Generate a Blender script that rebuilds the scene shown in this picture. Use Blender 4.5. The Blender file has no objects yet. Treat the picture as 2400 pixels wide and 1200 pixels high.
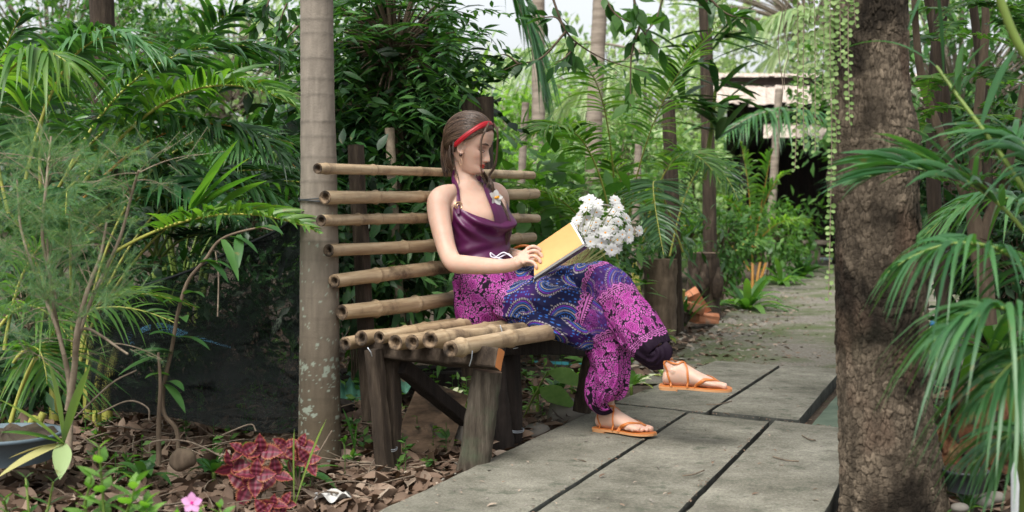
import bpy, math, random
import numpy as np
from mathutils import Vector, Matrix
rnd = random.Random(7)
rs = np.random.RandomState(11)
sc = bpy.context.scene
COL = sc.collection
# ------------------------------------------------------------------ camera
F = 3000.0; CH = 0.85; PITCH = math.atan(120 / 3000.0)
cd = bpy.data.cameras.new('camera'); cam = bpy.data.objects.new('camera', cd); COL.objects.link(cam)
cd.lens = 45; cd.sensor_width = 36; cd.clip_end = 2000; cd.clip_start = 0.05
cam.location = (0, 0, CH); cam.rotation_euler = (math.pi / 2 - PITCH, 0, 0)
cd.dof.use_dof = True; cd.dof.focus_distance = 4.85; cd.dof.aperture_fstop = 4.2
sc.camera = cam
# ------------------------------------------------------------------ sky and sun
SUN_EL, SUN_AZ = math.radians(58), math.radians(205)      # azimuth from +Y, clockwise
w = bpy.data.worlds.new('World'); sc.world = w; w.use_nodes = True
nt = w.node_tree; nt.nodes.clear()
sky = nt.nodes.new('ShaderNodeTexSky'); sky.sky_type = 'NISHITA'; sky.sun_disc = False
sky.sun_elevation = SUN_EL; sky.sun_rotation = SUN_AZ; sky.air_density = 1.0; sky.dust_density = 4.0; sky.ozone_density = 1.0
hs = nt.nodes.new('ShaderNodeHueSaturation'); hs.inputs['Saturation'].default_value = 0.22
bg = nt.nodes.new('ShaderNodeBackground'); bg.inputs['Strength'].default_value = 0.125
ow = nt.nodes.new('ShaderNodeOutputWorld')
nt.links.new(sky.outputs[0], hs.inputs['Color']); nt.links.new(hs.outputs[0], bg.inputs[0]); nt.links.new(bg.outputs[0], ow.inputs[0])
sd = bpy.data.lights.new('sun', 'SUN'); sun = bpy.data.objects.new('sun', sd); COL.objects.link(sun)
sd.energy = 2.0; sd.angle = math.radians(32); sd.color = (1, .965, .9)
sdir = Vector((math.sin(SUN_AZ) * math.cos(SUN_EL), math.cos(SUN_AZ) * math.cos(SUN_EL), math.sin(SUN_EL)))
sun.rotation_euler = sdir.to_track_quat('Z', 'Y').to_euler(); sun.location = (0, 0, 12)
sc.view_settings.view_transform = 'Standard'; sc.view_settings.look = 'None'
sc.view_settings.gamma = 1; sc.view_settings.use_curve_mapping = False; sc.view_settings.exposure = 1.1
sc.cycles.max_bounces = 7; sc.cycles.diffuse_bounces = 4; sc.cycles.glossy_bounces = 2; sc.cycles.transmission_bounces = 4; sc.cycles.transparent_max_bounces = 8

# ------------------------------------------------------------------ points
def ray(px, py):
    a = (px - 1200) / F; b = -(py - 600) / F
    c, s = math.cos(PITCH), math.sin(PITCH)
    return Vector((a, c + s * b, -s + c * b))
def P(px, py, d):
    r = ray(px, py); return Vector((0, 0, CH)) + r * (d / r.y)
def G(px, py, z=0.0):
    r = ray(px, py); return Vector((0, 0, CH)) + r * ((z - CH) / r.z)
GZ = -0.06; HAZE = 0
# ------------------------------------------------------------------ noise in numpy
def hsh(a, b, s=0.0, c=0.0):
    v = np.sin(a * 127.1 + b * 311.7 + c * 269.5 + s * 74.7) * 43758.5453
    return v - np.floor(v)
def vnoise(p, scale=1.0, seed=0):
    q = np.asarray(p, float) * scale; i = np.floor(q); f = q - i; f = f * f * (3 - 2 * f)
    r = 0
    for dx in (0, 1):
        for dy in (0, 1):
            for dz in (0, 1):
                wgt = (f[:, 0] if dx else 1 - f[:, 0]) * (f[:, 1] if dy else 1 - f[:, 1]) * (f[:, 2] if dz else 1 - f[:, 2])
                r = r + wgt * hsh(i[:, 0] + dx, i[:, 1] + dy, seed, i[:, 2] + dz)
    return r
def fbm(p, scale=1.0, oct=3, seed=0):
    r = 0; a = .5
    for k in range(oct):
        r = r + a * vnoise(p, scale * 2 ** k, seed + k); a *= .5
    return r
def voro(x, y, seed=0, jit=.7):
    xi, yi = np.floor(x), np.floor(y)
    f1 = np.full(x.shape, 9.); f2 = np.full(x.shape, 9.); idv = np.zeros(x.shape); ax = np.zeros(x.shape); ay = np.zeros(x.shape)
    for dx in (-1, 0, 1):
        for dy in (-1, 0, 1):
            cx, cy = xi + dx, yi + dy
            px = cx + .5 + jit * (hsh(cx, cy, seed) - .5); py = cy + .5 + jit * (hsh(cx, cy, seed + 17) - .5)
            d = np.hypot(px - x, py - y); m = d < f1
            f2 = np.where(m, f1, np.minimum(f2, d)); f1 = np.where(m, d, f1)
            idv = np.where(m, hsh(cx, cy, seed + 31), idv); ax = np.where(m, x - px, ax); ay = np.where(m, y - py, ay)
    return f1, f2, idv, ax, ay
# ------------------------------------------------------------------ materials
def newmat(name):
    m = bpy.data.materials.new(name); m.use_nodes = True; t = m.node_tree; t.nodes.clear()
    o = t.nodes.new('ShaderNodeOutputMaterial'); return m, t, o
def nn(t, kind, **kw):
    n = t.nodes.new(kind)
    for k, v in kw.items():
        if k in n.inputs: n.inputs[k].default_value = v
        else: setattr(n, k, v)
    return n
def ramp(t, stops, interp='LINEAR'):
    n = t.nodes.new('ShaderNodeValToRGB'); n.color_ramp.interpolation = interp
    e = n.color_ramp.elements
    while len(e) < len(stops): e.new(.5)
    for k, (p, c) in enumerate(stops):
        e[k].position = p; e[k].color = (*c, 1)
    return n
def mat(name, stops, scale=6.0, rough=.7, bump=.3, bscale=None, stretch=(1, 1, 1), detail=5, spec=.3, metal=0.0, bdist=.004, second=None):
    """noise driven procedural surface; second=(scale, colour, lo, hi) lays patches of another colour over it"""
    m, t, o = newmat(name); L = t.links.new
    tc = nn(t, 'ShaderNodeTexCoord'); mp = nn(t, 'ShaderNodeMapping'); mp.inputs['Scale'].default_value = stretch
    L(tc.outputs['Object'], mp.inputs['Vector'])
    n1 = nn(t, 'ShaderNodeTexNoise', Scale=scale, Detail=detail, Roughness=.6); L(mp.outputs[0], n1.inputs['Vector'])
    r = ramp(t, stops); L(n1.outputs['Fac'], r.inputs[0]); col = r.outputs[0]
    if second:
        s2, c2, lo, hi = second
        n2 = nn(t, 'ShaderNodeTexNoise', Scale=s2, Detail=6.0, Roughness=.65); L(tc.outputs['Object'], n2.inputs['Vector'])
        mr = nn(t, 'ShaderNodeMapRange'); mr.inputs[1].default_value = lo; mr.inputs[2].default_value = hi; L(n2.outputs['Fac'], mr.inputs[0])
        mx = nn(t, 'ShaderNodeMix', data_type='RGBA'); L(mr.outputs[0], mx.inputs[0]); L(col, mx.inputs[6]); mx.inputs[7].default_value = (*c2, 1); col = mx.outputs[2]
    b = nn(t, 'ShaderNodeBsdfPrincipled'); b.inputs['Roughness'].default_value = rough
    b.inputs['Specular IOR Level'].default_value = spec; b.inputs['Metallic'].default_value = metal
    L(col, b.inputs['Base Color'])
    if bump:
        n3 = nn(t, 'ShaderNodeTexNoise', Scale=bscale or scale * 4, Detail=6.0, Roughness=.7); L(mp.outputs[0], n3.inputs['Vector'])
        bp = nn(t, 'ShaderNodeBump', Strength=bump, Distance=bdist); L(n3.outputs['Fac'], bp.inputs['Height']); L(bp.outputs[0], b.inputs['Normal'])
    L(b.outputs[0], o.inputs[0]); return m
def leafmat(name, stops, rough=.42, trans=.32, tcol=None, spec=.4, tr_gain=1.5, spots=False):
    m, t, o = newmat(name); L = t.links.new
    at = nn(t, 'ShaderNodeAttribute', attribute_name='v'); oi = nn(t, 'ShaderNodeObjectInfo')
    a = nn(t, 'ShaderNodeMath', operation='MULTIPLY_ADD'); L(oi.outputs['Random'], a.inputs[0]); a.inputs[1].default_value = .5; L(at.outputs['Fac'], a.inputs[2])
    tc = nn(t, 'ShaderNodeTexCoord'); n1 = nn(t, 'ShaderNodeTexNoise', Scale=9.0, Detail=3.0); L(tc.outputs['Object'], n1.inputs['Vector'])
    a2 = nn(t, 'ShaderNodeMath', operation='MULTIPLY_ADD'); L(n1.outputs['Fac'], a2.inputs[0]); a2.inputs[1].default_value = .5
    a3 = nn(t, 'ShaderNodeMath', operation='SUBTRACT'); L(a.outputs[0], a3.inputs[0]); a3.inputs[1].default_value = .25
    L(a3.outputs[0], a2.inputs[2])
    r = ramp(t, stops); L(a2.outputs[0], r.inputs[0])
    if spots:
        ns = nn(t, 'ShaderNodeTexNoise', Scale=26.0, Detail=4.0, Roughness=.7); L(tc.outputs['Object'], ns.inputs['Vector']); sr = ramp(t, [(.60, (0, 0, 0)), (.70, (.75, .75, .75))]); L(ns.outputs['Fac'], sr.inputs[0])
        sm_ = nn(t, 'ShaderNodeMix', data_type='RGBA'); L(sr.outputs[0], sm_.inputs[0]); L(r.outputs[0], sm_.inputs[6]); sm_.inputs[7].default_value = (.17, .13, .045, 1); r = sm_; ro = sm_.outputs[2]
    else: ro = r.outputs[0]
    b = nn(t, 'ShaderNodeBsdfPrincipled'); b.inputs['Roughness'].default_value = rough; b.inputs['Specular IOR Level'].default_value = spec
    L(ro, b.inputs['Base Color'])
    tb = nn(t, 'ShaderNodeBsdfTranslucent'); mc = nn(t, 'ShaderNodeMix', data_type='RGBA', blend_type='MULTIPLY'); mc.inputs[0].default_value = 1
    L(ro, mc.inputs[6]); mc.inputs[7].default_value = (*(tcol or (1.15 * tr_gain, 1.35 * tr_gain, .55)), 1)
    L(mc.outputs[2], tb.inputs[0])
    mx = nn(t, 'ShaderNodeMixShader'); mx.inputs[0].default_value = trans; L(b.outputs[0], mx.inputs[1]); L(tb.outputs[0], mx.inputs[2])
    L(mx.outputs[0], o.inputs[0]); return m
def flat(name, c, rough=.5, spec=.4, metal=0.0, **kw):
    return mat(name, [(.3, tuple(x * .88 for x in c)), (.7, tuple(min(1, x * 1.1) for x in c))], rough=rough, spec=spec, metal=metal, bump=kw.pop('bump', .1), **kw)
def attrmat(name, rough=.6, spec=.3, bump=.15, bscale=60., sub=0.0, sheen=0.0, sheen_tint=(1, 1, 1)):
    m, t, o = newmat(name); L = t.links.new
    at = nn(t, 'ShaderNodeAttribute', attribute_name='Col'); b = nn(t, 'ShaderNodeBsdfPrincipled')
    b.inputs['Roughness'].default_value = rough; b.inputs['Specular IOR Level'].default_value = spec
    if sub: b.inputs['Subsurface Weight'].default_value = sub; b.inputs['Subsurface Radius'].default_value = (.0045, .0018, .001); b.inputs['Subsurface Scale'].default_value = 1.0
    L(at.outputs['Color'], b.inputs['Base Color'])
    tc = nn(t, 'ShaderNodeTexCoord'); n3 = nn(t, 'ShaderNodeTexNoise', Scale=bscale, Detail=5.0); L(tc.outputs['Object'], n3.inputs['Vector'])
    bp = nn(t, 'ShaderNodeBump', Strength=bump, Distance=.003); L(n3.outputs['Fac'], bp.inputs['Height']); L(bp.outputs[0], b.inputs['Normal'])
    L(b.outputs[0], o.inputs[0]); return m
# ------------------------------------------------------------------ mesh building
class MB:
    def __init__(s): s.v = []; s.f = []; s.n = 0; s.c = []; s.anyc = False
    def add(s, v, f, val=None, mi=0, col=None):
        v = np.asarray(v, float).reshape(-1, 3); f = np.asarray(f, int)
        if not len(f): return s
        if val is None: val = np.full(len(f), .35)
        elif np.isscalar(val): val = np.full(len(f), float(val))
        s.v.append(v); s.f.append((f + s.n, val, mi)); s.n += len(v)
        if col is not None: s.anyc = True
        s.c.append(np.ones((len(v), 3)) * .5 if col is None else np.broadcast_to(np.asarray(col, float), (len(v), 3)))
        return s
    def mesh(s, name, mats, off=(0, 0, 0), smooth=True):
        me = bpy.data.meshes.new(name); V = np.concatenate(s.v) - np.array(off)
        tot = np.concatenate([np.full(len(f), f.shape[1]) for f, _, _ in s.f]); loops = np.concatenate([f.ravel() for f, _, _ in s.f])
        vals = np.concatenate([v for _, v, _ in s.f]); mi = np.concatenate([np.full(len(f), m) for f, _, m in s.f])
        me.vertices.add(len(V)); me.vertices.foreach_set('co', V.astype(np.float32).ravel())
        me.loops.add(len(loops)); me.loops.foreach_set('vertex_index', loops.astype(np.int32))
        me.polygons.add(len(tot)); st = np.concatenate([[0], np.cumsum(tot)[:-1]])
        me.polygons.foreach_set('loop_start', st.astype(np.int32))
        for m in (mats if isinstance(mats, (list, tuple)) else [mats]): me.materials.append(m)
        me.polygons.foreach_set('material_index', mi.astype(np.int32))
        me.polygons.foreach_set('use_smooth', np.full(len(tot), smooth))
        a = me.attributes.new('v', 'FLOAT', 'FACE'); a.data.foreach_set('value', vals.astype(np.float32))
        if s.anyc:
            C = np.concatenate(s.c); C = np.concatenate([C, np.ones((len(C), 1))], 1)
            a = me.attributes.new('Col', 'FLOAT_COLOR', 'POINT'); a.data.foreach_set('color', C.astype(np.float32).ravel())
        me.update(calc_edges=True); return me
def worldloc(p):
    l = Vector((0, 0, 0))
    while p is not None: l = l + p.location; p = p.parent
    return l
def ob(name, mb, mats, parent=None, smooth=True, origin=None):
    """link a mesh written in world coordinates as one object; origin moves its pivot"""
    pl = worldloc(parent); o0 = Vector(origin) if origin is not None else (pl if parent else Vector((0, 0, 0)))
    me = mb.mesh(name, mats, o0, smooth); o = bpy.data.objects.new(name, me); COL.objects.link(o)
    o.parent = parent; o.location = o0 - pl; return o
def tag(o, label=None, cat=None, group=None, kind=None):
    if label: o['label'] = label
    if cat: o['category'] = cat
    if group: o['group'] = group
    if kind: o['kind'] = kind
    return o
def thing(name, label, cat, loc, group=None, kind=None):
    o = bpy.data.objects.new(name, None); COL.objects.link(o); o.location = loc; o.empty_display_size = .1
    return tag(o, label, cat, group, kind)
def thing_mesh(name, mb, mats, label, cat, origin, group=None, smooth=True):
    return tag(ob(name, mb, mats, None, smooth, origin), label, cat, group)
def nrm(v):
    v = np.asarray(v, float); return v / np.maximum(np.linalg.norm(v, axis=-1, keepdims=True), 1e-9)
def spline(pts, n):
    """Catmull-Rom through rows of pts (any width)"""
    p = np.array([list(q) for q in pts], float)
    if len(p) == 2: t = np.linspace(0, 1, n)[:, None]; return p[0] * (1 - t) + p[1] * t
    q = np.vstack([2 * p[0] - p[1], p, 2 * p[-1] - p[-2]]); u = np.linspace(0, len(p) - 1, n); i = np.minimum(u.astype(int), len(p) - 2); t = (u - i)[:, None]
    a, b, c, d = q[i], q[i + 1], q[i + 2], q[i + 3]
    return .5 * (2 * b + (c - a) * t + (2 * a - 5 * b + 4 * c - d) * t ** 2 + (3 * b - a - 3 * c + d) * t ** 3)
def bez(p0, p1, p2, n):
    t = np.linspace(0, 1, n)[:, None]; p0, p1, p2 = (np.array(list(q), float) for q in (p0, p1, p2))
    return p0 * (1 - t) ** 2 + 2 * p1 * t * (1 - t) + p2 * t * t
def frames(pts, up=(0, 0, 1)):
    pts = np.asarray(pts, float); T = nrm(np.gradient(pts, axis=0)); u = np.array(up, float)
    n0 = u - T[0] * (u @ T[0])
    if np.linalg.norm(n0) < .05: n0 = np.array([1., 0, 0]) - T[0] * T[0][0]
    N = [nrm(n0)]
    for k in range(1, len(T)):
        v = N[-1] - T[k] * (N[-1] @ T[k]); N.append(nrm(v))
    N = np.array(N); return T, N, np.cross(T, N)
def grid_faces(n, m, wrap=True):
    i = np.arange(n - 1)[:, None]; j = np.arange(m if wrap else m - 1)[None, :]; j2 = (j + 1) % m
    return np.stack([i * m + j, i * m + j2, (i + 1) * m + j2, (i + 1) * m + j], -1).reshape(-1, 4)
def tube(mb, pts, rad, seg=8, cap=True, val=None, mi=0, up=(0, 0, 1), noise_amp=0, capmi=None, sx=1.0, seed=0, col=None):
    pts = np.array([list(q) for q in pts], float); n = len(pts); rad = np.full(n, rad, float) if np.isscalar(rad) else np.asarray(rad, float)
    T, N, B = frames(pts, up); th = np.linspace(0, 2 * np.pi, seg, endpoint=False)
    r = rad[:, None] * np.ones(seg)
    if noise_amp:
        q = np.stack([np.broadcast_to(np.cos(th) * 1.3, (n, seg)), np.broadcast_to(np.sin(th) * 1.3, (n, seg)), np.broadcast_to((np.arange(n) * .35)[:, None], (n, seg))], -1).reshape(-1, 3)
        r = r * (1 + noise_amp * 2 * (fbm(q + seed * 7.3, 1.5, 3).reshape(n, seg) - .45))
    V = pts[:, None] + r[..., None] * (np.cos(th)[None, :, None] * N[:, None] * sx + np.sin(th)[None, :, None] * B[:, None])
    mb.add(V, grid_faces(n, seg), val, mi, col)
    if cap:
        for k in (0, n - 1):
            ring = V[k]; c = ring.mean(0)[None]; vv = np.vstack([ring, c]); idx = np.arange(seg)
            f = np.stack([idx, (idx + 1) % seg, np.full(seg, seg)], -1)
            if k == 0: f = f[:, ::-1]
            mb.add(vv, f, val, mi if capmi is None else capmi, col)
    return V
def box(mb, c, sx, sy, sz, ax=None, val=None, mi=0, chip=0.0):
    """box with softened edges: centre, half sizes, optional 3x3 axes rows"""
    A = np.eye(3) if ax is None else np.array([list(a) for a in ax], float); b = min(sx, sy, sz) * .12
    pts = []
    for z in (-1, 1):
        for y in (-1, 1):
            for x in (-1, 1):
                for k in range(3):
                    q = [x * sx, y * sy, z * sz]
                    for j in range(3):
                        if j != k: q[j] -= [x, y, z][j] * b
                    pts.append([v + rnd.uniform(-chip, chip) for v in q])
    V = np.array(pts) @ A + np.array(list(c), float)
    def i(x, y, z, k): return (((z > 0) * 4 + (y > 0) * 2 + (x > 0)) * 3) + k
    f4 = []
    for s in (-1, 1):
        o = 1 if s > 0 else -1
        f4 += [[i(s, -1, -1, 0), i(s, 1, -1, 0), i(s, 1, 1, 0), i(s, -1, 1, 0)][::o], [i(-1, s, -1, 1), i(-1, s, 1, 1), i(1, s, 1, 1), i(1, s, -1, 1)][::o], [i(-1, -1, s, 2), i(1, -1, s, 2), i(1, 1, s, 2), i(-1, 1, s, 2)][::o]]
    for a in (-1, 1):
        for b2 in (-1, 1):
            f4.append([i(-1, a, b2, 1), i(1, a, b2, 1), i(1, a, b2, 2), i(-1, a, b2, 2)]); f4.append([i(a, -1, b2, 0), i(a, 1, b2, 0), i(a, 1, b2, 2), i(a, -1, b2, 2)]); f4.append([i(a, b2, -1, 0), i(a, b2, 1, 0), i(a, b2, 1, 1), i(a, b2, -1, 1)])
    f3 = [[i(x, y, z, 0), i(x, y, z, 1), i(x, y, z, 2)] for x in (-1, 1) for y in (-1, 1) for z in (-1, 1)]
    mb.add(V, f4, val, mi); mb.v.append(np.zeros((0, 3))); mb.c.append(np.zeros((0, 3)))
    mb.f.append((np.array(f3) + mb.n - len(V), np.full(8, .35 if val is None else val), mi)); return mb
def beam(mb, a, b, w, h, up=(0, 0, 1), **kw):
    a, b = np.array(list(a), float), np.array(list(b), float); T = nrm(b - a); u = np.array(up, float); S = np.cross(T, u)
    if np.linalg.norm(S) < .05: S = np.cross(T, [1., 0, 0])
    S = nrm(S); U = np.cross(S, T); return box(mb, (a + b) / 2, np.linalg.norm(b - a) / 2, w / 2, h / 2, (T, S, U), **kw)
def fix_normals(o):
    import bmesh
    bm = bmesh.new(); bm.from_mesh(o.data); bmesh.ops.recalc_face_normals(bm, faces=bm.faces); bm.to_mesh(o.data); bm.free()
# ------------------------------------------------------------------ leaves
def leaf_t(width=.4, segs=4, fold=.12, bend=.15, peak=.4, tip=1.3, wave=0.0):
    """unit leaf along +X, face +Z"""
    t = np.linspace(0, 1, segs + 1); wd = np.where(t < peak, np.sin(t / peak * np.pi / 2) ** .8, np.cos((t - peak) / (1 - peak) * np.pi / 2) ** tip) * width / 2
    wd[0] = width * .04; wd[-1] = .002; z = -bend * t ** 2; V = []
    for k in range(segs + 1):
        zz = fold * wd[k] + wave * math.sin(k * 2.1)
        V += [[t[k], -wd[k], z[k] + zz], [t[k], 0, z[k]], [t[k], wd[k], z[k] + fold * wd[k] - wave * math.sin(k * 2.6)]]
    Fq = []
    for k in range(segs):
        a = k * 3; Fq += [[a, a + 1, a + 4, a + 3][::-1], [a + 1, a + 2, a + 5, a + 4][::-1]]
    return np.array(V), np.array(Fq)
T_OVAL = leaf_t(.48, 4); T_LANCE = leaf_t(.26, 4, bend=.2); T_ROUND = leaf_t(.8, 4, peak=.45, bend=.1, tip=.8); T_NEEDLE = leaf_t(.09, 1, fold=0, bend=.05); T_BROAD = leaf_t(.5, 5, bend=.3, peak=.35, wave=.012); T_CURL = leaf_t(.5, 4, fold=.9, bend=.35, wave=.05)
def mats_dir(d, up=None, roll=.5):
    """rows -> matrices whose X axis is d and Z axis is near up"""
    d = nrm(d); n = len(d); u = np.tile([0, 0, 1.], (n, 1)) if up is None else np.asarray(up, float)
    u = u + rs.normal(0, roll, (n, 3)); z = nrm(u - d * (u * d).sum(1)[:, None]); y = np.cross(z, d)
    return np.stack([d, y, z], -1)
def put_leaves(mb, tmpl, pos, M, size, val=None, mi=0, wsc=None):
    V, Fq = tmpl; n = len(pos)
    if not n: return
    size = np.broadcast_to(size, (n,)); VV = V[None] * size[:, None, None]
    if wsc is not None: VV = VV * np.array([1, wsc, 1])
    W = np.einsum('nij,nkj->nki', M, VV) + np.asarray(pos)[:, None]
    f = (Fq[None] + (np.arange(n) * len(V))[:, None, None]).reshape(-1, Fq.shape[1])
    v = rs.uniform(0, .75, n) if val is None else np.broadcast_to(val, (n,)); mb.add(W.reshape(-1, 3), f, np.repeat(v, len(Fq)), mi)
_tm = {}
def leaf_objects(parent, tmpl, pos, M, size, material, name='leaf'):
    """single leaves as objects that share one mesh"""
    key = (id(tmpl), material.name)
    if key not in _tm:
        b = MB(); b.add(tmpl[0], tmpl[1], .1); _tm[key] = b.mesh(name, material)
    me = _tm[key]; pl = worldloc(parent); size = np.broadcast_to(size, (len(pos),))
    for p, m, s in zip(pos, M, size):
        o = bpy.data.objects.new(name, me); o.parent = parent
        mm = Matrix([list(m[0] * s) + [p[0] - pl.x], list(m[1] * s) + [p[1] - pl.y], list(m[2] * s) + [p[2] - pl.z], [0, 0, 0, 1]])
        o.matrix_local = mm; COL.objects.link(o)
def frond(parent, p0, p1, p2, L=.34, W=.022, n=36, start=.22, droop=.45, lift=.25, roll=0.0, rr=.007, lm=None, rm=None, indiv=False, fwd=(.35, 1.0), name='frond', sides=(-1, 1), K=5, tipfac=.35, jitter=.12, twist=.5, val=None):
    c = bez(p0, p1, p2, 26); T, _, _ = frames(c); up = np.array([0, 0, 1.])
    S = nrm(np.cross(T, up)); N = np.cross(S, T)
    if roll:
        S, N = S * math.cos(roll) + N * math.sin(roll), N * math.cos(roll) - S * math.sin(roll)
    mb = MB(); tube(mb, c, np.linspace(rr, rr * .25, 26), 5, val=.4, mi=0)
    tt = np.linspace(start, .995, n); idx = tt * 25; i0 = np.minimum(idx.astype(int), 24); fr = (idx - i0)[:, None]
    pc = c[i0] * (1 - fr) + c[i0 + 1] * fr; Tt, St, Nt = T[i0], S[i0], N[i0]; u = (tt - start) / (1 - start)
    prof = np.clip(np.sin(np.pi * np.clip(u * .82 + .16, 0, 1)) ** .6, .2, 1) * (1 - (1 - tipfac) * u ** 3)
    out = []
    s_ = np.linspace(0, 1, K + 1); wp = np.minimum(1, s_ * 7 + .35) * (1 - s_ ** 2.2) + .01
    for sd_ in sides:
        fa = fwd[0] + (fwd[1] - fwd[0]) * u + rs.normal(0, jitter, n)
        d = nrm(St * sd_ * np.cos(fa)[:, None] + Tt * np.sin(fa)[:, None] + Nt * (lift + rs.normal(0, jitter, n))[:, None])
        LL = L * prof * rs.uniform(.85, 1.08, n)
        dr = droop * rs.uniform(.7, 1.3, n)
        C = pc[:, None] + d[:, None] * (LL[:, None] * s_[None])[..., None] + np.array([0, 0, -1.]) * (LL * dr)[:, None, None] * (s_[None, :, None] ** 2)
        wv = Tt + rs.normal(0, twist * .35, (n, 3)) + Nt * (rs.normal(0, twist, n))[:, None]; wv = nrm(wv - d * (wv * d).sum(1)[:, None])
        nv = np.cross(d, wv); hw = W / 2 * wp[None] * (.6 + .4 * prof)[:, None]
        A = C - wv[:, None] * hw[..., None] + nv[:, None] * hw[..., None] * .35; Bv = C + wv[:, None] * hw[..., None] + nv[:, None] * hw[..., None] * .35
        out.append(np.stack([A, C, Bv], 2))
    lf = []
    for k in range(K):
        a = k * 3; lf += [[a, a + 1, a + 4, a + 3], [a + 1, a + 2, a + 5, a + 4]]
    lf = np.array(lf)
    if not indiv:
        for V in out:
            nl = len(V); f = (lf[None] + (np.arange(nl) * (K + 1) * 3)[:, None, None]).reshape(-1, 4)
            mb.add(V.reshape(-1, 3), f, np.repeat(rs.uniform(0, .7, nl) if val is None else rs.uniform(val - .1, val + .1, nl), len(lf)), 1)
        return ob(name, mb, [rm, lm], parent)
    fo = ob(name, mb, [rm, lm], parent)
    for V in out:
        for q in V:
            b = MB(); b.add(q.reshape(-1, 3), lf, rnd.uniform(0, .5)); ob('leaflet', b, lm, fo, origin=Vector(q[0, 1]))
    return fo
def strap(parent, p, d, L, W, droop, m, K=8, name='leaf', val=None, fold=.3, peak=.35, ribbon_up=None, twist=0.0):
    """one long strap leaf as its own object"""
    s = np.linspace(0, 1, K + 1); p = np.array(list(p), float); d = nrm(np.array(list(d), float))
    C = p + d[None] * (L * s)[:, None] + np.array([0, 0, -1.]) * (L * droop * s ** 2)[:, None]
    T, _, _ = frames(C); S = np.cross(T, [0, 0, 1.]); S = nrm(S + 1e-6); N = np.cross(S, T)
    a = twist * s + rnd.uniform(-.2, .2); S2 = S * np.cos(a)[:, None] + N * np.sin(a)[:, None]; N2 = np.cross(S2, T)
    wp = np.where(s < peak, .35 + .65 * np.sin(s / peak * np.pi / 2), np.cos((s - peak) / (1 - peak) * np.pi / 2) ** .8) * W / 2; wp[-1] = .0008
    V = np.stack([C - S2 * wp[:, None] + N2 * (wp * fold)[:, None], C, C + S2 * wp[:, None] + N2 * (wp * fold)[:, None]], 1)
    f = []
    for k in range(K): q = k * 3; f += [[q, q + 1, q + 4, q + 3], [q + 1, q + 2, q + 5, q + 4]]
    b = MB(); b.add(V.reshape(-1, 3), f, rnd.uniform(0, .6) if val is None else val); return ob(name, b, m, parent, origin=Vector(p))
# ================================================================== materials
M = {}
def concrete_mat():
    m, t, o = newmat('concrete'); L = t.links.new; tc = nn(t, 'ShaderNodeTexCoord'); oi = nn(t, 'ShaderNodeObjectInfo')
    n1 = nn(t, 'ShaderNodeTexNoise', Scale=2.6, Detail=10.0, Roughness=.72); L(tc.outputs['Object'], n1.inputs['Vector']); r = ramp(t, [(.3, (.075, .072, .055)), (.43, (.155, .148, .118)), (.55, (.225, .215, .175)), (.72, (.33, .315, .26))]); L(n1.outputs['Fac'], r.inputs[0])
    n2 = nn(t, 'ShaderNodeTexNoise', Scale=120.0, Detail=4.0, Roughness=.8); L(tc.outputs['Object'], n2.inputs['Vector']); r2 = ramp(t, [(.3, (.55, .55, .55)), (.52, (1, 1, 1)), (.72, (1.5, 1.5, 1.45))]); L(n2.outputs['Fac'], r2.inputs[0])
    mx = nn(t, 'ShaderNodeMix', data_type='RGBA', blend_type='MULTIPLY'); mx.inputs[0].default_value = 1; L(r.outputs[0], mx.inputs[6]); L(r2.outputs[0], mx.inputs[7])
    n4 = nn(t, 'ShaderNodeTexNoise', Scale=9.0, Detail=8.0, Roughness=.75); L(tc.outputs['Object'], n4.inputs['Vector']); r4 = ramp(t, [(.54, (0, 0, 0)), (.66, (.8, .8, .8))]); L(n4.outputs['Fac'], r4.inputs[0])
    m2 = nn(t, 'ShaderNodeMix', data_type='RGBA'); L(r4.outputs[0], m2.inputs[0]); L(mx.outputs[2], m2.inputs[6]); m2.inputs[7].default_value = (.062, .072, .05, 1)
    b = nn(t, 'ShaderNodeBsdfPrincipled'); b.inputs['Roughness'].default_value = .92; b.inputs['Specular IOR Level'].default_value = .2; L(m2.outputs[2], b.inputs['Base Color'])
    bp = nn(t, 'ShaderNodeBump', Strength=.8, Distance=.006); L(n2.outputs['Fac'], bp.inputs['Height']); b2 = nn(t, 'ShaderNodeBump', Strength=.6, Distance=.02); L(n4.outputs['Fac'], b2.inputs['Height']); L(bp.outputs[0], b2.inputs['Normal']); L(b2.outputs[0], b.inputs['Normal']); L(b.outputs[0], o.inputs[0]); return m
M['soil'] = mat('soil', [(.3, (.03, .022, .016)), (.6, (.075, .055, .038)), (.8, (.11, .085, .06))], scale=9, rough=.95, bump=.8, bscale=40, bdist=.02, second=(3.0, (.05, .065, .03), .55, .7))
M['gravel'] = mat('gravel', [(.3, (.085, .075, .06)), (.5, (.165, .15, .125)), (.72, (.27, .25, .21))], scale=55, rough=.95, bump=.9, bscale=60, bdist=.015, second=(1.9, (.08, .1, .04), .42, .6))
M['concrete'] = concrete_mat()
M['concrete_wet'] = mat('mossy_concrete', [(.3, (.045, .07, .05)), (.7, (.11, .14, .1))], scale=8, rough=.8, bump=.4, detail=8)
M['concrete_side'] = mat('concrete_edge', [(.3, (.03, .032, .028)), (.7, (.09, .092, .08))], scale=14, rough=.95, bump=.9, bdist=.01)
M['pebble'] = mat('pebble', [(.3, (.1, .09, .075)), (.7, (.26, .24, .205))], scale=3, rough=.9)
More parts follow.
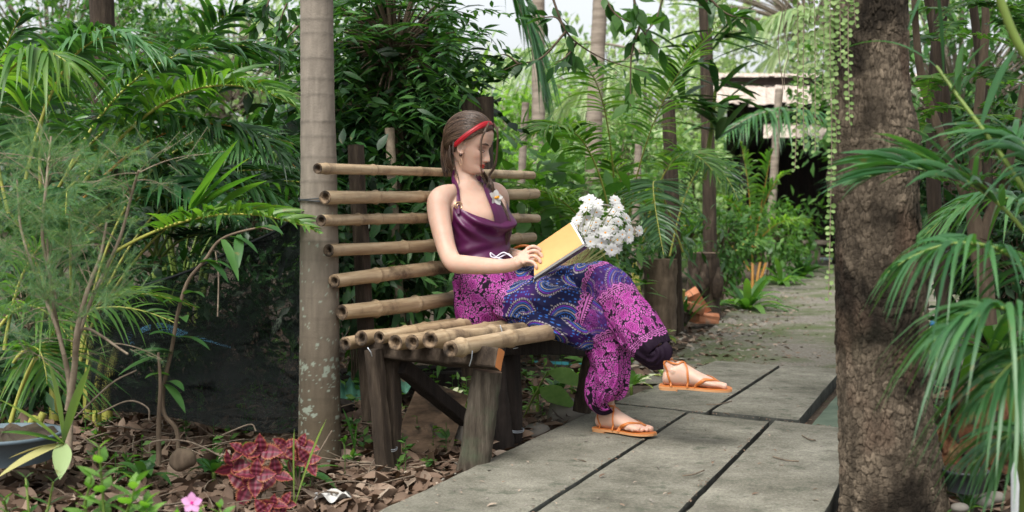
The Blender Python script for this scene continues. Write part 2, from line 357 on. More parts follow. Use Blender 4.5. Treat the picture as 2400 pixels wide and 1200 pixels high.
def bamboo_mat():
    m, t, o = newmat('bamboo'); L = t.links.new
    tc = nn(t, 'ShaderNodeTexCoord'); oi = nn(t, 'ShaderNodeObjectInfo'); ad = nn(t, 'ShaderNodeVectorMath', operation='ADD')
    cv = nn(t, 'ShaderNodeMath', operation='MULTIPLY'); L(oi.outputs['Random'], cv.inputs[0]); cv.inputs[1].default_value = 37.; L(tc.outputs['Object'], ad.inputs[0]); L(cv.outputs[0], ad.inputs[1])
    mp = nn(t, 'ShaderNodeMapping'); mp.inputs['Rotation'].default_value = (0, 0, -math.atan2(.885, .465)); L(ad.outputs[0], mp.inputs['Vector'])
    m2 = nn(t, 'ShaderNodeMapping'); m2.inputs['Scale'].default_value = (2.5, 30, 30); L(mp.outputs[0], m2.inputs['Vector'])
    n1 = nn(t, 'ShaderNodeTexNoise', Scale=2.0, Detail=6.0, Roughness=.65); L(m2.outputs[0], n1.inputs['Vector'])
    r = ramp(t, [(.25, (.19, .125, .07)), (.45, (.34, .245, .145)), (.7, (.5, .39, .255))]); L(n1.outputs['Fac'], r.inputs[0])
    n2 = nn(t, 'ShaderNodeTexNoise', Scale=7.0, Detail=7.0, Roughness=.7); L(ad.outputs[0], n2.inputs['Vector'])
    r2 = ramp(t, [(.5, (0, 0, 0)), (.64, (1, 1, 1))]); L(n2.outputs['Fac'], r2.inputs[0])
    dk = nn(t, 'ShaderNodeMath', operation='MULTIPLY'); L(r2.outputs[0], dk.inputs[0]); 
    rr = nn(t, 'ShaderNodeMath', operation='MULTIPLY_ADD'); L(oi.outputs['Random'], rr.inputs[0]); rr.inputs[1].default_value = .55; rr.inputs[2].default_value = .35; L(rr.outputs[0], dk.inputs[1])
    mx = nn(t, 'ShaderNodeMix', data_type='RGBA'); L(dk.outputs[0], mx.inputs[0]); L(r.outputs[0], mx.inputs[6]); mx.inputs[7].default_value = (.075, .05, .03, 1)
    at = nn(t, 'ShaderNodeAttribute', attribute_name='v'); mx2 = nn(t, 'ShaderNodeMix', data_type='RGBA'); L(at.outputs['Fac'], mx2.inputs[0]); L(mx.outputs[2], mx2.inputs[6]); mx2.inputs[7].default_value = (.12, .072, .035, 1)
    b = nn(t, 'ShaderNodeBsdfPrincipled'); b.inputs['Roughness'].default_value = .5; b.inputs['Specular IOR Level'].default_value = .35; L(mx2.outputs[2], b.inputs['Base Color'])
    bp = nn(t, 'ShaderNodeBump', Strength=.25, Distance=.003); L(n1.outputs['Fac'], bp.inputs['Height']); L(bp.outputs[0], b.inputs['Normal']); L(b.outputs[0], o.inputs[0]); return m
M['bamboo'] = bamboo_mat()
M['hollow'] = mat('bamboo_pith', [(.36, (.02, .015, .011)), (.5, (.075, .052, .034)), (.72, (.3, .21, .13))], scale=34, rough=.95, bump=.7)
M['post'] = mat('weathered_timber', [(.3, (.018, .012, .008)), (.55, (.048, .034, .023)), (.75, (.105, .08, .056))], scale=5, stretch=(9, 9, 1), rough=.9, bump=.9, bscale=16, bdist=.01)
M['dark_timber'] = mat('dark_timber', [(.3, (.008, .006, .005)), (.7, (.03, .022, .018))], scale=5, stretch=(8, 8, 1), rough=.85, bump=.7, bscale=14, bdist=.006)
M['grey_log'] = mat('grey_log', [(.3, (.03, .023, .016)), (.5, (.075, .06, .044)), (.72, (.15, .125, .095))], scale=5, stretch=(10, 10, 1), rough=.92, bump=1, bscale=12, bdist=.014, second=(5, (.075, .09, .055), .55, .7))
M['board'] = mat('old_board', [(.3, (.05, .033, .021)), (.55, (.17, .112, .072)), (.75, (.30, .21, .14))], scale=7, rough=.85, bump=.5, stretch=(1, 1, 5), second=(7, (.03, .025, .02), .52, .65))
M['fresh_end'] = flat('fresh_cut_end', (.62, .23, .07), rough=.8, bump=.4)
M['wire'] = flat('steel_wire', (.55, .6, .65), rough=.35, metal=.8, bump=0)
M['trunk_ring'] = mat('ringed_palm_bark', [(.3, (.105, .088, .068)), (.5, (.16, .138, .108)), (.72, (.235, .205, .165))], scale=6, stretch=(11, 11, 1), rough=.9, bump=.6, bscale=20, bdist=.004)
M['stem'] = mat('brown_stem', [(.3, (.06, .042, .028)), (.7, (.17, .125, .085))], scale=30, stretch=(1, 1, .3), rough=.85, bump=.4)
M['pale_stem'] = mat('pale_stem', [(.3, (.15, .115, .08)), (.7, (.32, .26, .19))], scale=30, rough=.85, bump=.4)
M['green_stem'] = flat('green_stem', (.13, .19, .035), rough=.5)
M['yellow_rachis'] = flat('yellow_rachis', (.33, .33, .07), rough=.45)
M['orange_rachis'] = flat('orange_rachis', (.42, .21, .05), rough=.45)
M['far_bark'] = mat('far_bark', [(.3, (.14, .11, .085)), (.7, (.32, .27, .22))], scale=4, stretch=(1, 1, 6), rough=.95, bump=.5)
M['pvc'] = flat('turquoise_pipe', (.06, .33, .38), rough=.45)
M['black_plastic'] = flat('black_plastic', (.025, .03, .033), rough=.5)
M['grey_plastic'] = flat('grey_plastic', (.09, .125, .15), rough=.55)
M['brick'] = mat('terracotta', [(.3, (.34, .13, .06)), (.7, (.5, .22, .12))], scale=14, rough=.9, bump=.4, second=(9, (.25, .2, .15), .55, .65))
M['fallen'] = leafmat('dry_leaf', [(.1, (.05, .032, .022)), (.35, (.125, .08, .055)), (.6, (.2, .14, .1)), (.85, (.31, .25, .195))], rough=.7, trans=.08, tcol=(1, .8, .5), spec=.25)
M['twig'] = mat('dry_twig', [(.3, (.08, .06, .045)), (.7, (.24, .19, .14))], scale=30, rough=.9)
G1 = (.008, .026, .010); G2 = (.017, .056, .018); G3 = (.034, .1, .026); G4 = (.07, .165, .04); G5 = (.125, .24, .06)
M['leaf_dark'] = leafmat('leaf_dark', [(.1, (.006, .02, .008)), (.5, (.012, .04, .013)), (.9, (.024, .075, .02))], rough=.4, trans=.18, spec=.3, spots=True)  # stops darkened so deep shade among the bushes lies in the leaf colour
M['leaf_mid'] = leafmat('leaf_mid', [(.1, G2), (.5, G3), (.9, G4)], rough=.4, trans=.3, spots=True)
M['leaf_light'] = leafmat('leaf_light', [(.1, G3), (.5, G4), (.9, G5)], rough=.42, trans=.42, spots=True)
M['leaf_lime'] = leafmat('leaf_lime', [(.1, (.085, .19, .04)), (.5, (.16, .3, .07)), (.9, (.26, .4, .12))], rough=.45, trans=.45)
M['leaf_sunny'] = leafmat('leaf_sunny', [(.1, (.07, .155, .05)), (.5, (.15, .265, .09)), (.9, (.29, .39, .17))], rough=.4, trans=.4, tcol=(1.4, 1.65, .8))
M['leaf_bright'] = leafmat('leaf_bright_far', [(.1, (.16, .25, .11)), (.45, (.28, .385, .19)), (.9, (.48, .54, .34))], rough=.5, trans=.45, tcol=(1.4, 1.55, .95))  # far leaf colour lightened to stand in for brighter light at the back
M['palm_left'] = leafmat('palm_leaflet', [(.1, (.012, .042, .015)), (.5, (.028, .088, .026)), (.9, (.065, .16, .045))], rough=.34, trans=.3, spec=.5, spots=True)
M['palm_right'] = leafmat('palm_leaflet_blue', [(.1, (.02, .075, .026)), (.5, (.042, .13, .045)), (.9, (.08, .19, .065))], rough=.38, trans=.28, spec=.45, spots=True)
M['palm_yellow'] = leafmat('palm_leaflet_yellow', [(.1, (.035, .1, .022)), (.5, (.075, .175, .035)), (.9, (.16, .27, .06))], rough=.38, trans=.42, spots=True)
M['needle'] = leafmat('needle_leaf', [(.1, (.05, .13, .07)), (.5, (.09, .19, .10)), (.88, (.16, .27, .14)), (1, (.28, .26, .12))], rough=.6, trans=.3, spec=.2)
M['yellow_leaf'] = leafmat('yellowed_leaf', [(.1, (.4, .19, .05)), (.6, (.55, .36, .11)), (.9, (.4, .38, .15))], rough=.5, trans=.3, tcol=(1, .9, .5))
M['vine_leaf'] = leafmat('coin_leaf', [(.1, (.12, .2, .06)), (.5, (.22, .32, .12)), (.9, (.38, .47, .22))], rough=.6, trans=.3, spec=.2, tcol=(1.2, 1.3, .6))
M['varieg'] = leafmat('variegated_leaf', [(.1, (.07, .15, .04)), (.45, (.14, .25, .08)), (.55, (.45, .5, .3)), (.9, (.6, .62, .42))], rough=.5, trans=.25)
M['ti_leaf'] = leafmat('pale_strap_leaf', [(.1, (.16, .24, .09)), (.9, (.32, .42, .2))], rough=.45, trans=.3, spots=True)
# ================================================================== ground
def ground_z(x, y):
    p = np.stack([x, y, x * 0], -1); return GZ + .05 * (fbm(p, 1.3, 3, 5) - .45)
def make_ground():
    xs = np.concatenate([[-600, -150, -40, -15], np.linspace(-8, 8, 110), [15, 40, 150, 600]]); ys = np.concatenate([[-600, -100, -20, -4], np.linspace(0, 26, 170), [34, 50, 90, 200, 900]])
    X, Y = np.meshgrid(xs, ys); x, y = X.ravel(), Y.ravel(); z = ground_z(x, y)
    gr = (np.abs(x) < 9) & (y < 27); z = np.where(gr, z, GZ - .01)
    mb = MB(); mb.add(np.stack([x, y, z], -1), grid_faces(len(ys), len(xs), False)); o = ob('ground', mb, M['soil']); tag(o, kind='structure'); return o
ground = make_ground()
def make_path():
    L_ = [(1440, 905), (1590, 830), (1680, 760), (1745, 700), (1800, 655), (1835, 628), (1850, 612)]; R_ = [(2400, 905), (2400, 850), (2380, 790), (2330, 720), (2250, 665), (2150, 635), (2050, 615)]
    l = spline([G(a, b, GZ)[:2] for a, b in L_], 40); r = spline([G(a, b, GZ)[:2] for a, b in R_], 40); mb = MB(); V = []; m = 30
    for k in range(40):
        for j in range(m):
            t = j / (m - 1); p = l[k] * (1 - t) + r[k] * t; V.append([p[0], p[1], 0])
    V = np.array(V); V[:, 2] = ground_z(V[:, 0], V[:, 1]) + .008 + .012 * np.sin(np.pi * np.tile(np.linspace(0, 1, m), 40))
    mb.add(V, grid_faces(40, m, False)); o = ob('gravel_path', mb, M['gravel']); tag(o, kind='structure')
    # loose stones on it
    n = 5200; u = rs.uniform(0, 1, n); k = (u ** .8 * 39).astype(int); t = rs.uniform(-.12, 1, n)[:, None]; p = l[k] * (1 - t) + r[k] * t + rs.normal(0, .05, (n, 2))
    oc = np.array([[1, 0, 0], [0, 1, 0], [-1, 0, 0], [0, -1, 0], [0, 0, .6], [0, 0, -.3]]); of = np.array([[0, 1, 4], [1, 2, 4], [2, 3, 4], [3, 0, 4]])
    mb = MB(); sz = rs.gamma(2.2, .0042, n).clip(.004, .045); a = rs.uniform(0, 6.28, n); ca, sa = np.cos(a), np.sin(a); z0 = ground_z(p[:, 0], p[:, 1]) + .012
    Mx = np.zeros((n, 3, 3)); Mx[:, 0, 0] = ca; Mx[:, 0, 1] = -sa; Mx[:, 1, 0] = sa; Mx[:, 1, 1] = ca * .7; Mx[:, 2, 2] = 1; Mx[:, :, :] += rs.normal(0, .18, (n, 3, 3))
    put_leaves(mb, (oc, of), np.column_stack([p, z0]), Mx, sz); g = ob('loose_gravel', mb, M['pebble']); tag(g, kind='stuff', label='small loose stones scattered over the gravel path', cat='gravel')
    g['label'] = 'small loose stones scattered over the gravel path'; return o
make_path()
# ------------------------------------------------------------------ concrete slabs
def inter(l1, l2):
    (x1, y1), (x2, y2) = l1; (x3, y3), (x4, y4) = l2; d = (x1 - x2) * (y3 - y4) - (y1 - y2) * (x3 - x4)
    a = x1 * y2 - y1 * x2; b = x3 * y4 - y3 * x4; return ((a * (x3 - x4) - (x1 - x2) * b) / d, (a * (y3 - y4) - (y1 - y2) * b) / d)
walk = thing('walkway', None, None, (.5, 4.5, 0), kind='structure')
def slab(corners, z=0.0, th=.065, m=None, seed=0, nu=14, nv=46):
    """corners: near-left, near-right, far-right, far-left (world xy)"""
    c = np.array([list(p)[:2] for p in corners]); u = np.linspace(0, 1, nu); v = np.linspace(0, 1, nv); V = []
    for b in v:
        for a in u:
            p = (c[0] * (1 - a) + c[1] * a) * (1 - b) + (c[3] * (1 - a) + c[2] * a) * b; V.append([p[0], p[1], z])
    V = np.array(V); A = np.tile(u, nv); B = np.repeat(v, nu); edge = (A == 0) | (A == 1) | (B == 0) | (B == 1)
    nz = fbm(V, 14, 3, seed) - .45; ctr = V.mean(0); inw = nrm(ctr - V)
    V[:, 2] += .004 * (fbm(V, 6, 3, seed + 3) - .5); V[edge, 2] -= .002 + .006 * np.abs(nz[edge]); V[edge] += (inw * np.abs(nz)[:, None] * .022)[edge] * [1, 1, 0]
    mb = MB(); mb.add(V, grid_faces(nv, nu, False)); g = np.arange(nu * nv).reshape(nv, nu)
    ring = np.concatenate([g[0, :], g[1:, -1], g[-1, -2::-1], g[-2:0:-1, 0]]); R = V[ring]; n = len(R)
    rows = [R, R - [0, 0, th * .12] - inw[ring] * [[.003, .003, 0]], R - [0, 0, th * .6] + (fbm(R, 20, 2, seed)[:, None] - .5) * .01, R - [0, 0, th]]
    mb.add(np.concatenate(rows), grid_faces(4, n)[:, ::-1], mi=1); bt = V.copy(); bt[:, 2] = z - th; mb.add(bt, grid_faces(nv, nu, False)[:, ::-1], mi=1)
    o = ob('concrete_slab', mb, [m or M['concrete'], M['concrete_side']], walk); fix_normals(o); return o
def gl(*p): return tuple(G(a, b, 0)[:2] for a, b in p)
near = ((-.8, 2.2), (3, 2.2))
E1, E2, E2b = gl((880, 1200), (1370, 970)), gl((1236, 1200), (1598, 970)), gl((1246, 1200), (1606, 970))
E3, E3b, E4 = gl((1584, 1200), (1796, 990)), gl((1606, 1200), (1810, 992)), gl((1935, 1200), (1972, 1120))
J = gl((1430, 944), (1975, 1002)); Jb = gl((1430, 940), (1975, 997)); FR = gl((1680, 842), (1965, 864))
E5, E5b, E6, E6b = gl((1640, 972), (1806, 866)), gl((1656, 972), (1822, 866)), gl((1868, 989), (1968, 872)), gl((1888, 990), (1985, 880))
E0 = gl((1430, 944), (1678, 842))
I = inter
slab([I(E1, near), I(E2, near), I(E2, J), I(E1, J)], 0, seed=1)
slab([I(E2b, near), I(E3, near), I(E3, J), I(E2b, J)], -.004, seed=2)
slab([I(E3b, near), I(E4, near), I(E4, J), I(E3b, J)], .003, seed=3)
slab([I(E0, Jb), I(E5, Jb), I(E5, FR), I(E0, FR)], -.003, seed=4, nv=20)
slab([I(E5b, Jb), I(E6, Jb), I(E6, FR), I(E5b, FR)], .004, seed=5, nv=20)
slab([I(E6b, Jb), (I(E6b, Jb)[0] + .42, I(E6b, Jb)[1] + .05), (I(E6b, FR)[0] + .45, I(E6b, FR)[1]), I(E6b, FR)], -.035, m=M['concrete_wet'], seed=6, nv=20)
def under_slabs():
    mb = MB()
    for px, py in ((1250, 1180), (1500, 1040), (1750, 960), (1830, 880)):
        p = G(px, py, -.09); beam(mb, p + Vector((-.5, .12, 0)), p + Vector((.75, -.22, 0)), .1, .04)
    ob('bearer', mb, M['dark_timber'], walk)
under_slabs()
mbp = MB(); n = 70; pp = np.array([list(G(rnd.uniform(1000, 1950), rnd.uniform(870, 1195), .002)) for _ in range(n)])
oc = np.array([[1, 0, 0], [0, 1, 0], [-1, 0, 0], [0, -1, 0], [0, 0, .7], [0, 0, -.3]]); of = np.array([[0, 1, 4], [1, 2, 4], [2, 3, 4], [3, 0, 4]])
put_leaves(mbp, (oc, of), pp, np.tile(np.eye(3), (n, 1, 1)) + rs.normal(0, .3, (n, 3, 3)), rs.uniform(.003, .008, n))
tag(ob('grit', mbp, M['pebble']), 'tiny stones and grit lying on the concrete slabs', 'grit', kind='stuff')
# ================================================================== ringed palm trunk left
def ringed_trunk():
    zb = 4.42; b = P(748, 1062, zb); ctr = [(748, 1075, 52), (749, 1000, 50), (749, 850, 47.5), (748, 600, 45), (747, 400, 42), (744, 200, 39), (742, 0, 38), (740, -400, 36), (736, -1200, 33)]
    pts = [list(P(a, c, zb)) + [r / F * zb] for a, c, r in ctr]; pts = spline(pts, 560); nodes = [y for y in np.arange(1030, -1300, -47)]
    zz = pts[:, 2]; r = pts[:, 3].copy(); dark = np.zeros(len(r))
    for k, y in enumerate(nodes):
        z0 = P(742, y + rnd.uniform(-9, 9), zb).z; amp = .35 if y > 560 else 1
        r += .0008 * amp * np.exp(-((zz - z0) / .006) ** 2) + .0007 * amp * np.exp(-np.clip(z0 - zz, 0, 1) / .03) * (zz < z0); dark = np.maximum(dark, amp * np.exp(-((zz - z0) / .005) ** 2))
    mb = MB(); seg = 80; T, N, B = frames(pts[:, :3], (1, 0, 0)); th = np.linspace(0, 2 * np.pi, seg, endpoint=False)
    V = pts[:, None, :3] + r[:, None, None] * (np.cos(th)[None, :, None] * N[:, None] + np.sin(th)[None, :, None] * B[:, None]); fl = V.reshape(-1, 3)
    V = V + .0035 * ((fbm(fl, 22, 3, 4) - .45).reshape(560, seg, 1)) * (V - pts[:, None, :3]) / r[:, None, None]
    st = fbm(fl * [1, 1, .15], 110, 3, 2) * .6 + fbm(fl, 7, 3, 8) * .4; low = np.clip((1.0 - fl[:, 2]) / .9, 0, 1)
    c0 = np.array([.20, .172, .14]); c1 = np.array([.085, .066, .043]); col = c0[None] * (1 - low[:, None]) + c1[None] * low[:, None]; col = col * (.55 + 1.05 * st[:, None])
    li = ((fbm(fl, 75, 3, 12) > .63) & (fl[:, 2] < .85)) | ((fbm(fl, 75, 3, 22) > .53) & (fbm(fl, 14, 2, 14) > .38) & (fl[:, 2] > .1) & (fl[:, 2] < .33))
    col = np.where(li[:, None], np.array([.22, .25, .2]), col); wz = (zz[:, None] + .006 * (fbm(np.stack([np.tile(np.cos(th), 560), np.tile(np.sin(th), 560), np.repeat(zz, seg)], -1), 2, 2, 3).reshape(560, seg) - .45)).ravel(); col = col * (1 - .42 * np.interp(wz, zz, dark) * (.4 + 1.1 * fbm(fl, 30, 2, 19)))[:, None]
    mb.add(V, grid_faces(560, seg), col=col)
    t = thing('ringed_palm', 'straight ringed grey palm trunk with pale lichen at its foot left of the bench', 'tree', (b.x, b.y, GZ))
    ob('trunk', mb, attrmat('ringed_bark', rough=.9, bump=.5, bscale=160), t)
    s = MB(); th2 = np.linspace(0, 2 * np.pi, 30)
    for dz in (0, .005, .01): c = P(748, 472, zb); tube(s, [(c.x + .0715 * math.cos(q), c.y + .0715 * math.sin(q), c.z + dz + .004 * math.sin(q * 2 + dz * 300)) for q in th2], .0022, 5)
    thing_mesh('tie_wire', s, M['black_plastic'], 'thin dark wire tied round the ringed palm trunk', 'wire', P(748, 472, zb))
ringed_trunk()
# ================================================================== big rough trunk right
def rough_trunk():
    zc = 3.62; rows = [(2100, 1330, 145), (2098, 1215, 128), (2090, 1120, 118), (2078, 1000, 110), (2068, 850, 104), (2062, 700, 101), (2058, 560, 98), (2050, 400, 94), (2045, 300, 92), (2040, 120, 84), (2040, 0, 82), (2038, -300, 80), (2030, -1300, 70)]
    pts = spline([list(P(a, b, zc)) + [r / F * zc] for a, b, r in rows], 760); seg = 300
    T, N, B = frames(pts[:, :3], (1, 0, 0)); th = np.linspace(0, 2 * np.pi, seg, endpoint=False)
    dirs = np.cos(th)[None, :, None] * N[:, None] + np.sin(th)[None, :, None] * B[:, None]; r = pts[:, 3][:, None] * np.ones(seg); V = pts[:, None, :3] + r[..., None] * dirs
    fl = V.reshape(-1, 3); q = np.stack([np.cos(th)[None] * np.ones((760, 1)), np.sin(th)[None] * np.ones((760, 1)), fl[:, 2].reshape(760, seg) * 2], -1).reshape(-1, 3)
    u = np.tile(th * 10.5, 760) ; v = fl[:, 2] * 62; wx = (fbm(q, 3, 3, 3) - .45) * 2.6; wy = (fbm(q, 3, 3, 9) - .45) * 2.6
    u_ = u + wx; v_ = v + wy
    # keep the seam closed: cells repeat every 34 in u
    uu = u_
    f1, f2, cid, ax, ay = voro(uu, v_ * .62, 4, .95); crack = np.clip((f2 - f1) / .2, 0, 1) * (.35 + .65 * np.clip((fbm(q, 4, 3, 77) - .3) * 5, 0, 1)) + .0
    g1, g2, gid, _, _ = voro(uu * 2.3, v_ * 2.1, 9, .9); c2 = np.clip((g2 - g1) / .2, 0, 1); big = fbm(q, 2.2, 3, 20)
    h = .0042 * (crack ** .6 - 1) + .0022 * (c2 ** .5 - 1) + .006 * (cid - .5) * crack + .02 * (big - .45) + .008 * (fbm(fl, 60, 3, 6) - .4)
    bump1 = np.zeros_like(h)
    for (px, py, rr, a) in ((2140, 330, .09, .022), (2150, 640, .1, .015), (1965, 420, .07, .02)):
        c = np.array(list(P(px, py, zc))); bump1 += a * np.exp(-((fl - c) ** 2).sum(1) / rr ** 2)
    V = V + (h + bump1).reshape(760, seg, 1) * dirs
    tone = (.6 + .55 * cid) * (.4 + .6 * crack) * (.7 + .3 * c2) * (.55 + .9 * fbm(fl, 45, 3, 61)); bl = fbm(fl, 5.5, 3, 30); moss = np.clip((fbm(fl, 4, 3, 41) - .5) * 6, 0, 1); rd = np.clip((fbm(fl * [1, 1, .6], 8, 3, 51) - .56) * 9, 0, 1)
    col = np.array([.165, .130, .094])[None] * tone[:, None]; col = col * (1 - .8 * np.clip((bl - .42) * 7, 0, 1)[:, None])
    col = col * (1 - .35 * moss[:, None]) + np.array([.03, .04, .018]) * (.35 * moss[:, None]); col = col * (1 - .6 * rd[:, None]) + np.array([.13, .085, .06]) * (.6 * rd * (.4 + .6 * crack))[:, None]
    mb = MB(); mb.add(V, grid_faces(760, seg), col=col); b = P(2098, 1215, zc)
    t = thing('rough_bark_tree', 'thick tree trunk with cracked flaking brown bark beside the concrete slabs', 'tree', (b.x, b.y, GZ)); ob('trunk', mb, attrmat('flaking_bark', rough=.95, spec=.15, bump=.7, bscale=220), t)
    return t
rough_tree = rough_trunk()
# ================================================================== bamboo bench
BD = np.array([.465, .885, 0]); BN = np.array([.885, -.465, 0])      # along the bench, outwards from its back
bench = thing('bamboo_bench', 'rustic bench of bamboo poles lashed on dark timber posts', 'bench', P(950, 1090, 4.45))
def bamboo(name, a, b, r, nodes, seg=20, seed=0, brown=0.0):
    a, b = np.array(list(a), float), np.array(list(b), float); L = np.linalg.norm(b - a); n = 150; s = np.linspace(0, L, n)
    rr = np.full(n, r) * (1 + .05 * np.sin(s * 5 + seed)); val = np.full(n, brown * .3)
    for q in nodes:
        q = q * L; rr += r * (.16 * np.exp(-((s - q) / .005) ** 2) + .09 * np.exp(-np.abs(s - q) / .018) - .05 * np.exp(-((s - q - .011) / .004) ** 2)); val = np.maximum(val, .62 * np.exp(-((s - q) / .007) ** 2))
    sag = np.array([0, 0, -1.]) * (.012 * np.sin(np.pi * s / L) * math.sin(seed * 3.3))[:, None] + BN * (.01 * np.sin(2 * s / L * np.pi + seed))[:, None]
    c = a[None] + (b - a)[None] * (s / L)[:, None] + sag; T, N, B = frames(c); th = np.linspace(0, 2 * np.pi, seg, endpoint=False)
    V = c[:, None] + rr[:, None, None] * (np.cos(th)[None, :, None] * N[:, None] + np.sin(th)[None, :, None] * B[:, None]); mb = MB()
    ff = grid_faces(n, seg); mb.add(V, ff, np.repeat(val[:-1], seg), 0)
    for k, sgn in ((0, -1), (n - 1, 1)):     # thick wall, recessed hollow
        R = V[k]; c0 = c[k]; ring2 = c0 + (R - c0) * (.5 + .06 * math.sin(seed)) - T[k] * sgn * .002; deep = c0 + (R - c0) * .42 - T[k] * sgn * .02; rows = np.stack([R, c0 + (R - c0) * .97 + T[k] * sgn * .003, ring2, deep])
        f = grid_faces(4, seg); mb.add(rows, f if sgn > 0 else f[:, ::-1], mi=1)
        idx = np.arange(seg); f3 = np.stack([idx, (idx + 1) % seg, np.full(seg, seg)], -1); mb.add(np.vstack([deep, deep.mean(0)]), f3, mi=1)
    o = ob(name, mb, [M['bamboo'], M['hollow']], bench); return o
def rail_end(px, py, left_px=740.0, zl=4.22):      # depth along the leaning back, from the vanishing point at 2776
    return zl * (2776 - left_px) / (2776 - px)
rails = [((740, 395), (1244, 411), 14, (.03, .21, .42, .62, .78, .93)), ((757, 463), (1252, 454), 18, (.2, .4, .55, .77, .93)), ((752, 517), (1258, 512), 16, (.14, .22, .36, .5, .64, .87)),
         ((775, 587), (1252, 556), 18, (.3, .42, .6, .8, .9)), ((789, 659), (1240, 608), 20, (.17, .42, .7, .9)), ((803, 732), (1232, 668), 21, (.14, .33, .55, .8))]
for k, (a, b, r, nd) in enumerate(rails):
    off = (5 - k) * .022; za, zb_ = rail_end(*a) + .02, rail_end(*b) + .02
    A, B_ = P(a[0], a[1], za), P(b[0], b[1], zb_); bamboo('back_rail', A, B_, r / F * za * .87, nd, seed=k + 1, brown=(.0, .1, .3, .6, .2, .0)[k])
seat_ends = [(815, 806, 18, 4.30), (850, 793, 20, 4.27), (887, 791, 16, 4.24), (921, 803, 19, 4.19), (962, 802, 19, 4.15), (1010, 797, 22, 4.09), (1062, 819, 22, 4.02)]
seat_nodes = [(.1, .3, .5, .75), (.16, .36, .6, .8), (.12, .33, .5, .7), (.13, .35, .57, .8), (.08, .32, .62, .85), (.045, .26, .5, .75), (.04, .24, .45, .66, .86)]
for k, (px, py, r, z) in enumerate(seat_ends):
    A = np.array(list(P(px, py, z))); zt = .86 - .457 - .022; Bp = A + BD * 1.62; Bp[2] = .372; bamboo('seat_pole', A, Bp, r / F * z * .95, seat_nodes[k], seed=k + 11, brown=(.3, .8, .2, .6, .3, .0, .1)[k])
def timber(name, a, b, w_, h_, m='post', end=None):
    mb = MB(); a, b = Vector(a), Vector(b); n = 12; pts = [a.lerp(b, i / (n - 1)) for i in range(n)]
    tubept = np.array([list(p) for p in pts]); T, N, B = frames(tubept, BN); sq = np.array([[-1, -.86], [-.86, -1], [0, -1.02], [.86, -1], [1, -.86], [1.02, 0], [1, .86], [.86, 1], [0, 1.02], [-.86, 1], [-1, .86], [-1.02, 0]])
    V = tubept[:, None] + (N[:, None] * sq[None, :, :1] * w_ / 2 + B[:, None] * sq[None, :, 1:] * h_ / 2); V = V + (fbm(V.reshape(-1, 3), 18, 3, int(w_ * 900)).reshape(n, 12, 1) - .45) * .012
    mb.add(V, grid_faces(n, 12)[:, ::-1]); idx = np.arange(12)
    for k in (0, n - 1):
        f = np.stack([idx, (idx + 1) % 12, np.full(12, 12)], -1); mb.add(np.vstack([V[k], V[k].mean(0)]), f, mi=1 if (end and k == n - 1) else 0)
    o = ob(name, mb, [M[m], M[end] if end else M[m]], bench, smooth=False); fix_normals(o); return o
PF = P
timber('front_post', PF(905, 1120, 4.26), PF(876, 818, 4.26), .046, .05)
timber('front_post', PF(921, 1108, 4.33), PF(917, 845, 4.33), .05, .045)
# tree-log leg
def log_leg(parent, a, b, r0, r1, name='log_leg', m='grey_log', seed=3, top='board'):
    mb = MB(); pts = [Vector(a).lerp(Vector(b), i / 25) for i in range(26)]; V = tube(mb, pts, np.linspace(r0, r1, 26), 36, noise_amp=.12, seed=seed, capmi=1); return ob(name, mb, [M[m], M[top]], parent)
log_leg(bench, P(1106, 1125, 4.22), P(1142, 868, 4.22), .055, .049)
log_leg(bench, P(1178, 1050, 4.6), P(1155, 850, 4.55), .045, .04, m='dark_timber', seed=5, top='dark_timber')
timber('side_beam', P(868, 816, 4.33), P(1172, 842, 4.14), .055, .065, m='post', end='fresh_end')
timber('brace', P(940, 858, 4.33), P(1092, 985, 4.62), .05, .05, m='dark_timber')
timber('middle_post', P(1206, 1036, 4.72), P(1197, 800, 4.72), .05, .055, m='dark_timber')
timber('front_apron', P(1180, 806, 4.62), P(1378, 812, 5.25), .03, .075, m='dark_timber')
timber('far_post', P(1362, 968, 5.2), P(1392, 820, 5.25), .06, .055)
timber('cross_beam', P(1195, 815, 4.66), P(1000, 792, 5.0), .04, .05, m='dark_timber')
timber('back_post', P(868, 985, 4.52), P(834, 340, 4.62), .045, .045)
timber('back_post', P(1196, 960, 5.75), P(1128, 330, 5.95), .07, .07)
for (px, py, rx, z) in ((1118, 1018, 33, 4.22), (1198, 1008, 30, 4.7), (905, 1052, 26, 4.29)):
    s = MB(); c = P(px, py, z); r = rx / F * z
    for dz in (0, .006): tube(s, [(c.x + r * math.cos(q), c.y + r * .95 * math.sin(q), c.z + dz * math.cos(q + 1) + .004 * math.sin(2 * q)) for q in np.linspace(0, 6.3, 26)], .0018, 5)
    ob('wire_tie', s, M['wire'], bench)
for (px, py, px2, py2, z) in ((1107, 822, 1100, 858, 4.1), (862, 815, 872, 835, 4.22), (1172, 762, 1180, 800, 4.35), (1196, 818, 1214, 815, 4.66)):
    s = MB(); tube(s, [P(px, py, z), P((px + px2) / 2 + 2, (py + py2) / 2, z - .01), P(px2, py2, z)], .0017, 5); ob('wire_tie', s, M['wire'], bench)
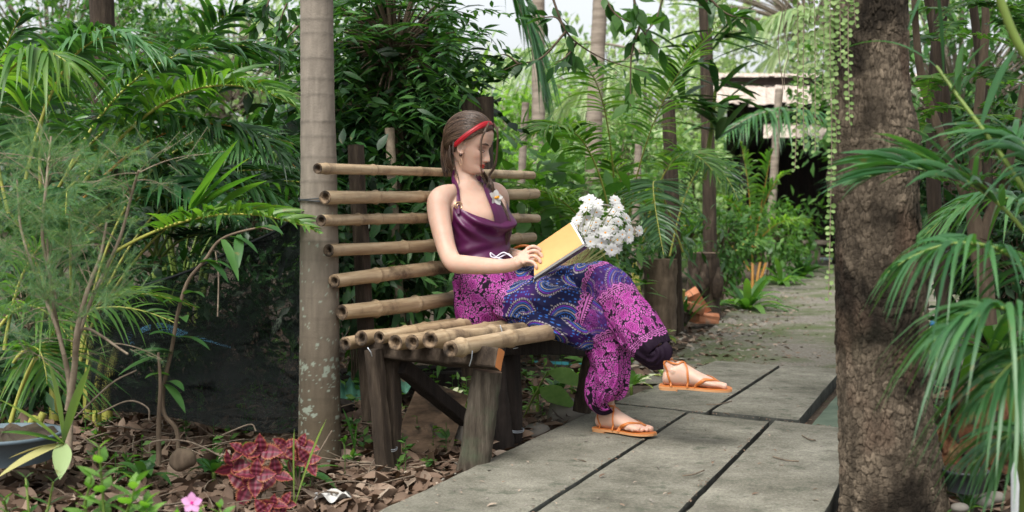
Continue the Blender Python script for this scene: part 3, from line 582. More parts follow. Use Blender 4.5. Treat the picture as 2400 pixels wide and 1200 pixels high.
# thick twin post behind the woman's head
tp = thing('gate_post', 'thick dark split timber post rising behind the woman\'s head', 'post', P(1100, 900, 6.1))
mb = MB(); pts = [P(1112 - i * .0, 980 - i * 37.5, 6.1) for i in range(21)]
for dx, dy, w_, top in ((-.035, 0, .085, 232), (.035, .02, .075, 228)):
    c = [P(1120, y, 6.1) + Vector((dx, dy, 0)) for y in np.linspace(990, top, 24)]; t_ = np.array([list(p) for p in c]); T, N, B = frames(t_, (1, 0, 0)); th = np.linspace(0, 2 * np.pi, 22, endpoint=False)
    V = t_[:, None] + w_ / 2 * (N[:, None] * (np.sign(np.cos(th)) * np.abs(np.cos(th)) ** .5)[None, :, None] + B[:, None] * (np.sign(np.sin(th)) * np.abs(np.sin(th)) ** .5)[None, :, None]); V = V + (fbm(V.reshape(-1, 3) * [1, 1, .3], 22, 3, int(w_ * 999)).reshape(24, 22, 1) - .45) * .03
    b = MB(); b.add(V, grid_faces(24, 22)); idx = np.arange(22); b.add(np.vstack([V[-1], V[-1].mean(0) + [0, 0, -.008]]), np.stack([idx, (idx + 1) % 22, np.full(22, 22)], -1)); o = ob('split_half', b, M['post'], tp); fix_normals(o)
# ================================================================== person
def loft(mb, secs, n=40, seg=32, cap=True, exp=1.0, col=None, mi=0):
    """secs rows: centre(3), half-axis a(3), half-axis b(3)"""
    S = spline([list(c) + list(a) + list(b) for c, a, b in secs], n); th = np.linspace(0, 2 * np.pi, seg, endpoint=False)
    ct, st = np.cos(th), np.sin(th)
    if exp != 1: ct, st = np.sign(ct) * np.abs(ct) ** exp, np.sign(st) * np.abs(st) ** exp
    V = S[:, None, :3] + S[:, None, 3:6] * ct[None, :, None] + S[:, None, 6:9] * st[None, :, None]
    mb.add(V, grid_faces(n, seg), mi=mi, col=col)
    if cap:
        for k in (0, n - 1):
            idx = np.arange(seg); f = np.stack([idx, (idx + 1) % seg, np.full(seg, seg)], -1)
            mb.add(np.vstack([V[k], V[k].mean(0)]), f, mi=mi, col=col)
    return V
UP = np.array([0, 0, 1.])
def unit(*a): return nrm(np.array(a, float))
cF, cL = unit(.6, -.8, 0), unit(.8, .6, 0)            # chest: forward, left
pF, pL = unit(.86, -.51, 0), unit(.51, .86, 0)        # pelvis
def A3(px, py, z): return np.array(list(P(px, py, z)))
person = thing('person', 'seated woman in purple halter top and printed trousers reading on the bamboo bench', 'woman', P(1160, 760, 4.86))
hF = unit(.93, -.37, 0); hL = np.array([.37, .93, 0]); hL = nrm(hL); HP = math.radians(17)
hX = hF * math.cos(HP) - UP * math.sin(HP); hZ = UP * math.cos(HP) + hF * math.sin(HP); HS = .9
HO = A3(1103, 339, 4.93)
def HW(p):
    p = np.asarray(p, float); return HO + HS * (p[..., :1] * hX + p[..., 1:2] * hL + p[..., 2:3] * hZ)
Zk = np.array([-.118, -.112, -.1, -.088, -.075, -.06, -.04, -.02, 0, .02, .045, .07, .09, .105, .114, .118])
Fk = np.array([.045, .073, .087, .089, .081, .083, .083, .0815, .079, .0865, .0885, .084, .071, .053, .032, .012])
Bk = np.array([-.02, .0, .012, .024, .045, .062, .078, .089, .097, .102, .104, .098, .084, .062, .04, .014])
Wk = np.array([.016, .025, .032, .038, .0435, .049, .057, .0635, .0665, .070, .0725, .070, .061, .047, .03, .011])
def hsurf(th, z, off=0.0):
    """head surface; th from the front, positive to her left"""
    f = np.interp(z, Zk, Fk) + off; b = np.interp(z, Zk, Bk) + off; w_ = np.interp(z, Zk, Wk) + off; c, s = np.cos(th), np.sin(th)
    cc = np.sign(c) * np.abs(c) ** .85
    return np.stack([np.where(c > 0, f, b) * cc, w_ * np.sign(s) * np.abs(s) ** .9, z * 1.0 + off * np.clip((z - .06) / .06, 0, 1)], -1)
def head_mesh():
    n, seg = 130, 150; z = -.118 + .236 * (.5 - .5 * np.cos(np.linspace(0, np.pi, n))); th = np.linspace(-np.pi, np.pi, seg, endpoint=False)
    Z, TH = np.meshgrid(z, th, indexing='ij'); V = hsurf(TH, Z); x, y = V[..., 0].copy(), V[..., 1]; fr = np.clip(x / .05, 0, 1)
    def g(y0, z0, sy, sz): return np.exp(-((y - y0) / sy) ** 2 - ((Z - z0) / sz) ** 2)
    nose = np.interp(Z, [-.062, -.054, -.047, -.038, -.02, 0, .012, .022], [0, .006, .023, .0255, .017, .008, .004, 0]); sy = np.interp(Z, [-.055, -.045, -.02, .01], [.011, .0105, .0075, .007])
    d = nose * np.exp(-(y / sy) ** 2) + .006 * (g(.012, -.047, .006, .007) + g(-.012, -.047, .006, .007))
    d += -.012 * (g(.031, .0, .013, .011) + g(-.031, .0, .013, .011)) + .0055 * (g(.031, -.001, .009, .0075) + g(-.031, -.001, .009, .0075)) + .004 * (g(.028, .018, .018, .006) + g(-.028, .018, .018, .006))
    d += .0058 * g(0, -.0665, .018, .0042) + .0062 * g(0, -.0755, .015, .0045) - .003 * g(0, -.071, .02, .0018) - .005 * g(0, -.084, .018, .004) + .004 * g(0, -.098, .014, .009) + .004 * (g(.042, -.03, .018, .016) + g(-.042, -.03, .018, .016))
    V[..., 0] += d * fr; return HW(V)
def foot_frame(heel, fwd, up):
    X = nrm(np.array(fwd)); Z = np.array(up, float); Z = nrm(Z - X * (Z @ X)); Y = np.cross(Z, X); O = np.array(list(heel))
    return lambda p: O + np.asarray(p, float) @ np.array([X, Y, Z])
# right foot stands on the slab (outer side to the camera), left foot hangs (inner side to the camera)
RFT = foot_frame(G(1400, 1001, .014), (.80, -.60, 0), (0, 0, 1)); LFT = foot_frame(P(1553, 902, 4.50), (.975, -.2, -.02), (0, -.06, 1))
def foot(mb, W, med, shank, fs=1.0):
    """med=+1: big toe on +Y"""
    dv = lambda p: W(np.array(p) + 0) - W([0, 0, 0])
    rows = [(0, .027, .016, .016), (.008, .03, .026, .027), (.03, .037, .029, .036), (.06, .044, .030, .044), (.09, .037, .033, .036), (.125, .028, .038, .026), (.16, .02, .0425, .018), (.185, .0155, .041, .0135), (.197, .013, .034, .010)]
    loft(mb, [(W([x, med * .004 * (x > .1), z]), dv([0, hw, 0]), dv([0, 0, hh])) for x, z, hw, hh in rows], 40, 26)
    for k, (y, ln, r) in enumerate(((.027, .047, .0125), (.009, .044, .0088), (-.006, .036, .0082), (-.019, .027, .0078), (-.031, .017, .0078))):
        y *= med; x0 = .178 - .004 * k; pts = [W([x0 - .02, y * .95, .014]), W([x0 + ln * .45, y * 1.03, .0155]), W([x0 + ln * .8, y * 1.02, .0115]), W([x0 + ln, y, .0095])]
        tube(mb, spline(pts, 12), np.interp(np.linspace(0, 1, 12), [0, .5, .8, .93, 1], [r, r * .92, r, r * .85, r * .4]), 12)
    s = np.array(shank, float); a0 = np.array([.04, 0, .045]); 
    loft(mb, [(W(a0), dv([.032, 0, 0]), dv([0, .028, 0])), (W(a0 + s * .045), dv([.029, 0, 0]), dv([0, .0265, 0])), (W(a0 + s * .08), dv([.0275, 0, 0]), dv([0, .026, 0])), (W(a0 + s * .115), dv([.028, 0, 0]), dv([0, .027, 0]))], 20, 24)
    for sy in (-1, 1): loft(mb, [(W([.036, sy * .022, .055]), dv([.011, 0, 0]), dv([0, 0, .011])), (W([.036, sy * .031, .055]), dv([.007, 0, 0]), dv([0, 0, .007]))], 6, 12)
def body_mesh():
    mb = MB()
    T_ = [((1165, 755, 4.86), .12, .09, pL, pF), ((1152, 705, 4.88), .15, .11, pL, pF), ((1138, 640, 4.91), .125, .09, cL, cF), ((1130, 605, 4.92), .115, .082, cL, cF), ((1123, 550, 4.93), .122, .092, cL, cF), ((1118, 505, 4.93), .132, .102, cL, cF), ((1110, 475, 4.94), .145, .085, cL, cF), ((1103, 452, 4.95), .128, .058, cL, cF), ((1098, 438, 4.95), .08, .050, cL, cF), ((1093, 424, 4.95), .050, .045, cL, cF)]
    loft(mb, [(A3(*c), l * a, f * b) for c, a, b, l, f in T_], 60, 40)
    loft(mb, [(A3(1095, 445, 4.955), cL * .062, cF * .056), (A3(1092, 425, 4.955), cL * .046, cF * .046), (A3(1088, 400, 4.965), cL * .040, cF * .043), (A3(1088, 375, 4.96), cL * .041, cF * .044), (A3(1094, 350, 4.95), cL * .045, cF * .05)], 30, 28)
    def arm(pts, n=60): 
        S = spline([list(A3(a, b, z)) + [r] for a, b, z, r in pts], n); tube(mb, S[:, :3], S[:, 3], 24)
    arm([(1078, 449, 4.91, .024), (1052, 454, 4.87, .037), (1031, 467, 4.83, .044), (1028, 495, 4.81, .0435), (1037, 545, 4.77, .039), (1050, 592, 4.73, .0355), (1065, 616, 4.69, .0355), (1090, 620, 4.655, .034), (1130, 623, 4.61, .0315), (1175, 624, 4.555, .0255), (1203, 620, 4.52, .0235), (1216, 613, 4.51, .023)])
    arm([(1130, 446, 5.0, .03), (1150, 450, 5.04, .042), (1166, 466, 5.08, .047), (1166, 530, 5.13, .04), (1168, 588, 5.13, .036), (1200, 600, 5.0, .031), (1232, 603, 4.88, .023), (1250, 602, 4.83, .022)])
    # hands
    def hand(wr, kn, fingers, thumb, w_=.04, t_=.013):
        wr, kn = A3(*wr), A3(*kn); ax = nrm(kn - wr); f0, f3 = A3(*fingers[0][0]), A3(*fingers[3][0]); S = nrm((f3 - f0) - ax * ((f3 - f0) @ ax)); Nn = np.cross(ax, S)
        c0, c3 = (f0 + f3) / 2, wr
        loft(mb, [(wr - ax * .01, S * .024, Nn * .017), (wr + ax * .02, S * .029, Nn * .0165), ((wr + c0) / 2, S * .037, Nn * .0155), (c0 - ax * .004, S * .0385, Nn * .0125), (c0 + ax * .008, S * .034, Nn * .009)], 26, 26)
        for k, f in enumerate(fingers):
            S_ = spline([A3(*q) for q in f], 18); r = (.0074, .0077, .0073, .0065)[k]; tube(mb, S_, np.interp(np.linspace(0, 1, 18), [0, .3, .45, .62, .75, .93, 1], [r * 1.08, r * .96, r * 1.06, r * .9, r * .95, r * .82, r * .45]), 12)
        S_ = spline([A3(*q) for q in thumb], 18); tube(mb, S_, np.interp(np.linspace(0, 1, 18), [0, .4, .6, .75, .93, 1], [.015, .0115, .0105, .0105, .009, .005]), 12)
    hand((1211, 616, 4.515), (1235, 598, 4.505), [[(1234, 584, 4.535), (1247, 578, 4.53), (1260, 581, 4.53), (1269, 590, 4.528)], [(1237, 592, 4.515), (1252, 588, 4.505), (1265, 594, 4.505), (1272, 605, 4.50)], [(1237, 602, 4.495), (1251, 600, 4.485), (1263, 607, 4.48), (1268, 619, 4.475)], [(1233, 612, 4.48), (1245, 613, 4.47), (1255, 620, 4.462), (1258, 631, 4.455)]],
         [(1220, 606, 4.53), (1236, 596, 4.56), (1250, 592, 4.565), (1262, 596, 4.56)])
    hand((1250, 602, 4.83), (1282, 600, 4.78), [[(1280, 590, 4.80), (1296, 586, 4.77), (1308, 590, 4.74), (1314, 600, 4.72)], [(1282, 597, 4.785), (1300, 595, 4.76), (1312, 600, 4.73), (1316, 610, 4.71)], [(1282, 604, 4.77), (1299, 604, 4.74), (1310, 610, 4.72), (1312, 618, 4.70)], [(1280, 611, 4.76), (1294, 613, 4.73), (1303, 619, 4.71), (1304, 626, 4.70)]],
         [(1262, 596, 4.82), (1276, 588, 4.80), (1288, 582, 4.77), (1296, 578, 4.75)])
    foot(mb, RFT, 1, (.05, 0, 1)); foot(mb, LFT, -1, (-.62, .06, .78))
    # thin shins joining feet to knees and hips so that the body is one piece
    for pts in ([(1160, 715, 4.84, .07), (1290, 718, 4.74, .062), (1392, 735, 4.70, .05), (1412, 800, 4.71, .048), None], [(1190, 700, 4.98, .07), (1300, 685, 4.88, .062), (1425, 672, 4.70, .05), (1470, 735, 4.60, .044), (1510, 790, 4.545, .038), None]):
        W = RFT if pts[0][0] == 1160 else LFT; s = (.05, 0, 1) if W is RFT else (-.62, .06, .78); e = W(np.array([.04, 0, .045]) + np.array(s) * .10)
        S = spline([list(A3(*q[:3])) + [q[3]] for q in pts[:-1]] + [list(e) + [.028]], 50); tube(mb, S[:, :3], S[:, 3], 20)
    hv = head_mesh(); n, seg = hv.shape[:2]; mb.add(hv, grid_faces(n, seg))
    for k in (0, n - 1):
        idx = np.arange(seg); mb.add(np.vstack([hv[k], hv[k].mean(0)]), np.stack([idx, (idx + 1) % seg, np.full(seg, seg)], -1))
    # ears
    for sd_ in (-1, 1):
        for q in range(1):
            rim = []
            for a in np.linspace(-2.2, 2.4, 16): rim.append(HW([-.002 - .014 * math.cos(a) - .004, sd_ * (.0685 + .008 * max(0, math.cos(a))), -.016 + .027 * math.sin(a)]))
            tube(mb, rim, .0042, 8)
            loft(mb, [(HW([-.004, sd_ * .062, -.018]), (HW([.011, 0, .004]) - HO), (HW([0, 0, .021]) - HO)), (HW([-.007, sd_ * .070, -.018]), (HW([.010, 0, 0]) - HO), (HW([0, 0, .02]) - HO))], 6, 16)
            loft(mb, [(HW([.002, sd_ * .064, -.040]), (HW([.007, 0, 0]) - HO), (HW([0, 0, .008]) - HO)), (HW([.0, sd_ * .070, -.041]), (HW([.006, 0, 0]) - HO), (HW([0, 0, .007]) - HO))], 5, 12)
    return mb
def build_body():
    mb = body_mesh(); o = ob('body', mb, M['soil'], person); fix_normals(o)
    # make each piece outward facing is done above; fuse to one skin
    md = o.modifiers.new('r', 'REMESH'); md.mode = 'VOXEL'; md.voxel_size = .0029
    s = o.modifiers.new('s', 'SMOOTH'); s.factor = .5; s.iterations = 4
    dg = bpy.context.evaluated_depsgraph_get(); me = bpy.data.meshes.new_from_object(o.evaluated_get(dg)); o.modifiers.clear(); old = o.data; o.data = me; bpy.data.meshes.remove(old)
    me.name = 'body'; n = len(me.vertices); V = np.zeros(n * 3); me.vertices.foreach_get('co', V); V = V.reshape(-1, 3); off = np.array(list(worldloc(person))); Wd = V + off
    R = (Wd - HO) / HS; L = np.stack([R @ hX, R @ hL, R @ hZ], -1)
    base = np.array([.56, .37, .285]); col = np.tile(base, (n, 1)); nz = fbm(Wd, 30, 3, 3)[:, None]; col *= .9 + .2 * nz; red = np.clip((fbm(Wd, 55, 3, 9) - .5) * 3, 0, .25)[:, None]; col = col * (1 - red) + np.array([.58, .30, .22]) * red
    def put(mask, c): 
        m = mask[:, None]; col[:] = col * (1 - m) + np.array(c) * m
    face = L[:, 0] > .05
    lip = np.exp(-((L[:, 2] + .0712) / .0078) ** 4) * (np.abs(L[:, 1]) < .0205 * np.clip(1 - ((L[:, 2] + .071) / .011) ** 2 * .4, 0, 1)) * face; put(lip.clip(0, 1), (.56, .075, .045))
    ln = np.exp(-((L[:, 2] + .0708) / .0013) ** 2) * (np.abs(L[:, 1]) < .023) * face; put(ln * .6, (.25, .03, .02))
    ck = (np.exp(-((L[:, 1] - .04) / .016) ** 2 - ((L[:, 2] + .036) / .018) ** 2) + np.exp(-((L[:, 1] + .042) / .016) ** 2 - ((L[:, 2] + .036) / .018) ** 2)) * face; put(ck * .3, (.66, .30, .22))
    for s_ in (-1, 1):
        y = L[:, 1] * s_
        put(np.exp(-((y - .031) / .017) ** 4 - ((L[:, 2] - .003) / .0075) ** 2) * face * .7, (.26, .13, .09))       # darker brown lids
        put(np.exp(-((y - .031) / .0145) ** 4 - ((L[:, 2] + .0055 + .0 * y) / .0026) ** 2) * face * 1.0, (.03, .018, .014))  # lowered lash line
        put(np.exp(-((y - .032) / .018) ** 4 - ((L[:, 2] - .0205 + ((y - .032) * 9) ** 2 * .02) / .0036) ** 2) * face * .95, (.075, .042, .028))  # brow
        put(np.exp(-((y - .011) / .003) ** 2 - ((L[:, 2] + .0525) / .002) ** 2) * face * .8, (.2, .07, .05))
    # toe nails and warm fingertips
    for W, med in ((RFT, 1), (LFT, -1)):
        for k, (y, ln_) in enumerate(((.027, .047), (.009, .044), (-.006, .036), (-.019, .027), (-.031, .017))):
            c = W([.178 - .004 * k + ln_ * .86, y * med, .018 if k == 0 else .0155]); put(np.exp(-(((Wd - c) ** 2).sum(1) / (.0065 if k == 0 else .0045) ** 2) ** 2) * .6, (.82, .55, .5))
        c = W([.21, 0, .01]); put(np.exp(-((Wd - c) ** 2).sum(1) / .04 ** 2) * .3, (.68, .36, .28)); c = W([.01, 0, .02]); put(np.exp(-((Wd - c) ** 2).sum(1) / .025 ** 2) * .35, (.68, .36, .28))
    for c in (A3(1262, 610, 4.46), A3(1240, 598, 4.49), A3(1060, 628, 4.67)): put(np.exp(-((Wd - c) ** 2).sum(1) / .022 ** 2) * .4, (.70, .36, .28))
    a = me.attributes.new('Col', 'FLOAT_COLOR', 'POINT'); a.data.foreach_set('color', np.concatenate([col, np.ones((n, 1))], 1).astype(np.float32).ravel())
    me.materials.clear(); me.materials.append(attrmat('skin', rough=.48, spec=.4, bump=.05, bscale=350, sub=.35)); me.polygons.foreach_set('use_smooth', np.ones(len(me.polygons), bool)); return o
body = build_body()
from mathutils.bvhtree import BVHTree
_bo = worldloc(person); _bt = BVHTree.FromPolygons([v.co + _bo for v in body.data.vertices], [tuple(p.vertices) for p in body.data.polygons])
def snap(c, off=.003, reach=.05):
    out = []
    for p in c:
        l, n, i, d = _bt.find_nearest(Vector(p))
        out.append(list(l + n * off) if d < reach else list(p))
    return np.array(out)
def onbody(px, py, off=.004):
    d = ray(px, py).normalized(); l, n, i, t = _bt.ray_cast(Vector((0, 0, CH)), d)
    return np.array(list(l + n * off)) if l is not None else A3(px, py, 4.9)
def snapn(c): return np.array([list(_bt.find_nearest(Vector(p))[1]) for p in c])
def face_details():
    def line(pts, rad, m, name, off=0.0, n=24, seg=6):
        c = snap(HW(spline(pts, n)), off, .05); c = spline(c[::3], n); mb = MB(); tube(mb, c, np.interp(np.linspace(0, 1, n), np.linspace(0, 1, len(rad)), rad), seg); return ob(name, mb, m, body)
    mh = flat('brow_hair', (.05, .03, .02), rough=.7); ml = flat('lash', (.018, .012, .01), rough=.6); lip = flat('red_lipstick', (.55, .05, .035), rough=.35, bump=.05); cr = flat('lid_crease', (.30, .16, .115), rough=.6)
    for s in (-1, 1):
        line([(.09, s * .012, .0185), (.085, s * .024, .0235), (.078, s * .036, .0245), (.062, s * .049, .017)], [.0012, .0024, .0022, .0006], mh, 'eyebrow')
        line([(.08, s * .0165, -.006), (.08, s * .024, -.0105), (.076, s * .033, -.0115), (.068, s * .041, -.009), (.06, s * .049, -.0035)], [.0007, .0014, .0017, .0018, .0006], ml, 'eyelash', .0006)
        line([(.08, s * .0165, .001), (.08, s * .024, .0065), (.074, s * .034, .007), (.066, s * .044, .001)], [.0004, .0008, .0008, .0003], cr, 'eyelid', 0)
        line([(.1, s * .0065, -.0535), (.098, s * .0105, -.0530), (.092, s * .013, -.0515)], [.0012, .0017, .0008], flat('nostril', (.12, .04, .03)), 'nostril', -.0002, 9)
    line([(.09, -.0245, -.0720), (.098, -.012, -.0680), (.1, -.003, -.0655), (.1, 0, -.0665), (.1, .003, -.0655), (.098, .012, -.0680), (.09, .0245, -.0720)], [.0008, .0026, .003, .0028, .003, .0026, .0008], lip, 'lip', -.0006, 33)
    line([(.09, -.0235, -.0722), (.098, -.012, -.0755), (.1, 0, -.0768), (.098, .012, -.0755), (.09, .0235, -.0722)], [.0008, .003, .0038, .003, .0008], lip, 'lip', -.0008, 33)
    line([(.09, -.0245, -.0722), (.1, 0, -.0712), (.09, .0245, -.0722)], [.0005, .0007, .0005], ml, 'mouth_line', .0016, 25)
face_details()
# ------------------------------------------------------------------ hair
M['hair'] = leafmat('brown_hair', [(.1, (.022, .012, .008)), (.45, (.06, .034, .021)), (.8, (.125, .075, .046))], rough=.36, trans=0.0, spec=.5)
HC = np.array([-.010, 0, .030])
def hdir(d, o=0.0):
    d = nrm(d); a = np.where(d[..., 0] > 0, .100, .116) + o; b = .086 + o; c = np.where(d[..., 2] > 0, .104, .112) + o
    return HC + d / np.sqrt((d[..., 0] / a) ** 2 + (d[..., 1] / b) ** 2 + (d[..., 2] / c) ** 2)[..., None]
def hair():
    mb = MB(); n, seg = 110, 140; el = np.linspace(-1.1, 1.5, n); th = np.linspace(-np.pi, np.pi, seg, endpoint=False); E, TH = np.meshgrid(el, th, indexing='ij')
    D = np.stack([np.cos(E) * np.cos(TH), np.cos(E) * np.sin(TH), np.sin(E)], -1); V = hdir(D); at = np.abs(TH)
    hl = np.interp(at, [0, .25, .6, .95, 1.2, 1.45, 1.7, 2.0, 3.15], [.088, .083, .068, .050, .028, .012, .004, -.05, -.066]); keep = V[..., 2] > hl
    V = np.where((V[..., 2] < hl + .008)[..., None], HC + (V - HC) * .95, V)
    f = grid_faces(n, seg); kf = keep[:-1].ravel(); mb.add(HW(V), f[kf], rs.uniform(0, .3, kf.sum())); idx = np.arange(seg); mb.add(HW(np.vstack([V[-1], V[-1].mean(0)])), np.stack([idx, (idx + 1) % seg, np.full(seg, seg)], -1), .2)
    for k in range(1300):
        sd_ = rnd.choice((-1, -1, 1)); u = rnd.random(); th0 = .02 + 1.35 * u; z0 = np.interp(th0, [0, .25, .6, .95, 1.2, 1.4], [.092, .087, .071, .053, .031, .016]) + rnd.uniform(0, .02) * (1 - u * .5)
        A = nrm(np.array([math.cos(th0) * .1, math.sin(th0) * sd_ * .086, z0 - .03])); Bq = nrm(np.array([rnd.uniform(-.11, -.075), rnd.uniform(-.045, .03), rnd.uniform(-.09, -.06)]) if u > .4 or rnd.random() < .5 else np.array([-.116, rnd.uniform(-.06, .05), rnd.uniform(-.03, .0)]))
        Mm = nrm(A * .55 + Bq * .45 + np.array([-.1, sd_ * (.08 + .5 * u), .75 - .55 * u])); t = np.linspace(0, 1, 20)[:, None]
        d = nrm(A * (1 - t) ** 2 + Mm * 2 * t * (1 - t) * 1.15 + Bq * t * t); o_ = (.001 + rnd.uniform(0, .004)) + .004 * np.sin(np.pi * t[:, 0]) * rnd.random()
        pts = hdir(d); pts = pts + nrm(pts - HC) * o_[:, None]; r = rnd.uniform(.0009, .0018); tube(mb, HW(pts), np.concatenate([[.0003], np.full(18, r), [.0006]]), 4, cap=False, val=rnd.uniform(0, .8))
    for k in range(150):      # gathered tail from the crown down the nape
        y0 = rnd.uniform(-.05, .03); a = hdir(np.array([-.1, y0, rnd.uniform(.0, .03) - .03])); c = np.array([rnd.uniform(-.078, -.058), rnd.uniform(-.03, .0), rnd.uniform(-.165, -.09)]); m_ = (a + c) / 2 + np.array([-.030 - rnd.uniform(0, .008), 0, 0.01])
        tube(mb, HW(bez(a, m_, c, 14)), np.linspace(.0018, .0009, 14), 4, cap=False, val=rnd.uniform(0, .8))
    def lock(pts, nst, sp, rad, curl=0.0, ph=0.0, spread=1.0, val=(0.1, .8)):
        base = spline([A3(*p) for p in pts], 40)
        for k in range(nst):
            o_ = rs.normal(0, sp, 3); t = np.linspace(0, 1, 40)[:, None]; p = base + o_ * (.35 + .65 * np.sin(np.pi * np.clip(t * .9 + .05, 0, 1))) * spread
            p = p + curl * t * np.concatenate([np.sin(t * 16 + ph), np.cos(t * 16 + ph) * .6, t * 0], 1) + rs.normal(0, sp * .5, 3) * t ** 2; e = int(rnd.uniform(30, 40)); tube(mb, p[:e], np.linspace(rad, rad * .35, e), 4, cap=False, val=rnd.uniform(*val))
    lock([(1146, 287, 4.86), (1137, 305, 4.83), (1128, 330, 4.83), (1127, 360, 4.83), (1129, 395, 4.84), (1134, 425, 4.85), (1126, 450, 4.85)], 14, .0022, .0011, .002)
    lock([(1158, 290, 4.93), (1166, 312, 4.92), (1166, 345, 4.92), (1160, 385, 4.92), (1148, 412, 4.92), (1156, 435, 4.9), (1150, 462, 4.9), (1144, 490, 4.87)], 22, .003, .0013, .005, 1)
    lock([(1108, 408, 5.02), (1118, 425, 5.03), (1140, 442, 4.98), (1163, 470, 4.93), (1180, 505, 4.9), (1187, 540, 4.9), (1189, 580, 4.9)], 110, .0085, .0014, .007, 2, 1.15)
    lock([(1130, 400, 4.99), (1142, 425, 4.97), (1140, 450, 4.93), (1152, 480, 4.9), (1172, 520, 4.9)], 30, .006, .0012, .009, 3)
    lock([(1056, 330, 4.9), (1054, 362, 4.88), (1062, 388, 4.88), (1071, 410, 4.88), (1066, 432, 4.87)], 8, .003, .0009, .002, 3)
    lock([(1066, 318, 4.88), (1061, 350, 4.86), (1064, 380, 4.86), (1075, 425, 4.86), (1072, 440, 4.86)], 5, .003, .0009, .002, 3)
    lock([(1052, 345, 4.93), (1052, 380, 4.93), (1058, 398, 4.94), (1058, 412, 4.95)], 40, .006, .0014, 0)
    return ob('hair', mb, M['hair'], person)
hair()
def headband():
    mb = MB(); rows = []; m = 70; tilt = .62; dz = np.array([math.sin(tilt), 0, math.cos(tilt)]); dx = np.array([math.cos(tilt), 0, -math.sin(tilt)]); c = np.array([-.040, 0, -.028])
    for a in np.linspace(-.02, np.pi + .02, m):
        p = c + np.array([0, -.1, 0]) * math.cos(a) + dz * .17 * math.sin(a); row = []
        for s in np.linspace(-1, 1, 9):
            q = p + dx * s * (.0100 + .001 * math.sin(a * 7)); h = hdir((q - HC)[None])[0]; row.append(h + nrm(h - HC) * (.0085 + .003 * (1 - s * s) + .0012 * math.sin(s * 8 + a * 4)))
        rows.append(row)
    mb.add(HW(np.array(rows)), grid_faces(m, 9, False)); return ob('headband', mb, flat('red_satin', (.34, .006, .014), rough=.42, bump=.1), person)
headband()
def earring():
    e = thing('x', None, None, (0, 0, 0)); bpy.data.objects.remove(e); mb = MB(); c = HW([.002, -.077, -.048])
    loft(mb, [(c - hL * .006, hX * .001, hZ * .001), (c - hL * .004, hX * .0055, hZ * .0055), (c - hL * 0, hX * .0068, hZ * .0068), (c + hL * .004, hX * .0055, hZ * .0055), (c + hL * .006, hX * .001, hZ * .001)], 14, 14); o = ob('earring', mb, flat('brown_bead', (.05, .02, .015), rough=.2, bump=0), person)
    g = MB(); q = c - UP * .008; tube(g, [q + hX * .006 * math.sin(a) * (1 if True else 0) * 1.0 - UP * (.018 - .012 * math.cos(a)) for a in np.linspace(0, 6.28, 20)], .0009, 6); tube(g, [q - UP * .03, q + hX * .004 - UP * .05], .0007, 5); ob('gold_drop', g, M['gold'], o)
M['gold'] = flat('gold_metal', (.75, .5, .3), rough=.3, metal=.9, bump=0)
earring()
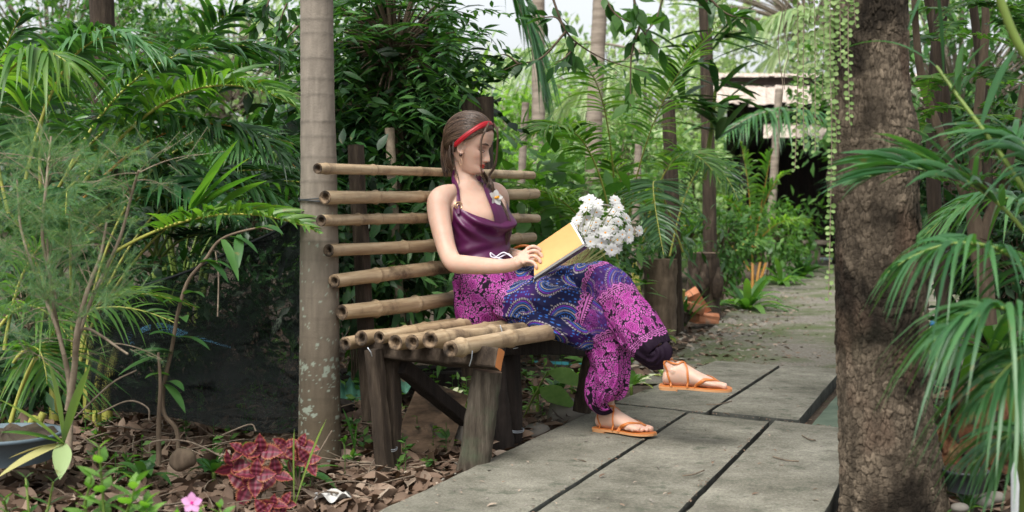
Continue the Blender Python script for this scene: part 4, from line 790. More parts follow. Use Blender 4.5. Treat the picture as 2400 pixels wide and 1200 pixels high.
# ------------------------------------------------------------------ halter top
def satin():
    m = mat('purple_satin', [(.3, (.060, .005, .042)), (.7, (.088, .008, .062))], scale=4, rough=.4, bump=.1, bscale=22, spec=.45, bdist=.006); return m
M['satin'] = satin()
def halter():
    secs = [((1134, 622, 4.915), .122, .09), ((1130, 600, 4.92), .119, .088), ((1126, 570, 4.925), .122, .094), ((1122, 545, 4.93), .127, .103), ((1119, 515, 4.93), .138, .114), ((1116, 492, 4.935), .141, .104), ((1109, 468, 4.94), .143, .088), ((1103, 448, 4.95), .13, .068), ((1098, 436, 4.95), .1, .056)]
    S = spline([list(A3(*c)) + [a, b] for c, a, b in secs], 100); pyk = spline([[c[1]] for c, a, b in secs], 100)[:, 0]; m = 170; ph = np.linspace(-np.pi, np.pi, m)
    topy = np.interp(np.degrees(ph), [-180, -120, -95, -78, -68, -60, -50, -30, -5, 12, 28, 42, 60, 75, 95, 120, 180], [572, 560, 548, 520, 487, 481, 491, 505, 517, 521, 505, 484, 468, 474, 520, 560, 572])
    V = np.zeros((100, m, 3)); T_ = np.linspace(0, 1, 100)
    for j in range(m):
        # rows stop at the neckline of this column
        kt = np.interp(-topy[j], -pyk, np.arange(100)); k = T_ * kt; i0 = np.minimum(k.astype(int), 98); fr = (k - i0)[:, None]; s = S[i0] * (1 - fr) + S[i0 + 1] * fr
        c, a, b = s[:, :3], s[:, 3], s[:, 4]; y = np.interp(k, np.arange(100), pyk)
        cp, sp = math.cos(ph[j]), math.sin(ph[j]); o_ = np.zeros(100); d = np.degrees(ph[j])
        front = max(0, cp); cowl = np.clip(1 - np.abs(y - 528) / 40, 0, 1)
        o_ += .016 * front * cowl * np.sin((y - 480 + (d - 10) ** 2 * .012) / 7.0) * np.clip((T_ - .25) * 2.5, 0, 1)      # swinging cowl folds
        o_ += .005 * np.sin((y + d * .35) / 5.5) * np.clip((y - 560) / 30, 0, 1) + .006 * np.clip((T_ - .93) / .07, 0, 1) * 0
        o_ += .02 * np.exp(-((d + 32) / 26) ** 2 - ((y - 528) / 22) ** 2) + .02 * np.exp(-((d - 42) / 24) ** 2 - ((y - 528) / 22) ** 2)
        V[:, j] = c + cL * ((a + o_) * sp)[:, None] + cF * ((b + o_) * cp)[:, None]
    q = V.reshape(-1, 3); V = V + (.006 * (fbm(q, 22, 3, 6) - .45)).reshape(100, m, 1) * cF
    mb = MB(); mb.add(V, grid_faces(100, m, False)); o = ob('halter_top', mb, M['satin'], person)
    def ribbon(pts, w_, nvec, name, par, m_=M['satin']):
        c = spline(pts, 40); T, _, _ = frames(c); nv = snapn(c); nv = nrm(nv + np.vstack([nv[:1], nv[:-1]]) + np.vstack([nv[1:], nv[-1:]])); S_ = nrm(np.cross(T, nv)); rows = []
        for s in np.linspace(-1, 1, 7): rows.append(c + S_ * s * np.interp(np.linspace(0, 1, 40), np.linspace(0, 1, len(w_)), w_)[:, None] / 2 + nv * (.003 * (1 - s * s) + .0012 * math.sin(s * 7)))
        b = MB(); b.add(np.stack(rows, 1), grid_faces(40, 7, False)); return ob(name, b, m_, par)
    nv = nrm(cF - cL * .7 + UP * .3)
    ribbon([onbody(1068, 398, .006), onbody(1066, 418, .009), onbody(1069, 445, .009), onbody(1074, 482, .009), onbody(1076, 500, .016)], [.014, .018, .017, .013, .016], 0, 'strap', o)
    ribbon([onbody(1119, 412, .006), onbody(1130, 432, .008), onbody(1144, 455, .008), onbody(1160, 490, .012), onbody(1172, 536, .020)], [.018, .026, .042, .064, .08], 0, 'strap', o)
    g = MB(); c = onbody(1075, 483, .008); tube(g, [c + (cL * math.cos(a) + cF * .2 * math.cos(a)) * .016 + UP * .013 * math.sin(a) for a in np.linspace(.5, 6.0, 24)], .0028, 8); tube(g, [c + (cL * math.cos(a)) * .009 + UP * .008 * math.sin(a) - UP * .003 + cF * .004 for a in np.linspace(.5, 5.6, 20)], .002, 8); ob('ring_clasp', g, M['gold'], o)
halter()
# ------------------------------------------------------------------ printed trousers
PINK, PINK2, BLK, NAVY, PURP, BLUE, CREAM = map(np.array, ((.33, .04, .25), (.45, .125, .37), (.010, .003, .012), (.007, .008, .045), (.045, .008, .10), (.03, .11, .38), (.33, .29, .31)))
def mix(c, col, m): m = np.clip(m, 0, 1)[:, None]; return c * (1 - m) + col * m
def floral(s, t, seed, ground):
    c = np.tile(ground, (len(s), 1)) if ground.ndim == 1 else ground.copy()
    wx, wy = s + .004 * np.sin(t * 90), t + .004 * np.sin(s * 80)
    f1, f2, i, ax, ay = voro(wx / .0115, wy / .0115, seed + 5, .95); e = f2 - f1; c = mix(c, PINK2, (e > .2) & (i > .12)); c = mix(c, PINK, (e > .34) & (i > .12))
    g1, g2, gi, ax, ay = voro(wx / .062, wy / .062, seed, .55); r = np.hypot(ax, ay) * .062; an = np.arctan2(ay, ax) + gi * 6
    pet = .0195 + .0028 * np.cos(an * 7) ; c = mix(c, BLK, r < pet + .0025); c = mix(c, PINK2, r < pet); c = mix(c, PINK, r < pet - .002)
    c = mix(c, BLK, (r < pet - .003) & (np.sin(r * 1150 + 1.6 * np.cos(an * 5)) > .72)); c = mix(c, BLK, r < .0022); return c
def lace(c, s, d, col=PINK2):
    """scalloped lace along d=0 (metres), the scallops' bumps to +d"""
    sc_ = np.abs(np.sin(s * np.pi / .022)); arc = .006 + .009 * sc_; c = mix(c, BLK, (d > -.014) & (d < arc + .004)); c = mix(c, col, (np.abs(d - arc) < .0022)); c = mix(c, col, np.abs(d - arc * .45) < .0013); c = mix(c, col, np.abs(d + .002) < .0016)
    dots = (np.hypot(((s / .0085) % 1 - .5) * .0085, d + .009) < .0032); return mix(c, col, dots)
def mandala(s, t, seed):
    n = len(s); c = np.tile(NAVY, (n, 1)); q = np.stack([s, t, s * 0], -1); c = mix(c, PURP, (fbm(q, 9, 2, seed) - .42) * 5)
    f1, f2, i, ax, ay = voro(s / .0125, t / .0125, seed + 3, .35); c = mix(c, BLUE * 1.1, (f1 < .25) & (i > .55)); c = mix(c, CREAM * .7, (np.abs(ax) < .09) & (np.abs(ay) < .32) & (i < .15))
    per = .17; k = np.floor(s / per + .5); k2 = np.floor(t / .15 + .5 + .5 * (k % 2)); xx = (s / per + .5 - k - .5) * per; yy = (t / .15 + .5 + .5 * (k % 2) - k2 - .5) * .15
    r = np.hypot(xx * .85, yy * 1.15); an = np.arctan2(yy * 1.15, xx * .85); c = mix(c, NAVY * .5, r < .068)
    for rad, wd, col, m_ in ((.066, .0028, CREAM, 56), (.0595, .0016, PURP * 3, 0), (.055, .0017, BLUE, 0), (.049, .0018, CREAM * .75, 0), (.0435, .0013, BLUE * .8, 0), (.031, .0016, CREAM * .7, 0), (.026, .0012, BLUE, 0), (.012, .0016, CREAM * .7, 0)):
        mk = np.abs(r - rad) < wd
        if m_: mk = mk & (np.sin(an * m_) > -.2)
        c = mix(c, col, mk)
    c = mix(c, BLUE * .8, (np.abs(r - .035) < .003) & (np.sin(an * 26) > .4)); c = mix(c, CREAM * .6, (np.abs(r - .018) < .003) & (np.sin(an * 12) > .55)); c = mix(c, BLK, r < .006); return c
def trouser_part(mb, rows, n, seg, zones, seed, fold=.008, gather=None, s0=0.0, upv=UP):
    """rows: px,py,depth,r_up,r_side ; zones: list of (t_end_fraction, kind)"""
    S = spline([list(A3(*r[:3])) + [r[3], r[4]] for r in rows], n); T, N, B = frames(S[:, :3], upv); th = np.linspace(0, 2 * np.pi, seg + 1); u = np.linspace(0, 1, n)
    R1 = S[:, 3][:, None]; R2 = S[:, 4][:, None]; dirs = N[:, None] * np.cos(th)[None, :, None] * R1[..., None] + B[:, None] * np.sin(th)[None, :, None] * R2[..., None]
    V = S[:, None, :3] + dirs; q = V.reshape(-1, 3); arc = np.concatenate([[0], np.cumsum(np.linalg.norm(np.diff(S[:, :3], axis=0), axis=1))]); rm = float(S[:, 3:5].mean())
    qs = np.stack([np.cos(th)[None] * np.ones((n, 1)) * rm, np.sin(th)[None] * np.ones((n, 1)) * rm, arc[:, None] * np.ones((1, seg + 1))], -1).reshape(-1, 3)
    rid = 1 - np.abs(2 * fbm(qs * [1, 1, .45], 13, 3, seed) - .95); soft = fbm(qs, 7, 2, seed + 5) - .4; d = fold * (2.4 * (rid ** 3 - .5)) + fold * 2.0 * soft
    if gather is not None:
        g = np.interp(u, [p[0] for p in gather], [p[1] for p in gather])[:, None]; d = d + (g * np.cos(th * 15 + 2.5 * np.sin(th * 3) + 6 * u[:, None] * np.sin(th))[:]).ravel() * .011
    V = (q + nrm(dirs.reshape(-1, 3)) * d[:, None])
    s = (np.tile(th, n) * rm) + s0; t = np.repeat(arc, seg + 1); tf = np.repeat(u, seg + 1) * arc[-1]; wob = .012 * np.sin(s * 9 + seed)
    Ltot = arc[-1]; lo = 0; c = np.zeros((len(s), 3)); done = np.zeros(len(s), bool)
    for (e, kind) in zones:
        z = (t + wob < e * Ltot) & ~done if e < 1 else ~done
        if kind == 'pink': cc = floral(s[z], t[z], seed, BLK)
        elif kind == 'blue': cc = mandala(s[z], t[z], seed)
        elif kind == 'purple': cc = floral(s[z], t[z], seed + 2, PURP); m_ = np.clip(fbm(np.stack([s[z], t[z], s[z] * 0], -1), 16, 2, 3) * 2 - .6, 0, 1)[:, None]; cc = cc * m_ + (np.tile(PURP, (z.sum(), 1)) * .6 + mandala(s[z], t[z], seed) * .5) * (1 - m_)
        else: cc = np.tile(BLK, (z.sum(), 1))
        c[z] = cc; done |= z
    for e, sg, col in [(zones[k][0], (1 if zones[k][1] in ('pink', 'purple') and zones[k + 1][1] in ('black', 'blue') else -1), PINK2) for k in range(len(zones) - 1)]: c = lace(c, s, sg * (t + wob - e * Ltot + sg * .012), col)
    mb.add(V, grid_faces(n, seg + 1, False), col=c); return S
def trousers():
    mb = MB()
    trouser_part(mb, [(1132, 616, 4.915, .084, .118), (1136, 640, 4.91, .1, .13), (1144, 680, 4.895, .125, .15), (1152, 715, 4.885, .135, .16), (1165, 745, 4.87, .125, .15), (1178, 762, 4.86, .075, .10), (1182, 768, 4.86, .02, .03)], 230, 360, [(.06, 'black'), (1.1, 'pink')], 3, .0085, [(0, 1.2), (.2, .5), (.5, .1)], upv=pF)
    trouser_part(mb, [(1130, 712, 4.86, .07, .09), (1185, 713, 4.825, .088, .115), (1250, 716, 4.765, .09, .105), (1330, 726, 4.705, .092, .09), (1388, 742, 4.685, .085, .08), (1416, 790, 4.70, .075, .075), (1428, 850, 4.71, .076, .077), (1423, 890, 4.715, .080, .078), (1411, 925, 4.72, .064, .064), (1414, 940, 4.725, .042, .042), (1420, 938, 4.725, .034, .034)], 420, 300, [(.2, 'pink'), (.52, 'blue'), (.64, 'purple'), (1.1, 'pink')], 7, .009, [(0, 0), (.6, .1), (.85, .5), (.97, .9), (1, .5)])
    trouser_part(mb, [(1165, 690, 5.03, .07, .09), (1215, 684, 4.99, .085, .1), (1290, 676, 4.92, .084, .09), (1370, 668, 4.81, .086, .085), (1428, 676, 4.705, .092, .084), (1466, 728, 4.63, .084, .08), (1498, 774, 4.56, .079, .074), (1524, 806, 4.53, .073, .066), (1541, 826, 4.512, .060, .052), (1538, 821, 4.515, .052, .044)], 420, 300, [(.1, 'pink'), (.56, 'blue'), (.68, 'purple'), (.945, 'pink'), (1.1, 'black')], 12, .008, [(0, 0), (.7, .1), (1, .15)])
    trouser_part(mb, [(1190, 735, 4.84, .05, .08), (1245, 744, 4.77, .054, .105), (1310, 760, 4.69, .054, .105), (1362, 782, 4.70, .050, .09), (1398, 796, 4.72, .03, .05)], 200, 260, [(.1, 'pink'), (1.1, 'blue')], 21, .009)
    trouser_part(mb, [(1200, 700, 4.93, .07, .12), (1260, 695, 4.88, .075, .12), (1330, 690, 4.80, .075, .1), (1380, 700, 4.75, .06, .07)], 160, 220, [(.38, 'pink'), (1.1, 'blue')], 31, .009)
    return ob('trousers', mb, attrmat('printed_cotton', rough=.75, spec=.2, bump=.12, bscale=500), person)
tr = trousers()
def drawstring():
    mb = MB()
    for pts in ([(1163, 603, 4.80), (1150, 593, 4.79), (1152, 602, 4.785), (1168, 604, 4.785), (1190, 595, 4.785), (1199, 606, 4.78), (1180, 609, 4.78), (1165, 604, 4.78)], [(1166, 604, 4.785), (1176, 612, 4.78), (1186, 622, 4.775), (1192, 618, 4.77)], [(1163, 602, 4.785), (1180, 592, 4.78), (1196, 600, 4.775), (1206, 608, 4.77)]):
        tube(mb, spline([A3(*p) for p in pts], 40), .0028, 7)
    ob('drawstring', mb, flat('white_cord', (.72, .68, .78), rough=.8), tr)
    b = MB(); c = spline([A3(1224, 592, 4.55), A3(1231, 583, 4.53), A3(1238, 589, 4.52), A3(1236, 600, 4.51)], 16); tube(b, c, .002, 6)
drawstring()
# ------------------------------------------------------------------ sandals
M['leather'] = flat('tan_leather', (.48, .15, .035), rough=.42, bump=.2); M['sole'] = flat('tan_sole', (.5, .25, .11), rough=.6)
def sandal(W, med, shank):
    dv = lambda p: W(p) - W([0, 0, 0]); out = [(-.012, 0, .02), (.0, 0, .03), (.04, 0, .033), (.08, 0, .032), (.12, med * .003, .037), (.165, med * .004, .046), (.2, med * .005, .045), (.228, med * .009, .034), (.243, med * .013, .014)]
    S = spline([list(o) for o in out], 40); ring = np.concatenate([np.stack([S[:, 0], S[:, 1] + S[:, 2]], -1), np.stack([S[::-1, 0], S[::-1, 1] - S[::-1, 2]], -1)]); n = len(ring)
    def slabm(z0, z1, sc, mi, b, lim=None):
        r = ring * 1.0; c = r.mean(0); r = c + (r - c) * sc
        if lim: r = r.copy(); r[:, 0] = np.minimum(r[:, 0], lim)
        a = np.column_stack([r, np.full(n, z0)]); e = np.column_stack([r, np.full(n, z1)]); b.add(W(np.vstack([a, e])), grid_faces(2, n), mi=mi); idx = np.arange(n)
        for k, z in ((0, z0), (1, z1)): q = np.vstack([np.column_stack([r, np.full(n, z)]), [*r.mean(0), z]]); b.add(W(q), np.stack([idx, (idx + 1) % n, np.full(n, n)], -1), mi=mi)
    b = MB(); slabm(-.0075, .0005, 1.0, 1, b); slabm(.0005, .0025, .985, 0, b); slabm(-.0135, -.0075, .985, 1, b, .055)
    o = ob('sandal', b, [M['leather'], M['sole']], person, smooth=False); fix_normals(o)
    def st(pts, w_=.008, name='strap'):
        c = spline([W(p) for p in pts], 24); c2 = snap(c, .0022, .028); c2[:2] = c[:2] if pts[0][2] < .01 else c2[:2]; c2[-1] = c[-1] if pts[-1][2] < .01 else c2[-1]; c = spline(c2, 36); T, N, B = frames(c); s = MB(); rows = []; nv = snapn(c); S_ = nrm(np.cross(T, nv))
        for a in np.linspace(0, 2 * np.pi, 8, endpoint=False): rows.append(c + S_ * math.cos(a) * w_ / 2 + nv * math.sin(a) * .0016)
        s.add(np.stack(rows, 1), grid_faces(36, 8)); ob(name, s, M['leather'], o)
    m = med
    for s_ in (1, -1): st([(.196, m * .017, .016), (.188, m * .017, .030), (.165, m * .010 + s_ * .026 * (1 if s_ == m else 1), .036 - .004 * (s_ != m)), (.135, s_ * .040, .024), (.115, s_ * .0385, .002)], .0125)
    for s_ in (1, -1):
        st([(.088, s_ * .036, .002), (.09, s_ * .034, .035), (.082, s_ * .016, .076), (.066, -s_ * .012, .088), (.045, -s_ * .031, .093), (.02, -s_ * .026, .094), (.008, 0, .092)], .0075)
        st([(.032, s_ * .034, .002), (.022, s_ * .032, .035), (.010, s_ * .026, .07), (.006, 0, .09)], .007)
    sh = np.array(shank); c0 = np.array([.04, 0, .045]) + sh * .06; st([tuple(c0 + np.array([.034 * math.cos(a), .031 * math.sin(a), .006 * math.cos(a)])) for a in np.linspace(0, 6.4, 14)], .006)
sandal(RFT, 1, (.05, 0, 1)); sandal(LFT, -1, (-.62, .06, .78))
# ------------------------------------------------------------------ book
def book():
    M['page_yellow'] = flat('yellow_endpaper', (.56, .30, .105), rough=.6, bump=.03); M['page'] = flat('white_pages', (.78, .78, .76), rough=.7, bump=.05); M['cover'] = mat('dark_printed_cover', [(.42, (.012, .014, .02)), (.5, (.03, .035, .05)), (.56, (.3, .28, .25)), (.6, (.02, .02, .03))], scale=60, rough=.3, bump=0, stretch=(1, 1, 3))
    t = thing('book', 'open paperback with plain yellow inner page facing out, held in both hands', 'book', P(1300, 600, 4.55))
    A, B, C, D = A3(1252, 646, 4.44), A3(1366, 572, 4.50), A3(1336, 522, 4.62), A3(1254, 578, 4.57)
    n_ = nrm(np.cross(B - A, D - A)); 
    if n_[1] > 0: n_ = -n_
    def sheet(q, th, m, name, par, bow=.006, rough=0):
        a, b, c, d = q; mb = MB(); nu, nv = 12, 10; top = []
        for v in np.linspace(0, 1, nv):
            for u in np.linspace(0, 1, nu): p = (a * (1 - u) + b * u) * (1 - v) + (d * (1 - u) + c * u) * v; top.append(p + n_ * bow * math.sin(np.pi * v) * 1.0)
        top = np.array(top); bot = top - n_ * th; g = np.arange(nu * nv).reshape(nv, nu); ring = np.concatenate([g[0, :], g[1:, -1], g[-1, -2::-1], g[-2:0:-1, 0]])
        mb.add(top, grid_faces(nv, nu, False)); mb.add(bot, grid_faces(nv, nu, False)[:, ::-1]); mb.add(np.concatenate([top[ring], bot[ring]]), grid_faces(2, len(ring))); o = ob(name, mb, m, par, smooth=False); fix_normals(o); return o
    sheet((A, B, C, D), .0008, M['page_yellow'], 'yellow_page', t)
    dn = -n_ * .0012; ex = nrm(B - A) * .006
    sheet((A + dn, B + ex + dn, C + ex * 1.5 + dn, D + dn), .010, M['page'], 'page_block', t)
    sheet((A - n_ * .0125 - ex * .3, B + ex * 2.4 - n_ * .0125, C + ex * 2 - n_ * .0125, D - n_ * .0125), .0012, M['cover'], 'cover', t)
    # the far half of the open book, its dark printed front turned down to the lap
    A2, B2 = A3(1250, 661, 4.475), A3(1377, 581, 4.545)
    sheet((A2, B2, B - n_ * .014 + ex, A - n_ * .014), .0015, M['cover'], 'cover', t, 0)
    m = MB(); tube(m, [A - n_ * .006 + (A - B) * .005, A3(1252, 655, 4.425), A2], .0016, 5); tube(m, [A2, B2], .0014, 5); ob('spine_edge', m, M['page'], t)
    w2 = MB(); q = A3(1262, 574, 4.60); w2.add(np.array([q, A3(1252, 580, 4.585), A3(1254, 590, 4.58), A3(1282, 566, 4.60)]), [[0, 1, 2, 3]]); ob('loose_page', w2, M['page'], t)
book()
# ------------------------------------------------------------------ bag and bouquet
def bag():
    m = mat('woven_straw', [(.3, (.2, .11, .06)), (.7, (.4, .26, .16))], scale=30, stretch=(1, 1, 8), rough=.85, bump=.8, bscale=60)
    c = P(1290, 640, 5.16); t = thing('straw_bag', 'light brown woven straw bag on the bench beyond the reader', 'bag', c); mb = MB(); n = 60
    rows = [(c + Vector((0, 0, -.16)), .13, .05), (c + Vector((0, 0, -.06)), .15, .065), (c + Vector((0, 0, .04)), .165, .06), (c + Vector((0.0, 0, .10)), .17, .045)]
    d1, d2 = unit(.9, .2, .12), unit(-.2, .9, 0); S = spline([list(a) + [b, e] for a, b, e in rows], n); th = np.linspace(0, 2 * np.pi, 90, endpoint=False); rib = 1 + .02 * np.sin(np.arange(n) * np.pi / 1.5)[:, None]
    V = S[:, None, :3] + d1 * (S[:, 3:4] * rib * np.cos(th))[..., None] + d2 * (S[:, 4:5] * rib * np.sin(th))[..., None]; mb.add(V, grid_faces(n, 90)); ob('basket', mb, m, t)
    h = MB(); tube(h, spline([A3(1190, 600, 5.15), A3(1205, 583, 5.12), A3(1230, 576, 5.1), A3(1262, 585, 5.1)], 20), .006, 8); ob('handle', h, M['leather'], t)
bag()
def bouquet():
    M['petal'] = leafmat('white_petal', [(.2, (.56, .56, .54)), (.8, (.70, .70, .69))], rough=.6, trans=.25, tcol=(1, 1, .95)); M['disc'] = flat('yellow_disc', (.7, .32, .03), rough=.9)
    t = thing('daisy_bouquet', 'bunch of white daisies with thin green stems standing in the straw bag', 'bouquet', P(1345, 640, 5.05)); base = A3(1345, 640, 5.05)
    pet = leaf_t(.46, 4, fold=.15, bend=.16, peak=.62, tip=.45); pm = MB(); n = 9
    for ring, (sc_, zz, el) in enumerate(((1, 0, .16), (.78, .04, .3))):
        an = np.arange(n) * 2 * np.pi / n + ring * .35 + rs.normal(0, .06, n); d = np.stack([np.cos(an), np.sin(an), np.full(n, el)], -1); put_leaves(pm, pet, d * .06 + [0, 0, zz], mats_dir(d, roll=.08), sc_)
    pmesh = pm.mesh('petals', M['petal']); dm = MB(); loft(dm, [(np.array([0, 0, .0]), np.array([.15, 0, 0]), np.array([0, .15, 0])), (np.array([0, 0, .09]), np.array([.14, 0, 0]), np.array([0, .14, 0])), (np.array([0, 0, .14]), np.array([.05, 0, 0]), np.array([0, .05, 0]))], 6, 10); dmesh = dm.mesh('disc', M['disc'])
    heads = [(1383, 470), (1400, 478), (1420, 482), (1440, 480), (1374, 490), (1395, 497), (1412, 500), (1432, 498), (1448, 502), (1362, 508), (1380, 513), (1402, 520), (1422, 518), (1442, 522), (1460, 516), (1358, 530), (1376, 540), (1398, 542), (1418, 545), (1438, 540), (1456, 545), (1472, 535), (1388, 562), (1410, 564), (1430, 562), (1448, 560), (1445, 578), (1488, 540), (1371, 468), (1355, 518), (1466, 552), (1428, 585), (1405, 488), (1386, 528), (1448, 488), (1443, 470)]
    sm = MB()
    for k, (px, py) in enumerate(heads):
        z = 4.98 + rnd.uniform(-.13, .13); p = A3(1415 + (px - 1415) * 1.08 + rnd.uniform(-5, 5), 525 + (py - 525) * 1.05 + rnd.uniform(-4, 4), z); out = nrm(p - A3(1395, 575, 5.06) + rs.normal(0, .03, 3) + np.array([0, -.06, .0])); u = nrm(np.cross(out, [0, .3, 1.])); v = np.cross(out, u); s = rnd.uniform(.021, .030)
        d = bpy.data.objects.new('daisy', pmesh); d.parent = t; wl = worldloc(t); d.matrix_local = Matrix([[u[0] * s, v[0] * s, out[0] * s, p[0] - wl.x], [u[1] * s, v[1] * s, out[1] * s, p[1] - wl.y], [u[2] * s, v[2] * s, out[2] * s, p[2] - wl.z], [0, 0, 0, 1]]); COL.objects.link(d)
        c = bpy.data.objects.new('flower_centre', dmesh); c.parent = d; COL.objects.link(c)
        b = base + rs.normal(0, .015, 3); st = MB(); tube(st, bez(b, b * .4 + p * .6 + np.array([-.01, 0, -.015]), p, 10), .0014, 4, cap=False); ob('stem', st, M['pale_green'], t)
    lv = MB(); n = 260; u = rs.uniform(.15, .8, n); tip = np.array([A3(*heads[i % len(heads)], 5.0) for i in range(n)]); pos = base * (1 - u[:, None]) + tip * u[:, None] + rs.normal(0, .008, (n, 3)); d = nrm(tip - base + rs.normal(0, .06, (n, 3))); put_leaves(lv, T_NEEDLE, pos, mats_dir(d), rs.uniform(.02, .05, n), wsc=1.0); tag(ob('foliage', lv, M['leaf_lime'], t), kind='stuff')
M['pale_green'] = flat('pale_green_stem', (.36, .38, .16), rough=.6)
bouquet()
def hair_flower():
    t = thing('hair_flower', 'white artificial flower with orange centre pinned beside the woman\'s far shoulder', 'flower', P(1162, 465, 4.9)); c = A3(1160, 464, 4.88); out = nrm(np.array([.55, -.7, .2])); u = nrm(np.cross(out, UP)); v = np.cross(u, out)
    for k in range(5):
        a = k * 1.257 + .5; d = (u * math.cos(a) + v * math.sin(a)) + out * .35; leaf_objects(t, T_ROUND, [c], mats_dir(d[None], out[None], .2), .034, M['petal'], 'petal')
    b = MB(); tube(b, [c, c + out * .018 + u * -.004], [.004, .006], 8); ob('flower_centre', b, M['disc'], t)
hair_flower()
# ================================================================== vegetation helpers
def pv(px, py, z): return P(px, py, z)
def pick_near(pos, size, k):
    d = size / pos[:, 1]; return np.argsort(-d)[:k]
def bush(name, label, cat, px, pyb, z, cx, cy, rx, ry, lm, tmpl=None, leaf=.06, n=1500, clumps=60, depth=None, trunk=.012, sm='stem', indiv=0, group=None, droop=.25, nst=5, pinnate=False, clr=1.0, hollow=.35, leanz=0.0, spread=1.0, stems=True):
    """a woody plant: base at pixel px,pyb at depth z; crown ellipsoid centre cx,cy radii rx,ry in photo pixels"""
    tmpl = tmpl or T_OVAL; s = z / F; base = pv(px, pyb, z); base.z = GZ; C = np.array(list(pv(cx, cy, z + leanz))); R = np.array([rx * s, (depth if depth else rx * s * .8), ry * s])
    t = thing(name, label, cat, base, group); q = nrm(rs.normal(0, 1, (clumps, 3))) * (rs.uniform(hollow, 1, clumps) ** .6)[:, None]; E = C + q * R
    st = MB(); b = np.array(list(base)); mids = []
    core = C - [0, 0, R[2] * .55]
    if stems:
        for k in range(nst):
            o_ = rs.normal(0, 1, 3) * R * .25; tube(st, bez(b + rs.normal(0, trunk, 3) * [1, 1, 0], (b * .5 + core * .5) + o_ * .6 + [0, 0, .1 * R[2]], C + o_, 14), np.linspace(trunk, trunk * .4, 14), 6, cap=False)
        for e in E[:140]:
            a = C * .65 + core * .35 + (e - C) * .15; tube(st, bez(a, (a + e) / 2 + [0, 0, .1 * R[2]], e, 6), np.linspace(trunk * .4, trunk * .12, 6), 4, cap=False)
        ob('trunk' if nst == 1 else 'stem', st, M[sm], t)
    out = nrm(E - C); per = max(1, n // clumps); L = []; D = []; Uv = []
    for e, o in zip(E, out):
        tw = nrm(o * .8 + rs.normal(0, .5, 3) + [0, 0, .1]); ln = leaf * 2.6 * spread
        if pinnate:
            for r_ in range(max(1, per // 14)):
                tw2 = nrm(o * .7 + rs.normal(0, .6, 3) + [0, 0, .15]); side = nrm(np.cross(tw2, UP)); k = 14; u = np.repeat(np.linspace(.15, 1, 7), 2); sg = np.tile([-1, 1], 7)
                p = e + rs.normal(0, leaf * .6, 3) + tw2 * (u * leaf * 3.4)[:, None] + np.array([0, 0, -1.]) * (u ** 2 * leaf * .9)[:, None]; d = tw2 * .45 + side * sg[:, None] * .9 + rs.normal(0, .12, (k, 3)) - [0, 0, droop * .6]
                L.append(p); D.append(d); Uv.append(np.tile([0, 0, 1.], (k, 1)))
        else:
            u = rs.uniform(-.2, 1, per)[:, None]; p = e + tw * u * ln + rs.normal(0, leaf * .7 * spread, (per, 3)); d = tw * .6 + nrm(rs.normal(0, 1, (per, 3))) * .9 + o * .3 - [0, 0, droop]; L.append(p); D.append(d); Uv.append(np.tile([0, 0, 1.], (per, 1)) + o * .5)
    L, D, Uv = np.vstack(L), np.vstack(D), np.vstack(Uv); sz = leaf * rs.uniform(.55, 1.25, len(L)); Mx = mats_dir(D, Uv, .35)
    ok = L[:, 2] > GZ + .02; L, sz, Mx = L[ok], sz[ok], Mx[ok]
    if indiv:
        o_ = pick_near(L, sz, min(indiv, 300)); leaf_objects(t, tmpl, L[o_], Mx[o_], sz[o_], M[lm]); m = np.ones(len(L), bool); m[o_] = False; L, sz, Mx = L[m], sz[m], Mx[m]
    if len(L):
        mb = MB(); put_leaves(mb, tmpl, L, Mx, sz); o = ob('foliage' if indiv else 'crown', mb, M[lm], t)
        if indiv: tag(o, kind='stuff')
    return t
S_OVAL = leaf_t(.5, 2, fold=.15, bend=.2); S_LANCE = leaf_t(.28, 2, fold=.15, bend=.25, peak=.4); S_BIG = leaf_t(.62, 4, fold=.2, bend=.35, peak=.35)
def palm(name, label, px, pyb, z, fr=(), nrand=0, lm='palm_left', rm='green_stem', L=.3, W=.022, n=34, rl=(.9, 1.5), el=(.5, 1.2), az=(0, 6.28), stems=3, srad=.016, h=.25, group=None, indiv_idx=(), droop=.45, cat='palm', seed=0, roll=0.0, K=5, fwd=(.35, 1.0), lift=.25):
    base = pv(px, pyb, z); base.z = GZ if stems else base.z; t = thing(name, label, cat, base, group); b = np.array(list(base)); R_ = random.Random(seed)
    for k in range(stems):
        a = R_.uniform(0, 6.28); p0 = b + np.array([math.cos(a), math.sin(a), 0]) * .05 * stems ** .5; s = MB(); tube(s, [p0, p0 + [0, 0, h * .5], p0 + np.array([math.cos(a) * .05, math.sin(a) * .05, h])], [srad * 1.3, srad, srad * .8], 8); ob('stem', s, M[rm], t)
    for k, f in enumerate(fr):
        kw = dict(L=L, W=W, n=n, droop=droop, lm=M[lm], rm=M[rm], K=K, roll=roll, fwd=fwd, lift=lift); pts = f[:3]
        if len(f) > 3:
            e = dict(f[3]); 
            for q in ('lm', 'rm'):
                if q in e: e[q] = M[e[q]]
            kw.update(e)
        frond(t, *[pv(*p) for p in pts], indiv=(k in indiv_idx), **kw)
    for k in range(nrand):
        a = R_.uniform(*az); e = R_.uniform(*el); ln = R_.uniform(*rl); d = np.array([math.cos(a), math.sin(a), 0]); p0 = b + d * .03 + [0, 0, h * R_.uniform(.6, 1)]
        p1 = p0 + d * ln * .45 * math.cos(e) + UP * ln * .8 * math.sin(e); p2 = p0 + d * ln * (.55 + .5 * math.cos(e)) + UP * ln * (.75 * math.sin(e) - .22)
        frond(t, p0, p1, p2, L=L * R_.uniform(.8, 1.1), W=W, n=n, droop=droop, lm=M[lm], rm=M[rm], roll=R_.uniform(-.4, .4) + roll, K=K, fwd=fwd, lift=lift, start=.3)
    return t
